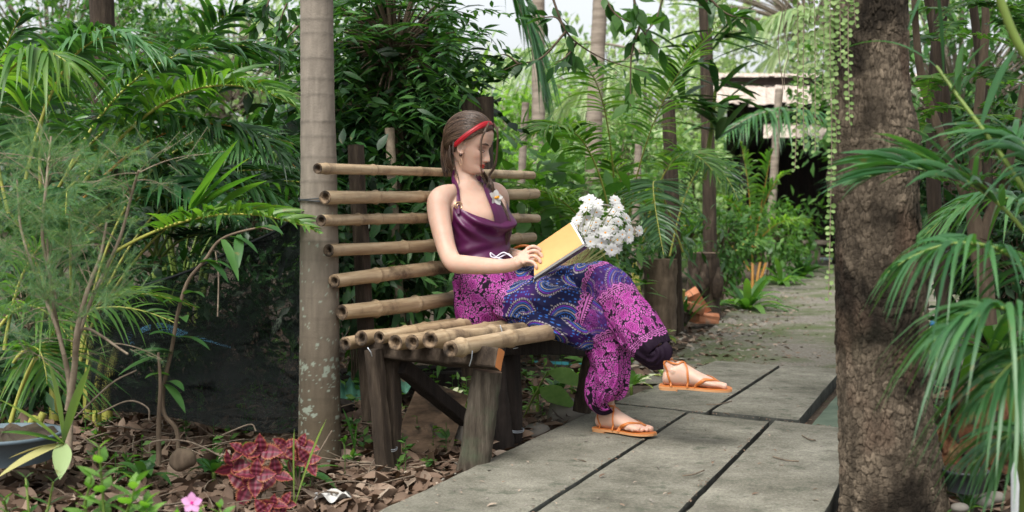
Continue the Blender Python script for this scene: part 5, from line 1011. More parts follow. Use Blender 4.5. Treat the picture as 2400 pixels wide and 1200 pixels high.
def rosette(name, label, px, pyb, z, n, L, W, lm, droop=.5, el=(.6, 1.3), cat='plant', group=None, az=(0, 6.28), stem=0.0, val=None, K=8, fold=.3, peak=.35, offs=.01, ground=True):
    base = pv(px, pyb, z); base.z = GZ if base.z > GZ - .2 and ground else base.z; t = thing(name, label, cat, base, group); b = np.array(list(base)) + [0, 0, stem]
    if stem: s = MB(); tube(s, [b - [0, 0, stem], b], [.008, .006], 6); ob('stem', s, M['green_stem'], t)
    for k in range(n):
        a = az[0] + (az[1] - az[0]) * (k + rnd.uniform(-.4, .4)) / n; e = rnd.uniform(*el); d = (math.cos(a) * math.cos(e), math.sin(a) * math.cos(e), math.sin(e)); strap(t, b + np.array([d[0], d[1], 0]) * offs, d, L * rnd.uniform(.65, 1.1), W * rnd.uniform(.8, 1.1), droop * rnd.uniform(.5, 1.4), M[lm], K=K, val=val, fold=fold, peak=peak)
    return t
def blades(name, label, px, pyb, z, tips, W, lm, cat='plant', droop=.15, group=None, peak=.4):
    """tips: list of (px,py,z[,material,width])"""
    base = pv(px, pyb, z); t = thing(name, label, cat, base, group); b = np.array(list(base))
    for q in tips:
        e = np.array(list(pv(*q[:3]))); d = e - b; L = np.linalg.norm(d); d = d + [0, 0, L * droop]; strap(t, b, d, np.linalg.norm(d), q[4] if len(q) > 4 else W, droop, M[q[3]] if len(q) > 3 and q[3] else M[lm], peak=peak)
    return t
def pole(name, label, cat, a, b, r0, r1, m, group=None, seg=14, na=.08, bend=0.0, part='trunk', nodes=0, n=40):
    a, b = Vector(a), Vector(b); a.z = GZ - .03; pts = [a.lerp(b, i / (n - 1)) + Vector((bend * math.sin(i / (n - 1) * math.pi), 0, 0)) for i in range(n)]; mb = MB(); r = np.linspace(r0, r1, n)
    if nodes: r = r * (1 + .06 * np.abs(np.sin(np.arange(n) * nodes)))
    tube(mb, pts, r, seg, noise_amp=na, seed=rnd.randint(1, 50)); t = thing(name, label, cat, (a.x, a.y, a.z), group); ob(part, mb, M[m] if isinstance(m, str) else m, t); return t
# ================================================================== far garden
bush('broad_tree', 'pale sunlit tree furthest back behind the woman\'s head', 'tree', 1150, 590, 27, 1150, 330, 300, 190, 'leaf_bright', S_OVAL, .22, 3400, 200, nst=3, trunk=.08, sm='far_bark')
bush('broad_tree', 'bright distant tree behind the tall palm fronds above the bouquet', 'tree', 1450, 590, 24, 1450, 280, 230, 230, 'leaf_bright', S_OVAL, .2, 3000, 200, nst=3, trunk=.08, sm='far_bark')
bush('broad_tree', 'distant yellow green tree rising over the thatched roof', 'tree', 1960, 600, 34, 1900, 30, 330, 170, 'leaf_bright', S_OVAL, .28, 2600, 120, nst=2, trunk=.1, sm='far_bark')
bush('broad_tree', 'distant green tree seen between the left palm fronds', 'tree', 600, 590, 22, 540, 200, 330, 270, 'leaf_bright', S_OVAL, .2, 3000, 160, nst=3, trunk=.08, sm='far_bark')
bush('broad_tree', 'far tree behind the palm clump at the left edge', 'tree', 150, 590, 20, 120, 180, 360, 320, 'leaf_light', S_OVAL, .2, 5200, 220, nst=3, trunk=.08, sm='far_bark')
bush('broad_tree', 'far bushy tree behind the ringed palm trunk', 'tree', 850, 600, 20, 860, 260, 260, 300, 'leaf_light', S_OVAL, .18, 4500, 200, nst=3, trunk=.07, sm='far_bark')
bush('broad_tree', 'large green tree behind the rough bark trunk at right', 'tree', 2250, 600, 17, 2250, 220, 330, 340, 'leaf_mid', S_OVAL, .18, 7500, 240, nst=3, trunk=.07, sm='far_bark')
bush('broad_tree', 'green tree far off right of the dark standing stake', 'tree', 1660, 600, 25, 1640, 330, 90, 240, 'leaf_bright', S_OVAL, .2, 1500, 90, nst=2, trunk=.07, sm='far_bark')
for k, (px, py, z, cx, cy, rx, ry, lm, lab) in enumerate([(1180, 620, 15, 1180, 480, 150, 130, 'leaf_lime', 'lime green bush beyond the right ends of the bench rails'), (1330, 640, 13, 1330, 500, 130, 130, 'leaf_sunny', 'light green bush behind the white daisies'),
    (1450, 650, 14, 1450, 440, 150, 170, 'leaf_sunny', 'tall light green bush behind the palm seedlings in the middle'), (1250, 610, 19, 1240, 340, 150, 150, 'leaf_lime', 'yellow green bush beside the pale far post'), (1620, 640, 15, 1610, 450, 80, 150, 'leaf_sunny', 'mid green bush between the dark stake and the leaning trunk'), (1080, 620, 12, 1040, 420, 120, 200, 'leaf_mid', 'mid green bush behind the thick split post'), (1500, 600, 20, 1520, 300, 130, 190, 'leaf_bright', 'pale hazy bush behind the dark stake')]):
    bush('garden_bush', lab, 'bush', px, py, z, cx, cy, rx, ry, lm, S_OVAL, .11 if z < 16 else .15, 2600, 110, nst=5, trunk=.02)
# dark wall of growth behind the palms on the left
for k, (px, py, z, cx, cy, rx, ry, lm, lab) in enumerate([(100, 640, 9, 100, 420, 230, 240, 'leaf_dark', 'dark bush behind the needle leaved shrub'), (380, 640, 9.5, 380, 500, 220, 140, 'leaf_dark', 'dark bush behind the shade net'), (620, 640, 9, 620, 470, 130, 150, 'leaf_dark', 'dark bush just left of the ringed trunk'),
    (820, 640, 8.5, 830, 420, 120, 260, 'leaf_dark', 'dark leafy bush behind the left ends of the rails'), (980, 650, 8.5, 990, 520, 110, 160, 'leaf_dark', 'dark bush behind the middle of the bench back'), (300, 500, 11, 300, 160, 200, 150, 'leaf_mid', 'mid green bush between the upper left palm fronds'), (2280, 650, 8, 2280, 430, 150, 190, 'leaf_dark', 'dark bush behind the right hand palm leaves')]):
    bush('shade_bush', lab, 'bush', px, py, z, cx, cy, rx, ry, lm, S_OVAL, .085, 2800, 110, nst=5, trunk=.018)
# wood far off that closes the view between the trees
def far_wood():
    mb = MB(); n = 9000; x = rs.uniform(-34, 34, n); y = rs.uniform(36, 46, n); h = 2.6 + .8 * np.sin(x * .35) + .8 * np.sin(x * .9 + 2); z = GZ + rs.uniform(0, 1, n) * h; D = rs.normal(0, 1, (n, 3)); put_leaves(mb, S_OVAL, np.column_stack([x, y, z]), mats_dir(D), rs.uniform(.5, .9, n)); tag(ob('far_wood', mb, M['leaf_light']), 'far belt of garden trees closing the view', 'woodland', kind='stuff')
far_wood()
# trunks and posts
pole('coconut_palm', 'leaning pale coconut trunk above the daisies', 'tree', P(1385, 640, 13), P(1415, -120, 13), .085, .07, 'far_bark', bend=-.03, nodes=.9)
pole('coconut_palm', 'thin pale trunk at the upper middle beside the hanging dry frond', 'tree', P(1262, 620, 17), P(1262, -150, 17), .09, .08, 'far_bark', nodes=.9)
pole('pale_post', 'pale grey post standing right of the woman\'s head', 'post', P(1205, 560, 11), P(1232, 240, 11), .035, .032, 'far_bark')
pole('pale_post', 'pale grey post left of the dark stake', 'post', P(1480, 620, 10.5), P(1497, 335, 10.5), .034, .03, 'far_bark')
pole('dark_stake', 'dark rough stake standing behind the first log stump', 'post', P(1585, 690, 8.9), P(1567, 236, 8.9), .06, .045, 'post', na=.15)
pole('dark_tree', 'dark trunk overgrown with strap leaves near the hut', 'tree', P(1668, 640, 11), P(1650, -150, 11), .062, .055, 'post', na=.15)
pole('dark_tree', 'dark trunk hidden among the palm fronds at upper left', 'tree', P(255, 640, 7.5), P(235, -150, 7.5), .08, .07, 'post', na=.15)
pole('dark_tree', 'slim brown trunk at the upper right edge of the rough tree', 'tree', P(2190, 420, 6.5), P(2155, -120, 6.5), .034, .025, 'post', na=.1, bend=.12)
pole('dark_tree', 'brown trunk behind the feathery leaves at upper right', 'tree', P(2255, 480, 6.2), P(2222, -120, 6.2), .038, .03, 'post', na=.1, bend=-.1)
pole('dark_tree', 'thin brown trunk nearest the right edge of the picture', 'tree', P(2300, 500, 6.6), P(2262, -120, 6.6), .03, .02, 'post', na=.1, bend=.08)
pole('hut_post', 'grey weathered post standing in front of the thatched hut', 'post', P(1800, 590, 17), P(1826, 208, 17), .06, .05, 'far_bark')
# ------------------------------------------------------------------ hut
def hut():
    M['thatch'] = mat('dry_thatch', [(.3, (.24, .19, .16)), (.6, (.5, .43, .37)), (.8, (.66, .58, .52))], scale=3, stretch=(14, 1, 1), rough=.95, bump=.8, bscale=6)
    z = 20; t = thing('thatched_hut', 'open hut with a pale thatched roof and dark inside at the end of the path', 'hut', P(1860, 612, z))
    def roof(x0, x1, yt, yb, z0, z1, name, n=60):
        mb = MB(); k = 0
        for i in range(n):
            a, b = x0 + (x1 - x0) * i / n, x0 + (x1 - x0) * (i + 1.25) / n; o = rnd.uniform(-.05, .05); j = rnd.uniform(-7, 7)
            p = [P(a, yt, z1) + Vector((0, 0, o * .3)), P(b, yt, z1), P(b, (yt + yb) / 2, (z0 + z1) / 2) + Vector((0, 0, o)), P(a, (yt + yb) / 2, (z0 + z1) / 2) + Vector((0, 0, o)), P(b, yb + j, z0) + Vector((0, o, 0)), P(a, yb + j + rnd.uniform(-3, 3), z0) + Vector((0, o, 0))]
            mb.add(np.array([list(q) for q in p]), [[0, 1, 2, 3], [3, 2, 4, 5]], rnd.random())
        ob(name, mb, M['thatch'], t, smooth=False)
    roof(1655, 2400, 196, 246, 18.6, 20.5, 'roof'); roof(1670, 2380, 172, 184, 20.4, 21.2, 'roof'); roof(1790, 2400, 290, 322, 17.9, 18.9, 'lower_roof', 40)
    for px in (1740, 1960, 2200): 
        b = MB(); tube(b, [P(px, 618, 19.4), P(px + 6, 240, 19.4)], .06, 10); ob('post', b, M['dark_timber'], t)
    b = MB(); beam(b, P(1690, 190, 20.3), P(2380, 190, 20.3), .1, .12); ob('beam', b, M['dark_timber'], t)
    for k in range(26): b = MB(); a = 1715 + k * 24; beam(b, P(a, 622, 23), P(a, 200, 23), .181, .03, up=(0, 1, 0)); ob('wall_plank', b, M['dark_timber'], t)
    for k in range(7): b = MB(); a = 1715; beam(b, P(a, 622, 20.2 + k * .45), P(a, 240, 20.2 + k * .45), .03, .42, up=(0, 1, 0)); ob('wall_plank', b, M['dark_timber'], t)
    f = MB(); box(f, P(2000, 618, 21.5) + Vector((0, 0, .03)), 2.6, 1.6, .04); ob('floor', f, M['dark_timber'], t)
    q = MB(); c = P(1905, 612, 19); box(q, c + Vector((0, 0, .28)), .2, .2, .03); box(q, c + Vector((0, 0, .13)), .09, .09, .13); thing_mesh('stone_stool', q, M['far_bark'], 'small grey stone stool in the dark mouth of the hut', 'stool', c)
    q = MB(); tube(q, [P(1868, 607, 19.6), P(2180, 609, 19.6)], .02, 10); thing_mesh('floor_pipe', q, flat('pale_blue_pipe', (.55, .68, .72)), 'pale blue pipe lying across the far end of the path', 'pipe', P(1868, 607, 19.6))
hut()
# ------------------------------------------------------------------ middle ground
coco = dict(L=.75, W=.045, n=50, droop=.9, lm='palm_right', rm='far_bark', fwd=(.3, .8), rr=.02)
palm('coconut_frond', 'grey green coconut frond hanging down above the woman from outside the picture', 1185, -120, 10, [((1120, -160, 10), (1235, -20, 10), (1278, 240, 10), dict(coco, n=46, L=.55))], stems=0, cat='palm frond')
palm('coconut_frond', 'coconut frond dropping behind the dark leafy tree at top middle', 1000, -100, 11, [((900, -150, 11), (1030, -60, 11), (1060, 190, 11), dict(coco, n=44, L=.5))], stems=0, cat='palm frond')
palm('coconut_frond', 'pale coconut frond spreading in front of the hut roof', 1990, 330, 16, [((1995, 330, 16), (1840, 190, 15.5), (1690, 320, 15), dict(coco, L=.7, W=.04))], stems=0, cat='palm frond')
palm('coconut_frond', 'faint sunlit coconut frond across the pale sky left of the coconut trunk', 1450, 60, 18, [((1500, 120, 18), (1300, 60, 18), (1120, 180, 18), dict(coco, L=.9, W=.05, lm='leaf_bright')), ((1500, 120, 18), (1380, 180, 18), (1240, 330, 18), dict(coco, L=.8, W=.05, lm='leaf_bright'))], stems=0, cat='palm frond')
palm('coconut_frond', 'bright coconut fronds in the pale sky above the hut roof', 1800, 60, 24, [((2000, 40, 24), (1850, -20, 24), (1700, 110, 24), dict(coco, L=1., W=.06, lm='leaf_bright')), ((2000, 60, 24), (1860, 60, 24), (1760, 190, 24), dict(coco, L=1., W=.06, lm='leaf_bright'))], stems=0, cat='palm frond')
def banana():
    base = P(1090, 420, 12.5); t = thing('banana_plant', 'bright lime banana plant with upright torn leaves behind the woman\'s head', 'plant', base); s = MB(); tube(s, [P(1085, 600, 12.5), P(1088, 300, 12.5)], [.08, .05], 12); ob('stem', s, M['green_stem'], t)
    for a, b, W in (((1088, 330, 12.5), (1150, 92, 12.4), .24), ((1085, 320, 12.5), (1062, 110, 12.6), .2), ((1090, 330, 12.5), (1210, 250, 12.2), .2)):
        A, B_ = np.array(list(P(*a))), np.array(list(P(*b))); strap(t, A, B_ - A, np.linalg.norm(B_ - A), W, .03, M['leaf_lime'], K=12, fold=.35, peak=.5)
banana()
py = dict(lm='palm_yellow')
palm('areca_palm', 'young areca palm with tall bright arching fronds left of the dark stake', 1520, 690, 9.3, [((1447, 600, 8.9), (1436, 60, 7.6), (1318, 165, 7.1), dict(n=40, start=.45)), ((1462, 600, 8.8), (1500, 220, 8.0), (1690, 55, 7.2), dict(n=46, start=.4, lm='palm_yellow', W=.017, L=.36, lift=.5)), ((1452, 650, 7.4), (1400, 200, 7.0), (1245, 320, 6.7), dict(py, start=.45)),
    ((1500, 600, 8.6), (1570, 230, 8.3), (1690, 430, 7.9), dict(start=.4)), ((1440, 660, 7.4), (1350, 420, 7.0), (1205, 445, 6.6), dict(py, start=.4)), ((1460, 600, 8.8), (1480, 330, 8.4), (1385, 380, 8.4), {})], 0, 'palm_yellow', 'yellow_rachis', L=.34, W=.02, n=40, stems=3, h=.5, indiv_idx=(0, 1, 2, 3), seed=3)
palm('areca_palm', 'areca palm seedling with one frond fanned towards the camera beside the log stump', 1585, 660, 9.3, [((1600, 590, 8.3), (1490, 260, 7.9), (1556, 600, 7.0), dict(n=50, L=.30, W=.02, start=.42, droop=.3, lift=.05, fwd=(.2, .8))), ((1570, 600, 8.6), (1640, 250, 8.6), (1730, 470, 8.2), dict(start=.35)), ((1560, 600, 9), (1500, 380, 8.6), (1420, 450, 8.4), dict(py, start=.35))], 0, 'palm_left', 'yellow_rachis', L=.3, W=.018, n=36, stems=3, h=.3, indiv_idx=(0, 1), seed=5)
palm('small_palm', 'small bright palm standing upright beside the path near the hut', 1765, 600, 13.5, [((1762, 580, 13.5), (1760, 430, 13.5), (1735, 330, 13.5), {}), ((1765, 580, 13.5), (1790, 430, 13.5), (1850, 400, 13.4), {}), ((1762, 580, 13.5), (1730, 450, 13.5), (1690, 470, 13.4), {}), ((1768, 580, 13.5), (1820, 500, 13.4), (1880, 520, 13.2), {}), ((1768, 580, 13.5), (1800, 380, 13.4), (1812, 350, 13.4), {})], 2, 'palm_yellow', 'orange_rachis', L=.4, W=.035, n=26, stems=3, h=.3, seed=8)
rosette('strap_leaf_plant', 'light green strap leaved clump at the path edge behind the dark stump', 1752, 700, 11, 26, .55, .07, 'leaf_light', .5, el=(.35, 1.25)); rosette('strap_leaf_plant', 'small strap leaved clump beside the path below the hut post', 1832, 640, 14.5, 20, .55, .07, 'leaf_light', .5, el=(.35, 1.2))
rosette('strap_leaf_plant', 'broad leaved dark clump by the hut entrance', 1880, 600, 16, 22, .6, .1, 'leaf_mid', .5, el=(.4, 1.3)); rosette('grassy_plant', 'tuft of upright grassy leaves behind the bench end', 1290, 600, 8.6, 30, .9, .035, 'palm_yellow', .35, el=(.9, 1.45))
rosette('grassy_plant', 'tuft of long leaves between the two log stumps', 1600, 680, 9.4, 22, .55, .035, 'leaf_mid', .5, el=(.6, 1.4))
bush('path_side_bush', 'bright small leaved bush left of the far path', 'bush', 1790, 630, 15, 1800, 560, 70, 60, 'leaf_light', S_OVAL, .09, 1200, 60, nst=4); bush('path_side_bush', 'green bush against the hut shadow right of the grey post', 'bush', 1870, 600, 17, 1865, 540, 38, 50, 'leaf_light', S_OVAL, .13, 300, 24, nst=4)
bush('path_side_bush', 'low bush behind the second dark stump', 'bush', 1690, 660, 11.5, 1700, 560, 60, 80, 'leaf_light', S_OVAL, .07, 1300, 60, nst=4); bush('creeper', 'trailing climber tangled over the first log stump', 'climber', 1560, 640, 8.9, 1580, 570, 60, 30, 'leaf_mid', S_LANCE, .1, 220, 24, nst=4, trunk=.004, indiv=150)
bush('path_side_bush', 'leafy bush right of the daisies in front of the stump', 'bush', 1440, 700, 8.6, 1430, 600, 50, 55, 'leaf_mid', S_OVAL, .06, 1100, 50, nst=4, trunk=.006)
def epiphyte():
    c = P(1665, 230, 9.6); t = thing('epiphyte', 'stiff dark strap leaved epiphyte growing on the dark trunk near the hut', 'plant', c)
    for sx, sy, n, k in ((1680, 270, 26, 0), (1665, 110, 22, 1), (1600, 200, 16, 2)):
        p = np.array(list(P(sx, sy, 9.5)))
        for i in range(n): a = rnd.uniform(0, 6.28); e = rnd.uniform(-.15, .95); d = np.array([math.cos(a) * math.cos(e), math.sin(a) * math.cos(e) * .6, math.sin(e)]); strap(t, p + UP * rnd.uniform(-.2, .35), d, rnd.uniform(.3, .5), .07, .18, M['leaf_dark' if i % 3 else 'leaf_mid'], K=5, peak=.6)
    st = MB(); tube(st, [P(1650, 420, 9.8), P(1668, 300, 9.6), P(1682, 160, 9.5)], [.02, .018, .01], 7); ob('stem', st, M['green_stem'], t)
epiphyte()
for k, (px, yt, yb, rx, z, lab) in enumerate([(1546, 607, 782, 39, 8.8, 'upright log stump nearest to the seated woman'), (1648, 592, 736, 36, 10.2, 'dark knobbly log stump farther along the path')]):
    t = thing('log_stump', lab, 'stump', P(px, yb, z)); log_leg(t, P(px, yb + 12, z), P(px + 2, yt, z), rx / F * z * (1.12 if k else 1.0), rx / F * z, 'trunk', 'post' if k else 'stem', 11 + k, 'board')
    if k:
        for a in range(5): b = MB(); q = P(px + rnd.uniform(-36, 36), yb - rnd.uniform(0, 60), z - .12); tube(b, [q, q + Vector((.0, -.05, .1)), q + Vector((.02, 0, .22))], [.04, .05, .02], 8, noise_amp=.3, seed=a); ob('root', b, M['post'], t)
for k, (px, py, z, a, w_, lab) in enumerate([(1612, 715, 9.4, .3, .12, 'broken orange roof tile leaning between the stumps'), (1636, 708, 9.6, 1.0, .1, 'upright orange brick piece beside the dark stump'), (1650, 745, 9.5, .1, .13, 'flat broken terracotta tile lying on the path edge'), (1598, 738, 9.1, .6, .09, 'dark rotten wood chunk at the foot of the stumps')]):
    b = MB(); A_ = Matrix.Rotation(a, 3, 'Y') @ Matrix.Rotation(.4 * k, 3, 'Z'); box(b, P(px, py, z), w_, .05, .03 if k != 1 else .05, [A_.col[0], A_.col[1], A_.col[2]], chip=.012); thing_mesh('brick_piece' if k < 3 else 'wood_chunk', b, M['brick'] if k < 3 else M['post'], lab, 'brick' if k < 3 else 'wood', P(px, py + 15, z), smooth=False)
# overhanging branch with oval leaves
def branch(name, label, paths, lm, leaf, n, tm, r=.01, indiv=True, sm='stem', cat='branch', spread=.5):
    t = thing(name, label, cat, P(*paths[0][0])); L, D = [], []
    st = MB()
    for pts in paths:
        c = spline([A3(*p) for p in pts], 24); tube(st, c, np.linspace(r, r * .3, 24), 6)
        for k in range(n): u = rnd.uniform(.15, 1); i = u * 23; p = c[min(int(i), 22)] * (1 - i % 1) + c[min(int(i) + 1, 23)] * (i % 1); d = nrm(nrm(np.gradient(c, axis=0)[min(int(i), 23)]) * .6 + rs.normal(0, spread, 3) - [0, 0, .2]); L.append(p + d * .02); D.append(d)
    ob('twig', st, M[sm], t); L, D = np.array(L), np.array(D); sz = leaf * rs.uniform(.6, 1.15, len(L)); leaf_objects(t, tm, L, mats_dir(D, None, .5), sz, M[lm]); return t
branch('leafy_branch', 'thin branch with dark oval leaves hanging in the pale gap above the daisies', [[(1290, -20, 6.8), (1320, 60, 6.8), (1352, 100, 6.8), (1420, 140, 6.9), (1520, 170, 7)], [(1330, 70, 6.8), (1270, 135, 6.8), (1215, 150, 6.8), (1180, 165, 6.8)], [(1352, 100, 6.8), (1330, 130, 6.8), (1300, 150, 6.7)], [(1215, 150, 6.8), (1190, 130, 6.8), (1172, 128, 6.8)], [(1320, 60, 6.8), (1300, 40, 6.8), (1255, 45, 6.8)]], 'leaf_mid', .10, 13, T_OVAL, r=.007)
branch('leafy_branch', 'branch with bright round leaves at the top edge left of the dark trunk', [[(1480, -40, 7.2), (1500, 60, 7.2), (1545, 110, 7.2)], [(1400, -40, 7.4), (1440, 30, 7.4), (1490, 60, 7.3)], [(1560, -40, 7.4), (1540, 40, 7.4), (1500, 90, 7.2)], [(1640, -30, 7.4), (1700, 30, 7.4), (1760, 45, 7.3)], [(1500, 60, 7.2), (1480, 130, 7.2), (1478, 250, 7.2)]], 'leaf_light', .13, 15, T_OVAL, r=.009)
branch('leafy_branch', 'leafy twig hanging at the top between the ringed trunk and the palm fronds', [[(640, -30, 5.6), (620, 30, 5.6), (600, 70, 5.6)], [(690, -30, 5.6), (660, 40, 5.6), (640, 130, 5.6)], [(700, 60, 5.8), (660, 110, 5.8), (655, 190, 5.8)]], 'leaf_mid', .07, 26, T_OVAL, r=.005)
# ------------------------------------------------------------------ leafy tree behind the bench
bush('leafy_tree', 'dense green tree with pointed leaflets behind the bench back', 'tree', 945, 900, 6.3, 925, 90, 150, 150, 'leaf_mid', T_LANCE, .095, 3600, 110, nst=2, trunk=.028, sm='stem', indiv=300, pinnate=True, depth=.35)
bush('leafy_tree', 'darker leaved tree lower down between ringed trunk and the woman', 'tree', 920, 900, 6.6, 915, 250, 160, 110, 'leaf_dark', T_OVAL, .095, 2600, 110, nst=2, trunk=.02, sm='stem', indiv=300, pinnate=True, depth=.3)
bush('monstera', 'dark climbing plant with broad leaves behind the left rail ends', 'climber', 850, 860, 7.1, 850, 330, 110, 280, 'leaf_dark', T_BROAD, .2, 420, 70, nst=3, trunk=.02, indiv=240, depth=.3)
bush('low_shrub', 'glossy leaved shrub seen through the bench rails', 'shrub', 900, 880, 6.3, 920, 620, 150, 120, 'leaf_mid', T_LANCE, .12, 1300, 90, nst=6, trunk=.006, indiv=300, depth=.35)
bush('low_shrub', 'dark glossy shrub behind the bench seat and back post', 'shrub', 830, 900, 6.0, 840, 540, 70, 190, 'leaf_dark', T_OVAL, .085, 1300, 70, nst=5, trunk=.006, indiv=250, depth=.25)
bush('low_shrub', 'shrub with pale leaves just right of the woman behind the rails', 'shrub', 1240, 800, 7.4, 1240, 520, 110, 110, 'leaf_light', T_BROAD, .15, 360, 50, nst=5, trunk=.008, indiv=200, depth=.3)
bush('low_shrub', 'fresh green shrub low behind the thigh and bouquet', 'shrub', 1330, 790, 7.6, 1320, 640, 110, 70, 'leaf_light', T_LANCE, .11, 900, 60, nst=6, trunk=.006, indiv=200, depth=.35)
rosette('ribbon_plant', 'small palm like tuft just behind the second bench rail', 875, 470, 6.2, 14, .28, .03, 'leaf_light', .5, el=(.5, 1.3), stem=.9)
pole('slim_tree', 'slim grey stem standing behind the bench rails', 'tree', P(945, 900, 6.0), P(913, 300, 6.0), .03, .022, 'pale_stem', na=.15)
# ================================================================== leaf litter
def litter():
    def patch(name, label, n, xr, zr, szr, avoid=True, mlt=1.0, lift=.03):
        z = zr[0] + (zr[1] - zr[0]) * rs.uniform(0, 1, n) ** 1.25; px = rs.uniform(xr[0], xr[1], n); x = (px - 1200) / F * z; y = z
        edge = lambda yy: -.39 + (yy - 3.6) * .405 - .03          # left side of the slabs
        if avoid: ok = (x < edge(y)) | (x > 1.0 + (y - 3.6) * .36 + .1); ok &= ~((x > .62 + (y - 6.3) * .25) & (y > 6.3) & (x < 1.2 + .25 * y)); x, y = x[ok], y[ok]
        m = len(x); zz = ground_z(x, y) + rs.uniform(.0, lift, m) ; a = rs.uniform(0, 6.28, m); el = rs.normal(.05, .24, m); D = np.stack([np.cos(a) * np.cos(el), np.sin(a) * np.cos(el), np.sin(el)], -1); up = np.tile([0, 0, 1.], (m, 1)) + rs.normal(0, .45, (m, 3)); Mx = mats_dir(D, up, .2)
        mb = MB(); h = m // 2; sz = rs.uniform(*szr, m) * .8; v = np.clip(rs.normal(.17, .2, m), 0, 1); P3 = np.column_stack([x, y, zz]); put_leaves(mb, T_CURL, P3[:h], Mx[:h], sz[:h], v[:h]); put_leaves(mb, T_C2, P3[h:], Mx[h:], sz[h:], v[h:]); tag(ob(name, mb, M['fallen']), label, 'leaf litter', kind='stuff')
    patch('leaf_litter', 'brown fallen leaves covering the soil in the left foreground', 7500, (-150, 1250), (3.3, 5.2), (.045, .12)); patch('leaf_litter', 'brown fallen leaves on the soil beyond the bench', 4200, (-100, 1750), (5.0, 9.5), (.05, .11)); patch('leaf_litter', 'brown fallen leaves around the rough trunk at right', 1500, (1950, 2600), (3.2, 6.5), (.045, .11))
    n = 900; px = rs.uniform(1450, 1960, n); y = rs.uniform(6.6, 13, n); x = (px - 1200) / F * y; a = rs.uniform(0, 6.28, n); mb = MB(); put_leaves(mb, T_CURL, np.column_stack([x, y, ground_z(x, y) + .02]), mats_dir(np.stack([np.cos(a), np.sin(a), a * 0], -1), None, .3), rs.uniform(.03, .08, n) * np.clip(1.2 - (px - 1450) / 600, .3, 1), np.clip(rs.normal(.5, .2, n), 0, 1)); tag(ob('leaf_litter', mb, M['fallen']), 'scattered dry leaves along the gravel path', 'leaf litter', kind='stuff')
T_C2 = leaf_t(.46, 6, fold=-.35, bend=-.2, wave=.012, peak=.45, tip=.8); T_CURL = leaf_t(.5, 6, fold=.4, bend=.22, wave=.012, peak=.5, tip=.75)
litter()
# big single dead leaves in the left foreground
for k, (px, py, z, s_, v) in enumerate([(395, 1090, 3.95, .17, .6), (420, 1130, 3.85, .15, .35), (345, 1075, 4.0, .14, .45), (470, 1090, 4.0, .14, .55), (520, 1060, 4.1, .13, .4), (380, 1040, 4.1, .15, .3), (470, 1150, 3.75, .13, .7), (800, 1120, 3.95, .14, .5), (860, 1150, 3.85, .13, .35), (760, 1160, 3.75, .12, .55), (910, 1120, 4.0, .12, .6), (560, 1180, 3.7, .12, .4), (300, 1140, 3.7, .13, .5), (670, 1120, 3.9, .12, .45), (840, 1070, 4.15, .13, .4), (980, 1080, 4.2, .11, .7)]):
    c = G(px, py, GZ + .03); a = rnd.uniform(0, 6.28); mb = MB(); d = np.array([[math.cos(a), math.sin(a), rnd.uniform(.05, .35)]]); put_leaves(mb, (T_CURL, T_C2)[k % 2], np.array([list(c)]), mats_dir(d, np.array([[0, -.4, 1.]]), .2), s_ * .72, v * .55); thing_mesh('fallen_leaf', mb, M['fallen'], ['pale curled dead leaf left of the coconut', 'long brown dead leaf nearest the bottom left of the coconut', 'dark dead leaf behind the light green plant', 'cupped dead leaf between coconut and coleus', 'dead leaf in front of the net edge', 'folded dead leaf just below the sapling stem', 'palest dead leaf above the pink flower', 'dead leaf right of the striped blade', 'broad dead leaf near the slab corner', 'dead leaf beside the crumpled white scrap', 'greyish dead leaf at the foot of the front posts', 'dead leaf at the bottom left of the large coleus', 'dead leaf near the light green shrub stems', 'dead leaf between the coleus and ringed trunk', 'dead leaf close to the right foot of the ringed trunk', 'pale dead leaf under the seat against the log leg'][k], 'leaf', c, 'large dead leaves on the ground')
def twigs():
    mb = MB()
    for k in range(300):
        x0 = rnd.uniform(0, 1080); z = rnd.uniform(3.6, 5.6); c = P(x0, 500, z); c.z = float(ground_z(np.array([c.x]), np.array([c.y]))[0]) + rnd.uniform(0, .05)
        if c.x > -.45 + (c.y - 3.6) * .4: continue
        a = rnd.uniform(0, 6.28); L = rnd.uniform(.06, .3); d = np.array([math.cos(a), math.sin(a), rnd.uniform(-.05, .25)]); m = np.array(list(c)) + d * L * .5 + rs.normal(0, .02, 3); tube(mb, bez(c, m, np.array(list(c)) + d * L, 6), np.linspace(.003, .0012, 6) * rnd.uniform(.5, 1.5), 4, cap=False)
    tag(ob('twig_litter', mb, M['twig']), 'thin dry twigs scattered through the leaf litter', 'twigs', kind='stuff')
twigs()
# low weeds everywhere in the soil
def weeds():
    mb = MB(); st = MB()
    for k in range(420):
        px = rnd.uniform(-50, 1500); z = rnd.uniform(3.9, 8.5); x = (px - 1200) / F * z
        if x > -.5 + (z - 3.6) * .405: continue
        p = np.array([x, z, GZ]); h = rnd.uniform(.04, .14); n = rnd.randint(5, 9); tube(st, [p, p + [0, 0, h]], .0015, 3, cap=False); pos = p + np.column_stack([np.zeros(n), np.zeros(n), rs.uniform(.3, 1, n) * h]); D = np.column_stack([rs.normal(0, 1, n), rs.normal(0, 1, n), rs.uniform(.1, .8, n)]); put_leaves(mb, S_OVAL, pos, mats_dir(D), rs.uniform(.02, .05, n))
    v = np.concatenate(st.v); mb.add(v, np.concatenate([f for f, _, _ in st.f]), .3); tag(ob('weeds', mb, M['leaf_light']), 'small green weeds sprouting from the leaf litter', 'weeds', kind='stuff')
weeds()
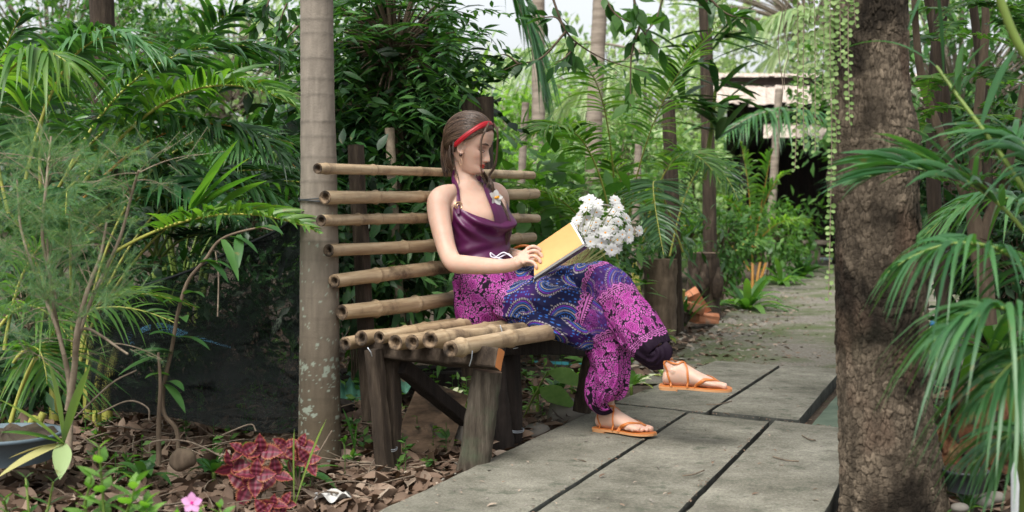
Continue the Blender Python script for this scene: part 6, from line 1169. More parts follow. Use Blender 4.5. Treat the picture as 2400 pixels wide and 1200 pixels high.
# ================================================================== under and behind the bench
def log(name, label, cat, a, b, r, m='post', seg=12, end=None): mb = MB(); a, b = Vector(a), Vector(b); tube(mb, [a.lerp(b, i / 11) for i in range(12)], np.linspace(r, r * .85, 12), seg, noise_amp=.15, seed=rnd.randint(1, 60)); return thing_mesh(name, mb, M[m], label, cat, (a + b) / 2)
def plank(name, label, a, b, w_, h_, m='board', up=(0, 0, 1), cat='board'): mb = MB(); beam(mb, a, b, w_, h_, up=up, chip=.004); return thing_mesh(name, mb, M[m], label, cat, (Vector(a) + Vector(b)) / 2, smooth=False)
plank('old_board', 'short wide old board leaning on end under the bench', P(975, 1082, 4.5), P(1040, 915, 4.95), .2, .035, 'board', up=(.2, -.9, .5))
plank('old_board', 'long dark board stacked behind the bench legs', P(790, 948, 5.6), P(1120, 985, 5.7), .16, .03, 'dark_timber'); plank('old_board', 'dark beam lying across the ground behind the ringed trunk', P(790, 905, 6.1), P(1100, 890, 6.4), .1, .09, 'dark_timber')
plank('old_board', 'upper long dark plank of the stack behind the bench', P(800, 880, 6.6), P(1110, 868, 6.8), .12, .05, 'dark_timber'); plank('old_board', 'pale grey plank on the ground behind the middle legs', P(1090, 930, 6.1), P(1340, 925, 6.4), .1, .03, 'board'); plank('old_board', 'weathered plank lying farther back under the seat end', P(1100, 890, 7.2), P(1400, 885, 7.4), .14, .03, 'board')
plank('old_board', 'brown plank just below the turquoise pipe', P(1180, 905, 6.7), P(1420, 900, 6.9), .06, .03, 'board'); plank('old_board', 'narrow board edge beside the near bench leg', P(880, 975, 5.2), P(1090, 1000, 5.1), .09, .025, 'board')
log('dry_log', 'grey bark covered log lying under the bench', 'log', P(1030, 1050, 4.75), P(1190, 1040, 5.0), .035, 'grey_log'); log('dry_log', 'thin dark log behind the leaning board', 'log', P(900, 1010, 5.1), P(1120, 1030, 5.1), .03, 'post'); log('dry_log', 'pale fallen branch behind the seat beam', 'log', P(960, 860, 7), P(1180, 852, 7.2), .03, 'pale_stem'); log('dry_log', 'rotting log behind the turquoise pipe', 'log', P(1180, 840, 8.2), P(1420, 835, 8.2), .05, 'post')
log('water_pipe', 'turquoise plastic pipe lying on the ground behind the bench', 'pipe', P(1150, 852, 7.4), P(1385, 860, 7.2), .028, 'pvc', 16)
for k, (px, py, z, r, lab) in enumerate([(1085, 1030, 4.8, .05, 'rounded brown stone behind the log leg'), (1330, 975, 5.35, .07, 'mossy grey stone at the slab edge below the far bench post'), (1260, 1015, 5.0, .045, 'small flat stone beside the slab edge under the seat'), (350, 615, 6.2, .05, 'dry brown coconut husk above the net edge'), (430, 1078, 3.95, .036, 'fibrous brown coconut in the left leaf litter')]):
    mb = MB(); c = np.array(list(P(px, py, z))); 
    loft(mb, [(c + UP * r * math.sin(e), np.array([r * 1.25 * math.cos(e) + 1e-4, 0, 0]), np.array([0, r * math.cos(e) + 1e-4, 0])) for e in np.linspace(-1.55, 1.55, 9)], 20, 20); mb.v[0] = mb.v[0] + (fbm(mb.v[0], 16, 3, k)[:, None] - .45) * .05 * nrm(mb.v[0] - c) * (r / .05); thing_mesh('stone' if k < 3 else 'coconut', mb, M['pebble'] if k < 3 else M['stem'], lab, 'stone' if k < 3 else 'coconut', c)
for k, (px, py, z, a) in enumerate([(1220, 1030, 4.95, .2), (1290, 1000, 5.1, -.4), (1180, 1075, 4.8, .7)]): plank('wood_chip', ('flat tan wood chip nearest the middle bench leg', 'flat tan wood chip beside the mossy stone', 'broken wood chip at the slab edge below the near seat')[k], P(px - 22, py + 5, z), P(px + 22, py - 6, z + .05), .05, .018, 'board', cat='wood')
def corrugated():
    mb = MB(); m = mat('green_sheet', [(.3, (.03, .11, .075)), (.7, (.09, .22, .16))], scale=9, rough=.5, bump=.1, second=(14, (.3, .3, .26), .6, .75)); nu, nv = 90, 8; A, B, C, D = A3(792, 960, 5.6), A3(985, 905, 5.75), A3(975, 880, 6.3), A3(785, 868, 6.3); V = []
    for v in np.linspace(0, 1, nv):
        for u in np.linspace(0, 1, nu): V.append((A * (1 - u) + B * u) * (1 - v) + (D * (1 - u) + C * u) * v + UP * (.014 * math.sin(u * 44) + .02 * math.sin(v * 4)))
    mb.add(V, grid_faces(nv, nu, False)); o = thing_mesh('corrugated_sheet', mb, m, 'piece of green corrugated plastic sheet behind the ringed trunk', 'roof sheet', (A + C) / 2); sd_ = o.modifiers.new('s', 'SOLIDIFY'); sd_.thickness = .003
corrugated()
for k, (px, py, z, n, L, W, lm, lab) in enumerate([(1055, 935, 5.4, 16, .09, .04, 'varieg', 'variegated seedling behind the diagonal brace'), (1090, 960, 5.2, 12, .08, .035, 'varieg', 'variegated seedling beside the log leg'), (1390, 890, 6.6, 14, .2, .07, 'leaf_light', 'broad leaved green plant below the bench end'), (1545, 830, 8.0, 16, .12, .05, 'varieg', 'variegated plant at the foot of the near log stump'), (1480, 935, 5.9, 16, .12, .045, 'varieg', 'variegated plant beside the slab behind the crossed leg'), (1560, 905, 6.2, 12, .1, .04, 'varieg', 'small variegated plant behind the sandal of the raised foot'), (1260, 975, 5.6, 12, .08, .03, 'leaf_light', 'tiny weed between the bench legs'), (1310, 945, 5.7, 16, .1, .035, 'leaf_mid', 'small leafy weed left of the far bench post'), (1340, 925, 6.0, 14, .1, .03, 'leaf_light', 'light green weed behind the far bench post')]):
    rosette('seedling', lab, px, py, z, n, L, W, lm, .5, el=(.2, 1.4), stem=.08, K=4, peak=.45, offs=.03)
for k, (px, py, z, tip) in enumerate([((1215), 1010, 5.5, [(1180, 895, 5.4), (1285, 870, 5.5), (1265, 910, 5.4), (1195, 985, 5.4)])]):
    t = thing('caladium', 'plant with large pale green spade leaves under the seat end', 'plant', P(px, py, z)); 
    for q in tip: 
        st = MB(); e = A3(*q); b = A3(px, py, z); tube(st, bez(b, (b + e) / 2 + UP * .03, e, 10), .004, 5); ob('stalk', st, M['green_stem'], t); d = nrm(e - b) * [1, .3, .2] + [0, -.2, -.25]; leaf_objects(t, T_BROAD, [e], mats_dir(d[None], np.array([[0, -.8, .6]]), .2), .2, M['leaf_lime'])
# ================================================================== shade net
def net():
    m, t_, o = newmat('shade_net'); L = t_.links.new; tc = nn(t_, 'ShaderNodeTexCoord'); mp = nn(t_, 'ShaderNodeMapping'); mp.inputs['Scale'].default_value = (420, 420, 60); L(tc.outputs['Object'], mp.inputs[0]); n1 = nn(t_, 'ShaderNodeTexNoise', Scale=1.0, Detail=2.0); L(mp.outputs[0], n1.inputs['Vector'])
    m2 = nn(t_, 'ShaderNodeMapping'); m2.inputs['Scale'].default_value = (3, 3, 9); L(tc.outputs['Object'], m2.inputs[0]); n2 = nn(t_, 'ShaderNodeTexNoise', Scale=1.0, Detail=4.0); L(m2.outputs[0], n2.inputs['Vector']); ml = nn(t_, 'ShaderNodeMath', operation='MULTIPLY_ADD'); L(n2.outputs['Fac'], ml.inputs[0]); ml.inputs[1].default_value = .55; L(n1.outputs['Fac'], ml.inputs[2])
    r = ramp(t_, [(.74, (0, 0, 0)), (.9, (.75, .75, .75))]); L(ml.outputs[0], r.inputs[0]); b = nn(t_, 'ShaderNodeBsdfPrincipled'); b.inputs['Base Color'].default_value = (.003, .0045, .0045, 1); b.inputs['Roughness'].default_value = .7; b.inputs['Specular IOR Level'].default_value = .12; tr = nn(t_, 'ShaderNodeBsdfTransparent'); mx = nn(t_, 'ShaderNodeMixShader'); L(r.outputs[0], mx.inputs[0]); L(b.outputs[0], mx.inputs[1]); L(tr.outputs[0], mx.inputs[2])
    bp = nn(t_, 'ShaderNodeBump', Strength=.5, Distance=.003); L(n1.outputs['Fac'], bp.inputs['Height']); L(bp.outputs[0], b.inputs['Normal']); L(mx.outputs[0], o.inputs[0])
    top = spline([(200, 712, 5.0), (290, 682, 5.05), (430, 640, 5.1), (560, 580, 5.12), (650, 540, 5.1), (702, 503, 4.95), (760, 500, 4.9)], 160); bot = spline([(200, 960, 4.55), (300, 965, 4.6), (430, 985, 4.6), (560, 1010, 4.5), (650, 1018, 4.45), (700, 1012, 4.42), (745, 1010, 4.5)], 160); nv = 110; V = []
    for v in np.linspace(0, 1, nv):
        for a, c in zip(top, bot): V.append(list(P(a[0] * (1 - v) + c[0] * v, a[1] * (1 - v) + c[1] * v, a[2] * (1 - v) + c[2] * v)))
    V = np.array(V); u = np.tile(np.linspace(0, 1, 160), nv); v = np.repeat(np.linspace(0, 1, nv), 160); sag = (u * 1.0 + v * .7); V[:, 1] += .03 * np.sin(sag * 19 + 3 * fbm(V, 3, 2, 2)) * v * (1 - v) * 3 + .06 * (fbm(V * [1, 1, 2.2], 4.5, 3, 8) - .45) * 1.6 + .02 * (1 - np.abs(2 * fbm(V * [1, 1, 3], 7, 3, 5) - .95)) ** 3
    mb = MB(); mb.add(V, grid_faces(nv, 160, False)); thing_mesh('shade_net', mb, m, 'black see through shade net hung slanting between the shrubs and the ringed trunk', 'net', P(500, 1000, 4.6))
    s = MB(); tube(s, [P(*q) for q in top[::8]] , .006, 6); thing_mesh('net_rope', s, M['black_plastic'], 'black rope along the top edge of the shade net', 'rope', P(500, 620, 5.1))
    b2 = MB(); q = spline([(285, 785, 5.5), (370, 757, 5.5), (430, 775, 5.5), (500, 800, 5.5), (540, 812, 5.5)], 40); q2 = spline([(285, 812, 5.5), (350, 800, 5.5), (430, 790, 5.5), (480, 800, 5.5), (540, 816, 5.5)], 40); V = [list(P(*p)) for p in q] + [list(P(*p)) for p in q2]; b2.add(V, grid_faces(2, 40, False)); b2.add(np.array(V) + [0, .004, 0], grid_faces(2, 40, False)); thing_mesh('blue_tarp', b2, flat('blue_tarp', (.2, .55, .85), rough=.5), 'strip of blue plastic tarpaulin glimpsed behind the shade net', 'tarpaulin', P(400, 790, 5.5))
net()
bush('shade_bush', 'dark undergrowth directly behind the shade net', 'bush', 480, 800, 6.2, 480, 760, 260, 130, 'leaf_dark', S_OVAL, .08, 1500, 80, nst=5, trunk=.01)
bush('shade_bush', 'dark low growth behind the fine needle shrub', 'bush', 60, 800, 5.6, 60, 740, 260, 200, 'leaf_dark', S_LANCE, .12, 1700, 80, nst=5, trunk=.01)
# ================================================================== left palms
palm('areca_palm', 'big areca palm clump at left with long arching fronds over the net', 170, 800, 5.1, [
    ((150, 500, 4.8), (420, 60, 4.7), (715, 265, 4.5), dict(lm='palm_yellow', n=52, L=.34, W=.026, start=.25, droop=.5, lift=.5, rr=.009)),
    ((190, 470, 4.9), (470, 150, 4.9), (700, 400, 4.7), dict(rm='orange_rachis', n=46, L=.3, start=.3, droop=.6)),
    ((270, 590, 4.6), (520, 440, 4.45), (748, 545, 4.25), dict(lm='palm_yellow', n=40, L=.26, start=.2, droop=.35, lift=.4, rr=.007)),
    ((60, 420, 4.5), (160, -60, 4.5), (400, 150, 4.4), dict(n=46, L=.3, droop=.6, lm='palm_right')), ((-60, 300, 3.9), (60, 40, 3.9), (170, 160, 3.8), dict(n=34, L=.3, lm='palm_yellow', droop=.9)),
    ((150, 420, 5.2), (330, 20, 5.2), (700, 130, 5.1), dict(n=50, L=.36, W=.028, droop=.35, lift=.1)), ((120, 470, 5.0), (290, 150, 4.9), (520, 330, 4.7), dict(n=42, L=.34, droop=.6)), ((100, 500, 4.6), (60, 120, 4.6), (250, 60, 4.5), dict(n=44, L=.36, droop=.5)),
    ((180, 560, 4.9), (350, 330, 4.8), (560, 520, 4.6), dict(n=40, L=.32, droop=.5, lm='palm_right')), ((90, 520, 5.3), (300, 250, 5.3), (480, 440, 5.2), dict(n=40, L=.34, droop=.5)), ((20, 500, 4.8), (-60, 200, 4.8), (60, 20, 4.6), dict(n=36, L=.36)),
    ((200, 560, 5.4), (480, 300, 5.4), (690, 500, 5.3), dict(n=44, L=.34, droop=.7))], 6, 'palm_left', 'yellow_rachis', L=.33, W=.024, n=42, stems=7, h=.35, indiv_idx=(0, 1, 2, 5), seed=4, rl=(1.1, 1.7), el=(.7, 1.35))
palm('areca_palm', 'second dark areca palm farther back at upper left', 420, 700, 7.0, [((400, 500, 7), (520, 0, 7), (760, 200, 6.8), {}), ((380, 500, 7), (250, -40, 7), (60, 130, 6.8), {}), ((400, 500, 7), (430, -60, 7), (640, 40, 6.8), {}), ((390, 480, 7), (330, 0, 6.9), (250, 230, 6.6), {}), ((410, 520, 7), (600, 150, 7), (720, 380, 6.8), {})], 7, 'palm_left', 'green_stem', L=.42, W=.032, n=42, stems=5, h=.6, seed=9, rl=(1.3, 2.0), el=(.8, 1.4))
palm('cycad', 'glossy dark cycad with stiff comb like fronds above the net', 380, 760, 5.6, [((360, 600, 5.5), (410, 400, 5.5), (500, 430, 5.3), {}), ((370, 600, 5.5), (330, 380, 5.5), (440, 350, 5.4), {}), ((380, 600, 5.5), (470, 500, 5.4), (570, 590, 5.2), {}), ((370, 600, 5.5), (440, 440, 5.5), (640, 420, 5.5), {}), ((360, 600, 5.5), (300, 480, 5.4), (280, 600, 5.2), {})], 4, 'leaf_dark', 'green_stem', L=.16, W=.014, n=60, stems=1, srad=.03, h=.2, droop=.15, seed=6, rl=(.6, .8), el=(.4, 1.1), K=3, fwd=(.25, .7))
palm('thin_palm', 'thin leaved palm seedlings at the left edge below the shrub', 0, 900, 4.3, [((-20, 800, 4.2), (60, 640, 4.2), (160, 790, 4.1), {}), ((10, 820, 4.2), (40, 600, 4.2), (120, 560, 4.2), {}), ((30, 850, 4.1), (100, 760, 4.1), (110, 900, 4.0), {})], 3, 'palm_yellow', 'yellow_rachis', L=.3, W=.014, n=24, stems=3, h=.2, seed=2, rl=(.6, .9))
def tall_blades():
    t = thing('strap_shrub', 'upright broad dark green blades rising above the net before the ringed trunk', 'plant', P(600, 640, 5.4))
    for a, b in (((445, 490), (520, 400)), ((450, 490), (560, 330)), ((460, 485), (590, 375)), ((470, 480), (610, 420)), ((480, 482), (575, 440)), ((520, 480), (625, 440))): A, B_ = A3(*a, 4.45), A3(*b, 4.35); strap(t, A, B_ - A + UP * .05, np.linalg.norm(B_ - A) * 1.1, .045, .12, M['leaf_light'])
tall_blades()
# fine needle shrub
def needle_shrub():
    z = 3.55; base = P(158, 1095, z); t = thing('needle_shrub', 'feathery grey green shrub with needle leaves and pale stems in the left foreground', 'shrub', (base.x, base.y, base.z)); st = MB(); gs = MB(); L, D = [], []
    mains = [[(158, 1100), (165, 960), (160, 880), (140, 790), (120, 680), (110, 560)], [(160, 960), (175, 860), (180, 780), (205, 680), (235, 600), (250, 520)], [(150, 830), (130, 760), (90, 660), (50, 540), (40, 420)], [(180, 790), (220, 690), (280, 560), (310, 450), (325, 400)], [(178, 830), (200, 770), (300, 830)], [(130, 700), (100, 560), (110, 420), (120, 320)]]
    for k, m_ in enumerate(mains):
        c = spline([A3(a, b, z + .05 * math.sin(k * 2 + i)) for i, (a, b) in enumerate(m_)], 30); tube(st, c, np.linspace(.011 if k < 2 else .006, .003, 30), 8, noise_amp=.08)
        for q in range(11 if k != 4 else 3):
            u = rnd.uniform(.35, 1); p = c[int(u * 29)]; d = nrm(np.array([rnd.uniform(-1, 1), rnd.uniform(-.7, .7), rnd.uniform(-.25, .8)])); e = p + d * rnd.uniform(.08, .2); tube(st, bez(p, (p + e) / 2 + UP * .02, e, 6), [.0016, .0014, .0012, .001, .0009, .0008], 4, cap=False)
            for w_ in range(4):
                f = p + (e - p) * rnd.uniform(.3, 1); d2 = nrm(d + rs.normal(0, .6, 3)); g = f + d2 * rnd.uniform(.05, .12); tube(st, [f, g], [.0009, .0005], 3, cap=False); uu = rs.uniform(0, 1, 90)[:, None]; L.append(f + (g - f) * uu); D.append(d2 * .8 + nrm(rs.normal(0, 1, (90, 3))) * .8)
    for (cx, cy, rx, ry, n) in ((60, 420, 85, 110, 24), (150, 440, 100, 110, 24), (60, 600, 100, 110, 24), (200, 600, 130, 110, 28), (310, 400, 55, 55, 8), (100, 720, 110, 70, 14), (260, 660, 50, 50, 5)):
        for q in range(int(n * 2.3)):
            f = A3(cx + rnd.uniform(-1, 1) * rx, cy + rnd.uniform(-1, 1) * ry, z + rnd.uniform(-.25, .25)); d2 = nrm(rs.normal(0, 1, 3) * [1, .8, 1] + [0, 0, .5])
            for s in range(3):
                d3 = nrm(d2 + rs.normal(0, .5, 3)); ln = rnd.uniform(.04, .085); e = f + d3 * ln; tube(gs, [f, e], [.0008, .0004], 3, cap=False); uu = rs.uniform(0, 1, 84)[:, None]; L.append(f + (e - f) * uu); D.append(d3 * (.35 + uu) + nrm(rs.normal(0, 1, (84, 3))) * .75)
    ob('stem', st, M['pale_stem'], t); ob('twig', gs, M['green_stem'], t); L, D = np.vstack(L), np.vstack(D); mb = MB(); v = np.clip(rs.normal(.3, .16, len(L)) + np.clip((L[:, 2] - 1.15) * 1.6, 0, .4) * (rs.uniform(0, 1, len(L)) > .5), 0, 1); put_leaves(mb, leaf_t(.36, 1, fold=0, bend=.05), L, mats_dir(D), rs.uniform(.011, .021, len(L)), v); tag(ob('foliage', mb, M['needle'], t), kind='stuff')
needle_shrub()
def sapling():
    t = thing('sapling', 'thin bent sapling with drooping dark leaves in front of the shade net', 'sapling', P(420, 1075, 4.05)); z = 4.1; st = MB(); c = spline([A3(418, 1090, z), A3(414, 1010, z), A3(385, 970, z), A3(383, 910, z), A3(402, 820, z), A3(418, 730, z), A3(440, 660, z), A3(480, 610, z), A3(520, 560, z), A3(600, 535, z), A3(640, 540, z)], 60); tube(st, c, np.concatenate([np.linspace(.0075, .0055, 45), np.linspace(.005, .002, 15)]), 8, noise_amp=.06); ob('stem', st, M['stem'], t)
    for (a, b) in (((480, 610), (520, 665)), ((470, 615), (535, 640)), ((430, 690), (475, 710)), ((425, 710), (385, 730)), ((425, 745), (435, 775)), ((415, 790), (480, 825)), ((410, 790), (350, 800)), ((405, 830), (335, 855)), ((400, 835), (300, 880)), ((405, 825), (320, 845)), ((395, 880), (345, 905)), ((385, 900), (420, 965)), ((390, 895), (425, 930)), ((520, 560), (545, 640)), ((540, 555), (590, 600)), ((600, 535), (655, 560)), ((560, 550), (560, 620))): A, B_ = A3(*a, z), A3(*b, z - .08); strap(t, A, B_ - A + UP * .06, np.linalg.norm(B_ - A) * 1.15, .032, .35, M['leaf_mid'], peak=.45)
    q = MB(); tube(q, spline([A3(371, 826, 4.0), A3(376, 900, 4.0), A3(372, 990, 4.0), A3(372, 1090, 4.0)], 20), np.linspace(.004, .009, 20), 7, noise_amp=.15); thing_mesh('dry_stick', q, M['stem'], 'bare brown stick standing beside the bent sapling', 'stick', A3(372, 1080, 4.0))
    for k, (pts, lab) in enumerate([([(505, 590, 4.4), (512, 650, 4.35), (510, 742, 4.3)], 'dry pale tendril hanging in front of the net'), ([(230, 970, 4.0), (300, 940, 3.95), (345, 955, 3.9), (350, 985, 3.9)], 'looping dry vine near the foot of the shrub'), ([(350, 1060, 3.9), (360, 1035, 3.9), (440, 1035, 3.9), (520, 1070, 3.85)], 'thin dry stem arching over the litter'), ([(520, 1020, 4.2), (585, 995, 4.2), (600, 1010, 4.2)], 'bent dry twig below the net'), ([(175, 980, 3.8), (260, 900, 3.8), (320, 868, 3.8)], 'dry twig slanting up from the needle shrub'), ([(725, 1100, 3.9), (760, 1040, 3.9), (778, 1010, 3.9)], 'reddish dry stalk leaning before the ringed trunk')]):
        b = MB(); tube(b, spline([A3(*p) for p in pts], 24), .0028, 5); thing_mesh('dry_twig', b, M['twig'], lab, 'twig', A3(*pts[0]))
sapling()

blades('strap_leaf_plant', 'pale broad bladed seedling with two yellowed leaves in the left foreground', 148, 1040, 3.45, [(112, 838, 3.45, 'ti_leaf', .05), (212, 850, 3.42, 'ti_leaf', .034), (-10, 930, 3.35, 'ti_leaf', .045), (0, 1012, 3.35, 'leaf_light', .04), (-5, 1120, 3.3, 'yellow_leaf', .035), (20, 1075, 3.4, 'yellow_leaf', .03), (140, 1125, 3.35, 'ti_leaf', .05)], .05, 'ti_leaf')
for k, (px, py, z, L, lab) in enumerate([(338, 1030, 4.0, .14, 'small dark seedling below the bent sapling'), (500, 1020, 4.1, .13, 'small seedling with pointed leaves in front of the net'), (692, 1010, 4.0, .16, 'young leafy shoot left of the ringed trunk foot')]): rosette('seedling', lab, px, py, z, 11, L, .035, 'leaf_mid', .5, el=(.3, 1.4), stem=.05, offs=.015)
blades('shoot', 'two upright green blades at the right foot of the ringed trunk', 832, 1060, 4.15, [(803, 955, 4.15), (838, 985, 4.15)], .032, 'leaf_light', peak=.5); blades('striped_blades', 'pale striped strap leaf slanting up before the ringed trunk', 690, 1190, 3.55, [(765, 978, 3.55), (690, 1000, 3.55)], .03, 'ti_leaf', peak=.7)
# tub
def tub(name, label, c, r, h, m, soil=True, cat='pot'):
    t = thing(name, label, cat, c); c = Vector(c); mb = MB(); rows = [(r * .8, 0), (r * .95, h * .85), (r * 1.0, h * .86), (r * 1.04, h * .88), (r * 1.05, h), (r * 1.0, h * 1.01), (r * .96, h * .99), (r * .9, h * .7), (r * .02, h * .68)]; th = np.linspace(0, 2 * np.pi, 48, endpoint=False); V = np.array([[[c.x + a * math.cos(q), c.y + a * math.sin(q), c.z + b] for q in th] for a, b in rows]); mb.add(V, grid_faces(len(rows), 48)); ob('rim_pot', mb, M[m], t)
    if soil: s = MB(); V = np.array([[[c.x + a * math.cos(q), c.y + a * math.sin(q), c.z + h * .82 + .02 * rnd.random()] for q in th] for a in (r * .93, r * .5, .01)]); s.add(V, grid_faces(3, 48)); ob('potting_soil', s, M['soil'], t)
tub('plant_tub', 'shallow blue grey plastic tub at the left edge', P(10, 1078, 3.9), .17, .085, 'grey_plastic'); tub('plant_pot', 'black plastic pot rim beside the foot of the rough trunk', P(2262, 1150, 3.55), .06, .06, 'black_plastic')
# foreground small plants
def leafy_stalks(name, label, stalks, z, lm, leaf, n, tm=T_OVAL, cat='plant', pairs=True):
    t = thing(name, label, cat, P(*stalks[0][0], z)); 
    for pts in stalks:
        c = spline([A3(a, b, z + rnd.uniform(-.03, .03)) for a, b in pts], 24); st = MB(); tube(st, c, np.linspace(.004, .002, 24), 6); ob('stem', st, M['green_stem'], t); L, D, S_ = [], [], []
        for k in range(n):
            u = k / (n - 1); i = int(u * 23); a = k * 1.57 + rnd.uniform(-.3, .3)
            for s in (0, math.pi): L.append(c[i]); D.append([math.cos(a + s), math.sin(a + s), .35 + .7 * u]); S_.append(leaf * (1.05 - .45 * u) * rnd.uniform(.8, 1.1))
        leaf_objects(t, tm, np.array(L), mats_dir(np.array(D), None, .25), np.array(S_), M[lm])
    return t
leafy_stalks('green_shrub', 'bright light green leafy plant at the bottom edge of the left foreground', [[(245, 1230), (240, 1150), (232, 1050)], [(280, 1240), (305, 1180), (318, 1130)], [(220, 1240), (200, 1190), (215, 1120)], [(330, 1240), (345, 1215), (340, 1180)]], 2.75, 'leaf_lime', .072, 7)
pk = leafy_stalks('periwinkle', 'small plant with one pink five petalled flower at the bottom edge', [[(470, 1230), (462, 1205), (452, 1190)], [(500, 1240), (520, 1215), (515, 1190)], [(440, 1240), (425, 1225), (415, 1205)]], 2.75, 'leaf_lime', .045, 4)
c = A3(450, 1178, 2.72)
for k in range(5): a = k * 1.257 + .3; leaf_objects(pk, T_ROUND, [c], mats_dir(np.array([[math.cos(a), -.2, math.sin(a)]]), np.array([[0, -1, .1]]), .05), .024, M.setdefault('pink_petal', leafmat('pink_petal', [(.2, (.66, .3, .56)), (.8, (.75, .42, .66))], trans=.2, tcol=(1, .9, 1))), 'petal')
b = MB(); tube(b, [c + [0, -.003, 0], c + [0, .002, 0]], .0035, 8); ob('flower_eye', b, flat('magenta_eye', (.6, .02, .25)), pk)
leafy_stalks('small_weed', 'small fresh green weed at the lower left corner', [[(70, 1230), (65, 1170), (60, 1120)], [(100, 1230), (115, 1180), (125, 1130)], [(20, 1240), (15, 1200), (10, 1170)]], 3.1, 'leaf_light', .05, 5, T_LANCE)
def coleus(label, heads, z, seed):
    m, t_, o = newmat('coleus_leaf'); L = t_.links.new
    t = thing('coleus', label, 'plant', P(heads[0][0], heads[0][1] + 60, z)); base = A3(heads[0][0] + 10, heads[0][1] + 70, z)
    if 'coleus' not in M:
        at = nn(t_, 'ShaderNodeAttribute', attribute_name='Col'); b = nn(t_, 'ShaderNodeBsdfPrincipled'); b.inputs['Roughness'].default_value = .55; L(at.outputs['Color'], b.inputs['Base Color']); tb = nn(t_, 'ShaderNodeBsdfTranslucent'); L(at.outputs['Color'], tb.inputs[0]); mx = nn(t_, 'ShaderNodeMixShader'); mx.inputs[0].default_value = .25; L(b.outputs[0], mx.inputs[1]); L(tb.outputs[0], mx.inputs[2]); L(mx.outputs[0], o.inputs[0]); M['coleus'] = m
        mb = MB(); nr, na = 23, 9; V, C = [], []
        for i in range(nr):
            x = i / (nr - 1); hw = .36 * math.sin(math.pi * min(1, x * .93 + .07) ** .8) * (1 if x > .02 else .2)
            for j in range(na):
                q = j / (na - 1) * 2 - 1; V.append([x + (.05 if i % 2 else 0) * (abs(q) > .9), q * hw * (1 + (.13 if i % 2 else -.10) * (abs(q) > .9)), -.22 * x * x + .10 * abs(q) * hw * 2 + .02 * math.sin(x * 22)]); e = max(abs(q), x ** 3)
                col = np.array([.075, .008, .018]) * (1 - e ** 3) + np.array([.30, .018, .045]) * e ** 3
                if e > .93: col = np.array([.34, .13, .05])
                if j == 4: col = col * .6 + np.array([.42, .05, .12]) * .4
                C.append(col)
        mb.add(V, grid_faces(nr, na, False), col=np.array(C)); M['_coleus'] = mb.mesh('leaf', m)
    me = M['_coleus']; wl = worldloc(t)
    for k, (px, py, s) in enumerate(heads):
        p = A3(px, py, z + rnd.uniform(-.05, .05)); st = MB(); tube(st, bez(base, base * .5 + p * .5 + [0, 0, -.02], p, 8), .003, 5); ob('stem', st, M['stem'], t)
        for i in range(4):
            a = i * 1.57 + k * .7 + rnd.uniform(-.3, .3); d = np.array([[math.cos(a), math.sin(a), .15 + .2 * (i % 2)]]); d = np.array([[math.cos(a), -.25 - .2 * rnd.random(), math.sin(a) * .8 + .12]]); mm = mats_dir(d, np.array([[.0, -1., .55]]), .3)[0] * s * rnd.uniform(.8, 1.25); o2 = bpy.data.objects.new('leaf', me); o2.parent = t; o2.matrix_local = Matrix([list(mm[0]) + [p[0] - wl.x], list(mm[1]) + [p[1] - wl.y], list(mm[2]) + [p[2] - wl.z], [0, 0, 0, 1]]); COL.objects.link(o2)
coleus('large red coleus with toothed yellow edged leaves in the left foreground', [(600, 1115, .06), (570, 1058, .055), (612, 1060, .055), (545, 1095, .055), (582, 1140, .06)], 3.75, 1); coleus('red coleus behind the pale striped leaf near the ringed trunk', [(690, 1075, .05), (670, 1045, .045), (705, 1045, .05), (720, 1080, .045), (645, 1115, .05)], 3.8, 2); coleus('small orange tinged coleus at the bottom edge', [(640, 1185, .04), (620, 1200, .04), (665, 1180, .035)], 3.5, 3)
# ================================================================== right side
def vines():
    t0 = [(1866, 398, 3.42), (1884, 350, 3.38), (1912, 355, 3.4), (1930, 235, 3.42), (1946, 700, 3.3), (1957, 330, 3.32), (1992, 288, 3.3), (1938, 170, 3.38), (1968, 150, 3.3), (2003, 60, 3.3)]
    pos = ('outermost left', 'second from left', 'middle', 'short inner', 'longest', 'thick one beside the longest', 'one lying on the bark', 'short front', 'short one nearest the bark', 'shortest one on the bark')
    for (px, yb, z), w_ in zip(t0, pos):
        t = thing('hanging_vine', 'hanging string of round green leaves, %s, left of the rough trunk' % w_, 'vine', P(px, -20, z), 'hanging strings of coin leaves'); c = spline([A3(px + rnd.uniform(-5, 5), y, z) for y in np.linspace(-60, yb, max(3, int((yb + 60) / 130)))], 60); st = MB(); tube(st, c, .0012, 4, cap=False); ob('stem', st, M['pale_stem'], t)
        n = int((yb + 60) / 7.6); u = np.linspace(.02, 1, n); i = np.minimum((u * 59).astype(int), 59); p = c[i]; a = np.arange(n) * 3.14 + rs.normal(0, .6, n); d = np.column_stack([np.cos(a), np.sin(a) * .6, np.full(n, -.25)]); sz = rs.uniform(.011, .0165, n) * np.clip(1.25 - u * .45, .4, 1.1); leaf_objects(t, T_COIN, p, mats_dir(d, np.tile([0, -1., .5], (n, 1)), .35), sz, M['vine_leaf'])
T_COIN = leaf_t(.95, 4, fold=.15, bend=.12, peak=.5, tip=.55)
vines()
for k, (px, yb) in enumerate([(1829, 330), (1842, 210)]): b = MB(); tube(b, spline([A3(px + 6 * math.sin(i * 2), y, 3.6) for i, y in enumerate(np.linspace(-40, yb, 7))], 30), .0012, 4); thing_mesh('dry_twig', b, M['twig'], ('long dark thread hanging left of the vines', 'short dark thread hanging left of the vines')[k], 'twig', A3(px, 0, 3.6))
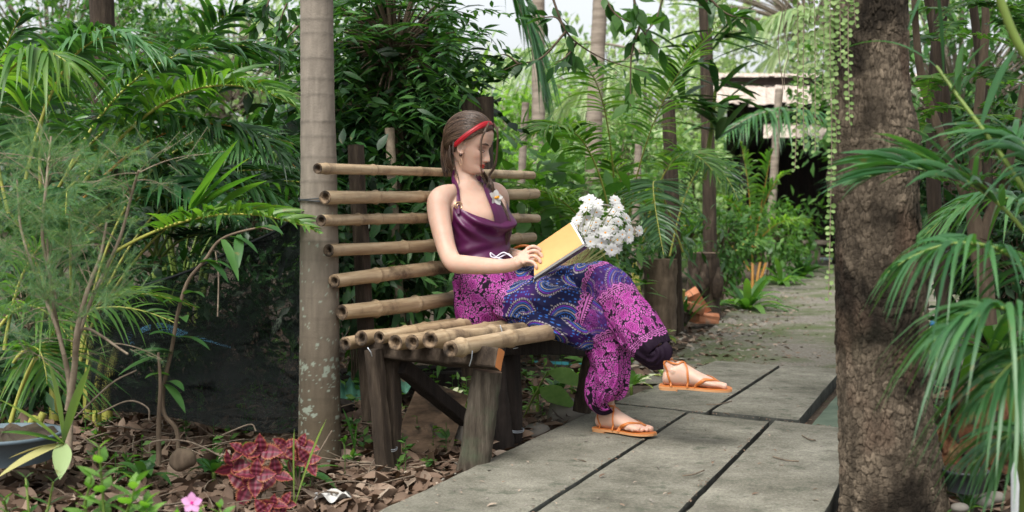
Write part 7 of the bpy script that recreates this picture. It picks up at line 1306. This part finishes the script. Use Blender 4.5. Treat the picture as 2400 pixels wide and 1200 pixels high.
palm('fan_palm', 'large dark green palm at the right edge reaching across the rough trunk', 2520, 1150, 2.75, [
    ((2500, 700, 2.9), (2300, 300, 2.9), (2010, 425, 3.0), dict(n=26, L=.34, W=.02, start=.35, droop=.35, fwd=(.6, 1.25), lm='palm_right')), ((2520, 760, 2.7), (2330, 450, 2.6), (2080, 640, 2.65), dict(n=32, L=.26, W=.015, droop=.9, fwd=(.3, .9))), ((2480, 900, 2.5), (2380, 600, 2.5), (2190, 800, 2.5), dict(n=30, L=.28, droop=.9)),
    ((2520, 950, 2.6), (2440, 700, 2.5), (2290, 960, 2.5), dict(n=30, L=.25, droop=1.)), ((2560, 700, 2.8), (2430, 250, 2.9), (2320, 330, 3.0), dict(n=34, L=.34, droop=.6)), ((2550, 1150, 2.7), (2450, 900, 2.7), (2280, 1090, 2.7), dict(n=28, L=.24, droop=.8)),
    ((2540, 600, 3.4), (2360, 350, 3.5), (2160, 560, 3.5), dict(n=30, L=.3, droop=.7))], 0, 'palm_right', 'green_stem', L=.3, W=.016, n=30, stems=4, h=.6, indiv_idx=(0, 1, 2, 3), seed=12, rl=(.9, 1.3))
def big_stalk():
    t = thing('leaning_stalk', 'thick smooth green stalk slanting down across the upper right with few broad blades', 'plant', P(2420, 470, 2.9)); s = MB(); c = spline([A3(2440, 500, 2.85), A3(2330, 340, 2.9), A3(2245, 225, 2.95), A3(2195, 155, 3.0)], 50); tube(s, c, np.linspace(.0062, .0035, 50), 10); strap(t, A3(2200, 162, 3.0), A3(2040, 20, 3.1) - A3(2200, 162, 3.0), .36, .016, .55, M['palm_right'], K=14); ob('stalk', s, M['green_stem'], t)
    for a, b, w_ in (((2210, 175), (2190, -60), .035), ((2230, 210), (2330, 100), .03), ((2245, 225), (2350, 130), .03), ((2300, 300), (2390, 100), .04), ((2250, 235), (2260, 90), .05), ((2130, 70), (2190, -40), .022)): A, B_ = A3(*a, 2.95), A3(*b, 2.95); strap(t, A, B_ - A + UP * .06, np.linalg.norm(B_ - A) * 1.15, w_, .2, M['palm_right'], peak=.5)
    s = MB(); tube(s, spline([A3(2330, -40, 2.6), A3(2380, 90, 2.6), A3(2440, 180, 2.6)], 20), .009, 10); thing_mesh('green_stalk', s, M['green_stem'], 'short bright green stalk crossing the top right corner', 'plant', A3(2380, 90, 2.6))
big_stalk()
def fern_tree():
    t = thing('feathery_tree', 'tree with fine feathery leaflets behind the rough trunk at upper right', 'tree', P(2320, 700, 5.2)); st = MB()
    for pts in ([(2320, 760), (2300, 560), (2230, 380), (2160, 180), (2140, -40)], [(2320, 760), (2280, 520), (2290, 300), (2310, 60), (2300, -60)], [(2300, 560), (2360, 400), (2400, 200)]): tube(st, spline([A3(a, b, 5.2) for a, b in pts], 30), np.linspace(.03, .012, 30), 10, noise_amp=.1)
    ob('trunk', st, M['stem'], t); k = 0
    for cx, cy in [(2160, 90), (2230, 60), (2300, 90), (2370, 60), (2180, 190), (2250, 180), (2330, 170), (2390, 200), (2170, 300), (2240, 330), (2310, 280), (2380, 320), (2190, 420), (2350, 420), (2290, 380), (2150, 30), (2400, 20), (2270, 10), (2330, 20), (2200, 260), (2360, 250), (2150, 370)]:
        p0 = A3(cx, cy, 5.1 + rnd.uniform(-.4, .4)); a = rnd.uniform(0, 6.28); d = np.array([math.cos(a), math.sin(a) * .6, 0]); L = rnd.uniform(.24, .36); frond(t, p0 - d * L * .5, p0 + UP * .06, p0 + d * L * .6 - UP * .08, L=.075, W=.024, n=20, start=.05, droop=.15, lift=.05, lm=M['leaf_light' if k % 3 else 'leaf_mid'], rm=M['green_stem'], rr=.0025, K=3, fwd=(.15, .6), name='compound_leaf', tipfac=.5, twist=.2); k += 1
fern_tree()
rosette('lily_clump', 'clump of long shining strap leaves right of the rough trunk', 2285, 900, 4.5, 26, .5, .05, 'leaf_mid', .55, el=(.3, 1.4)); rosette('lily_clump', 'second strap leaved clump farther right behind the rotten stump', 2390, 860, 4.9, 26, .6, .05, 'leaf_mid', .5, el=(.4, 1.4)); rosette('lily_clump', 'broad leaved green plant in the dark gap at far right', 2330, 740, 5.6, 24, .5, .07, 'leaf_light', .6, el=(.2, 1.3), stem=.25)
bush('shade_bush', 'dark growth behind the strap leaves at the right edge', 'bush', 2380, 760, 6.4, 2390, 620, 150, 150, 'leaf_dark', S_OVAL, .085, 1800, 80, nst=5, trunk=.012)
rosette('small_shoot', 'small green shoot in front of the rough trunk foot', 2010, 1215, 3.3, 7, .13, .02, 'leaf_light', .3, el=(.7, 1.4)); rosette('seedling', 'tiny seedling beside the black pot rim', 2235, 1130, 3.4, 10, .07, .02, 'leaf_light', .4, el=(.2, 1.4), stem=.04); rosette('seedling', 'little green weed growing out of the black pot', 2270, 1120, 3.55, 12, .09, .02, 'leaf_light', .4, el=(.3, 1.4), stem=.06)
def rotten():
    M['rot'] = mat('rotten_wood', [(.3, (.05, .022, .012)), (.5, (.2, .085, .04)), (.68, (.34, .19, .1))], scale=12, rough=.95, bump=1, bdist=.02, second=(7, (.02, .016, .014), .5, .62)); c = P(2295, 1090, 4.1); t = thing('rotten_stump', 'crumbling reddish brown rotten stump behind the black pot', 'stump', c); n, seg = 60, 90; th = np.linspace(0, 2 * np.pi, seg, endpoint=False); V = []
    for i, u in enumerate(np.linspace(0, 1, n)):
        r = .15 * (1 - .45 * u) * (1 if u < .9 else 1 - (u - .9) * 9.5); V.append([[c.x + r * math.cos(q), c.y + r * math.sin(q), c.z + .26 * u] for q in th])
    V = np.array(V); q = V.reshape(-1, 3); dr = nrm(q - np.array([c.x, c.y, c.z + .05])); f1, f2, cid, _, _ = voro(np.tile(th, n) * 5, q[:, 2] * 30, 3); V = (q + dr * ((fbm(q * [1, 1, .5], 13, 4, 3) - .45) * .13 + (cid - .5) * .02)[:, None]).reshape(n, seg, 3); mb = MB(); mb.add(V, grid_faces(n, seg)); ob('stump', mb, M['rot'], t)
    for k in range(16): b = MB(); a = rnd.uniform(2.6, 5.6); p = Vector((c.x + .13 * math.cos(a), c.y + .13 * math.sin(a), c.z + rnd.uniform(.02, .2))); beam(b, p, p + Vector((rnd.uniform(-.04, .04), -.02, rnd.uniform(.04, .1))), rnd.uniform(.015, .035), .01, chip=.004); ob('bark_flake', b, M['grey_log'] if k % 3 == 0 else M['rot'], t, smooth=False)
rotten()
q = MB(); tube(q, spline([A3(2185, 758, 6.2), A3(2210, 768, 6.1), A3(2260, 768, 6.2), A3(2300, 750, 6.5)], 20), .014, 10); thing_mesh('blue_hose', q, flat('blue_hose', (.03, .2, .55), rough=.4), 'blue hose lying on the ground right of the rough trunk', 'hose', A3(2210, 768, 6.1))
q = MB(); tube(q, [P(2386, 1260, 3.0), P(2386, 1010, 3.0)], .016, 16); thing_mesh('white_pipe', q, flat('white_pipe', (.62, .64, .66), rough=.5), 'white upright plastic pipe at the lower right edge', 'pipe', P(2386, 1260, 3.0))
for k, (px, py, z, r) in enumerate([(2275, 1160, 3.6, .022), (2300, 1175, 3.6, .03), (2330, 1165, 3.6, .025), (2250, 1190, 3.5, .02)]):
    mb = MB(); c = A3(px, py, z); loft(mb, [(c + UP * r * .7 * math.sin(e), np.array([r * 1.25 * math.cos(e) + 1e-4, 0, 0]), np.array([0, r * math.cos(e) + 1e-4, 0])) for e in np.linspace(-1.55, 1.55, 7)], 12, 14); thing_mesh('stone', mb, M['pebble'], ('small brown pebble left of the others by the pot', 'roundest pebble below the black pot', 'pebble under the right hand palm leaves', 'pebble nearest the rough trunk foot')[k], 'stone', c)
q = MB(); c = G(780, 1172, GZ + .03); nu = 14; V = np.array([[c.x + (i / 13 - .5) * .1 + .01 * math.sin(j * .9), c.y + (j / 13 - .5) * .08, c.z + .015 * math.sin(i * .7 + j * .3) * math.cos(j * .6) + .015] for j in range(nu) for i in range(nu)]); q.add(V, grid_faces(nu, nu, False)); thing_mesh('crumpled_paper', q, flat('grey_white_paper', (.42, .41, .39), rough=.8), 'crumpled whitish scrap lying in the litter near the slab corner', 'paper', c, smooth=False)
for k, (a, b) in enumerate([((1655, 948), (1715, 940)), ((1880, 1020), (1912, 1032)), ((1600, 1115), (1650, 1102)), ((1812, 1070), (1872, 1081))]):
    q = MB(); tube(q, spline([G(*a, .006), G((a[0] + b[0]) / 2, (a[1] + b[1]) / 2 + 3, .008), G(*b, .006)], 10), .0025, 5); thing_mesh('dry_twig', q, M['twig'], ('tiny twig on the slab just below the raised sandal', 'tiny twig on the slab close to the rough trunk', 'tiny twig on the middle of the near slabs', 'thin twig on the right hand slab')[k], 'twig', G(*a, .006))

# ================================================================== rough tree's crown, unseen above the frame, added to shade the foreground
def crowns():
    c = np.array([1.25, 3.9, 4.5]); n = 5200; d = nrm(rs.normal(0, 1, (n, 3))) * (rs.uniform(.2, 1, n) ** .5)[:, None]; cl = nrm(rs.normal(0, 1, (90, 3))) * (rs.uniform(.3, 1, 90) ** .5)[:, None]; p = c + (cl[rs.randint(0, 90, n)] + d * .16) * np.array([2.5, 2.4, 1.0]); ok = p[:, 2] > .85 + .24 * np.maximum(p[:, 1], .5) + .15; p = p[ok]
    mb = MB(); put_leaves(mb, S_OVAL, p, mats_dir(rs.normal(0, 1, (len(p), 3))), rs.uniform(.09, .17, len(p))); tag(ob('crown', mb, M['leaf_mid'], rough_tree), kind='stuff'); st = MB()
    for k in range(9): a = k * .7; b = P(2030, -1280, 3.62); e = c + np.array([math.cos(a) * 2, math.sin(a) * 2, rnd.uniform(-.2, .6)]); tube(st, bez(b, (np.array(list(b)) + e) / 2 + [0, 0, .3], e, 10), np.linspace(.06, .012, 10), 7)
    ob('limb', st, M['post'], rough_tree)
crowns()

if HAZE:
    m, t_, o = newmat('haze'); pvn = nn(t_, 'ShaderNodeVolumePrincipled'); pvn.inputs['Density'].default_value = HAZE; pvn.inputs['Color'].default_value = (.93, .97, .92, 1); t_.links.new(pvn.outputs[0], o.inputs['Volume'])
    hb = MB(); hb.add([[x, y, z] for z in (-1.2, 9) for y in (-30, 60) for x in (-45, 45)], [[0, 2, 3, 1], [4, 5, 7, 6], [0, 1, 5, 4], [2, 6, 7, 3], [0, 4, 6, 2], [1, 3, 7, 5]]); tag(ob('haze', hb, m, smooth=False), kind='stuff')

# dry bits and soil crumbs on the slabs
def debris():
    mb = MB(); n = 130; p = np.array([list(G(rnd.uniform(930, 1960), rnd.uniform(860, 1198), .006)) for _ in range(n)]); a = rs.uniform(0, 6.28, n); put_leaves(mb, T_CURL, p, mats_dir(np.stack([np.cos(a), np.sin(a), a * 0], -1), None, .12), rs.uniform(.006, .02, n) * (1 + (rs.uniform(0, 1, n) > .93)), np.clip(rs.normal(.35, .25, n), 0, 1))
    for (x0, y0), (x1, y1) in ((E2[0], E2[1]), (E3[0], E3[1]), (E5[0], E5[1]), (J[0], J[1]), (FR[0], FR[1])):
        m = 60; u = rs.uniform(0, 1, m)[:, None]; q = np.array([x0, y0]) * (1 - u) + np.array([x1, y1]) * u + rs.normal(0, .008, (m, 2)); a = rs.uniform(0, 6.28, m); put_leaves(mb, T_CURL, np.column_stack([q, np.full(m, .002)]), mats_dir(np.stack([np.cos(a), np.sin(a), a * 0], -1), None, .3), rs.uniform(.005, .014, m), np.clip(rs.normal(.15, .2, m), 0, 1))
    tag(ob('slab_debris', mb, M['fallen']), 'tiny dry leaf bits and crumbs lying on the concrete slabs and in their joints', 'leaf litter', kind='stuff')
debris()
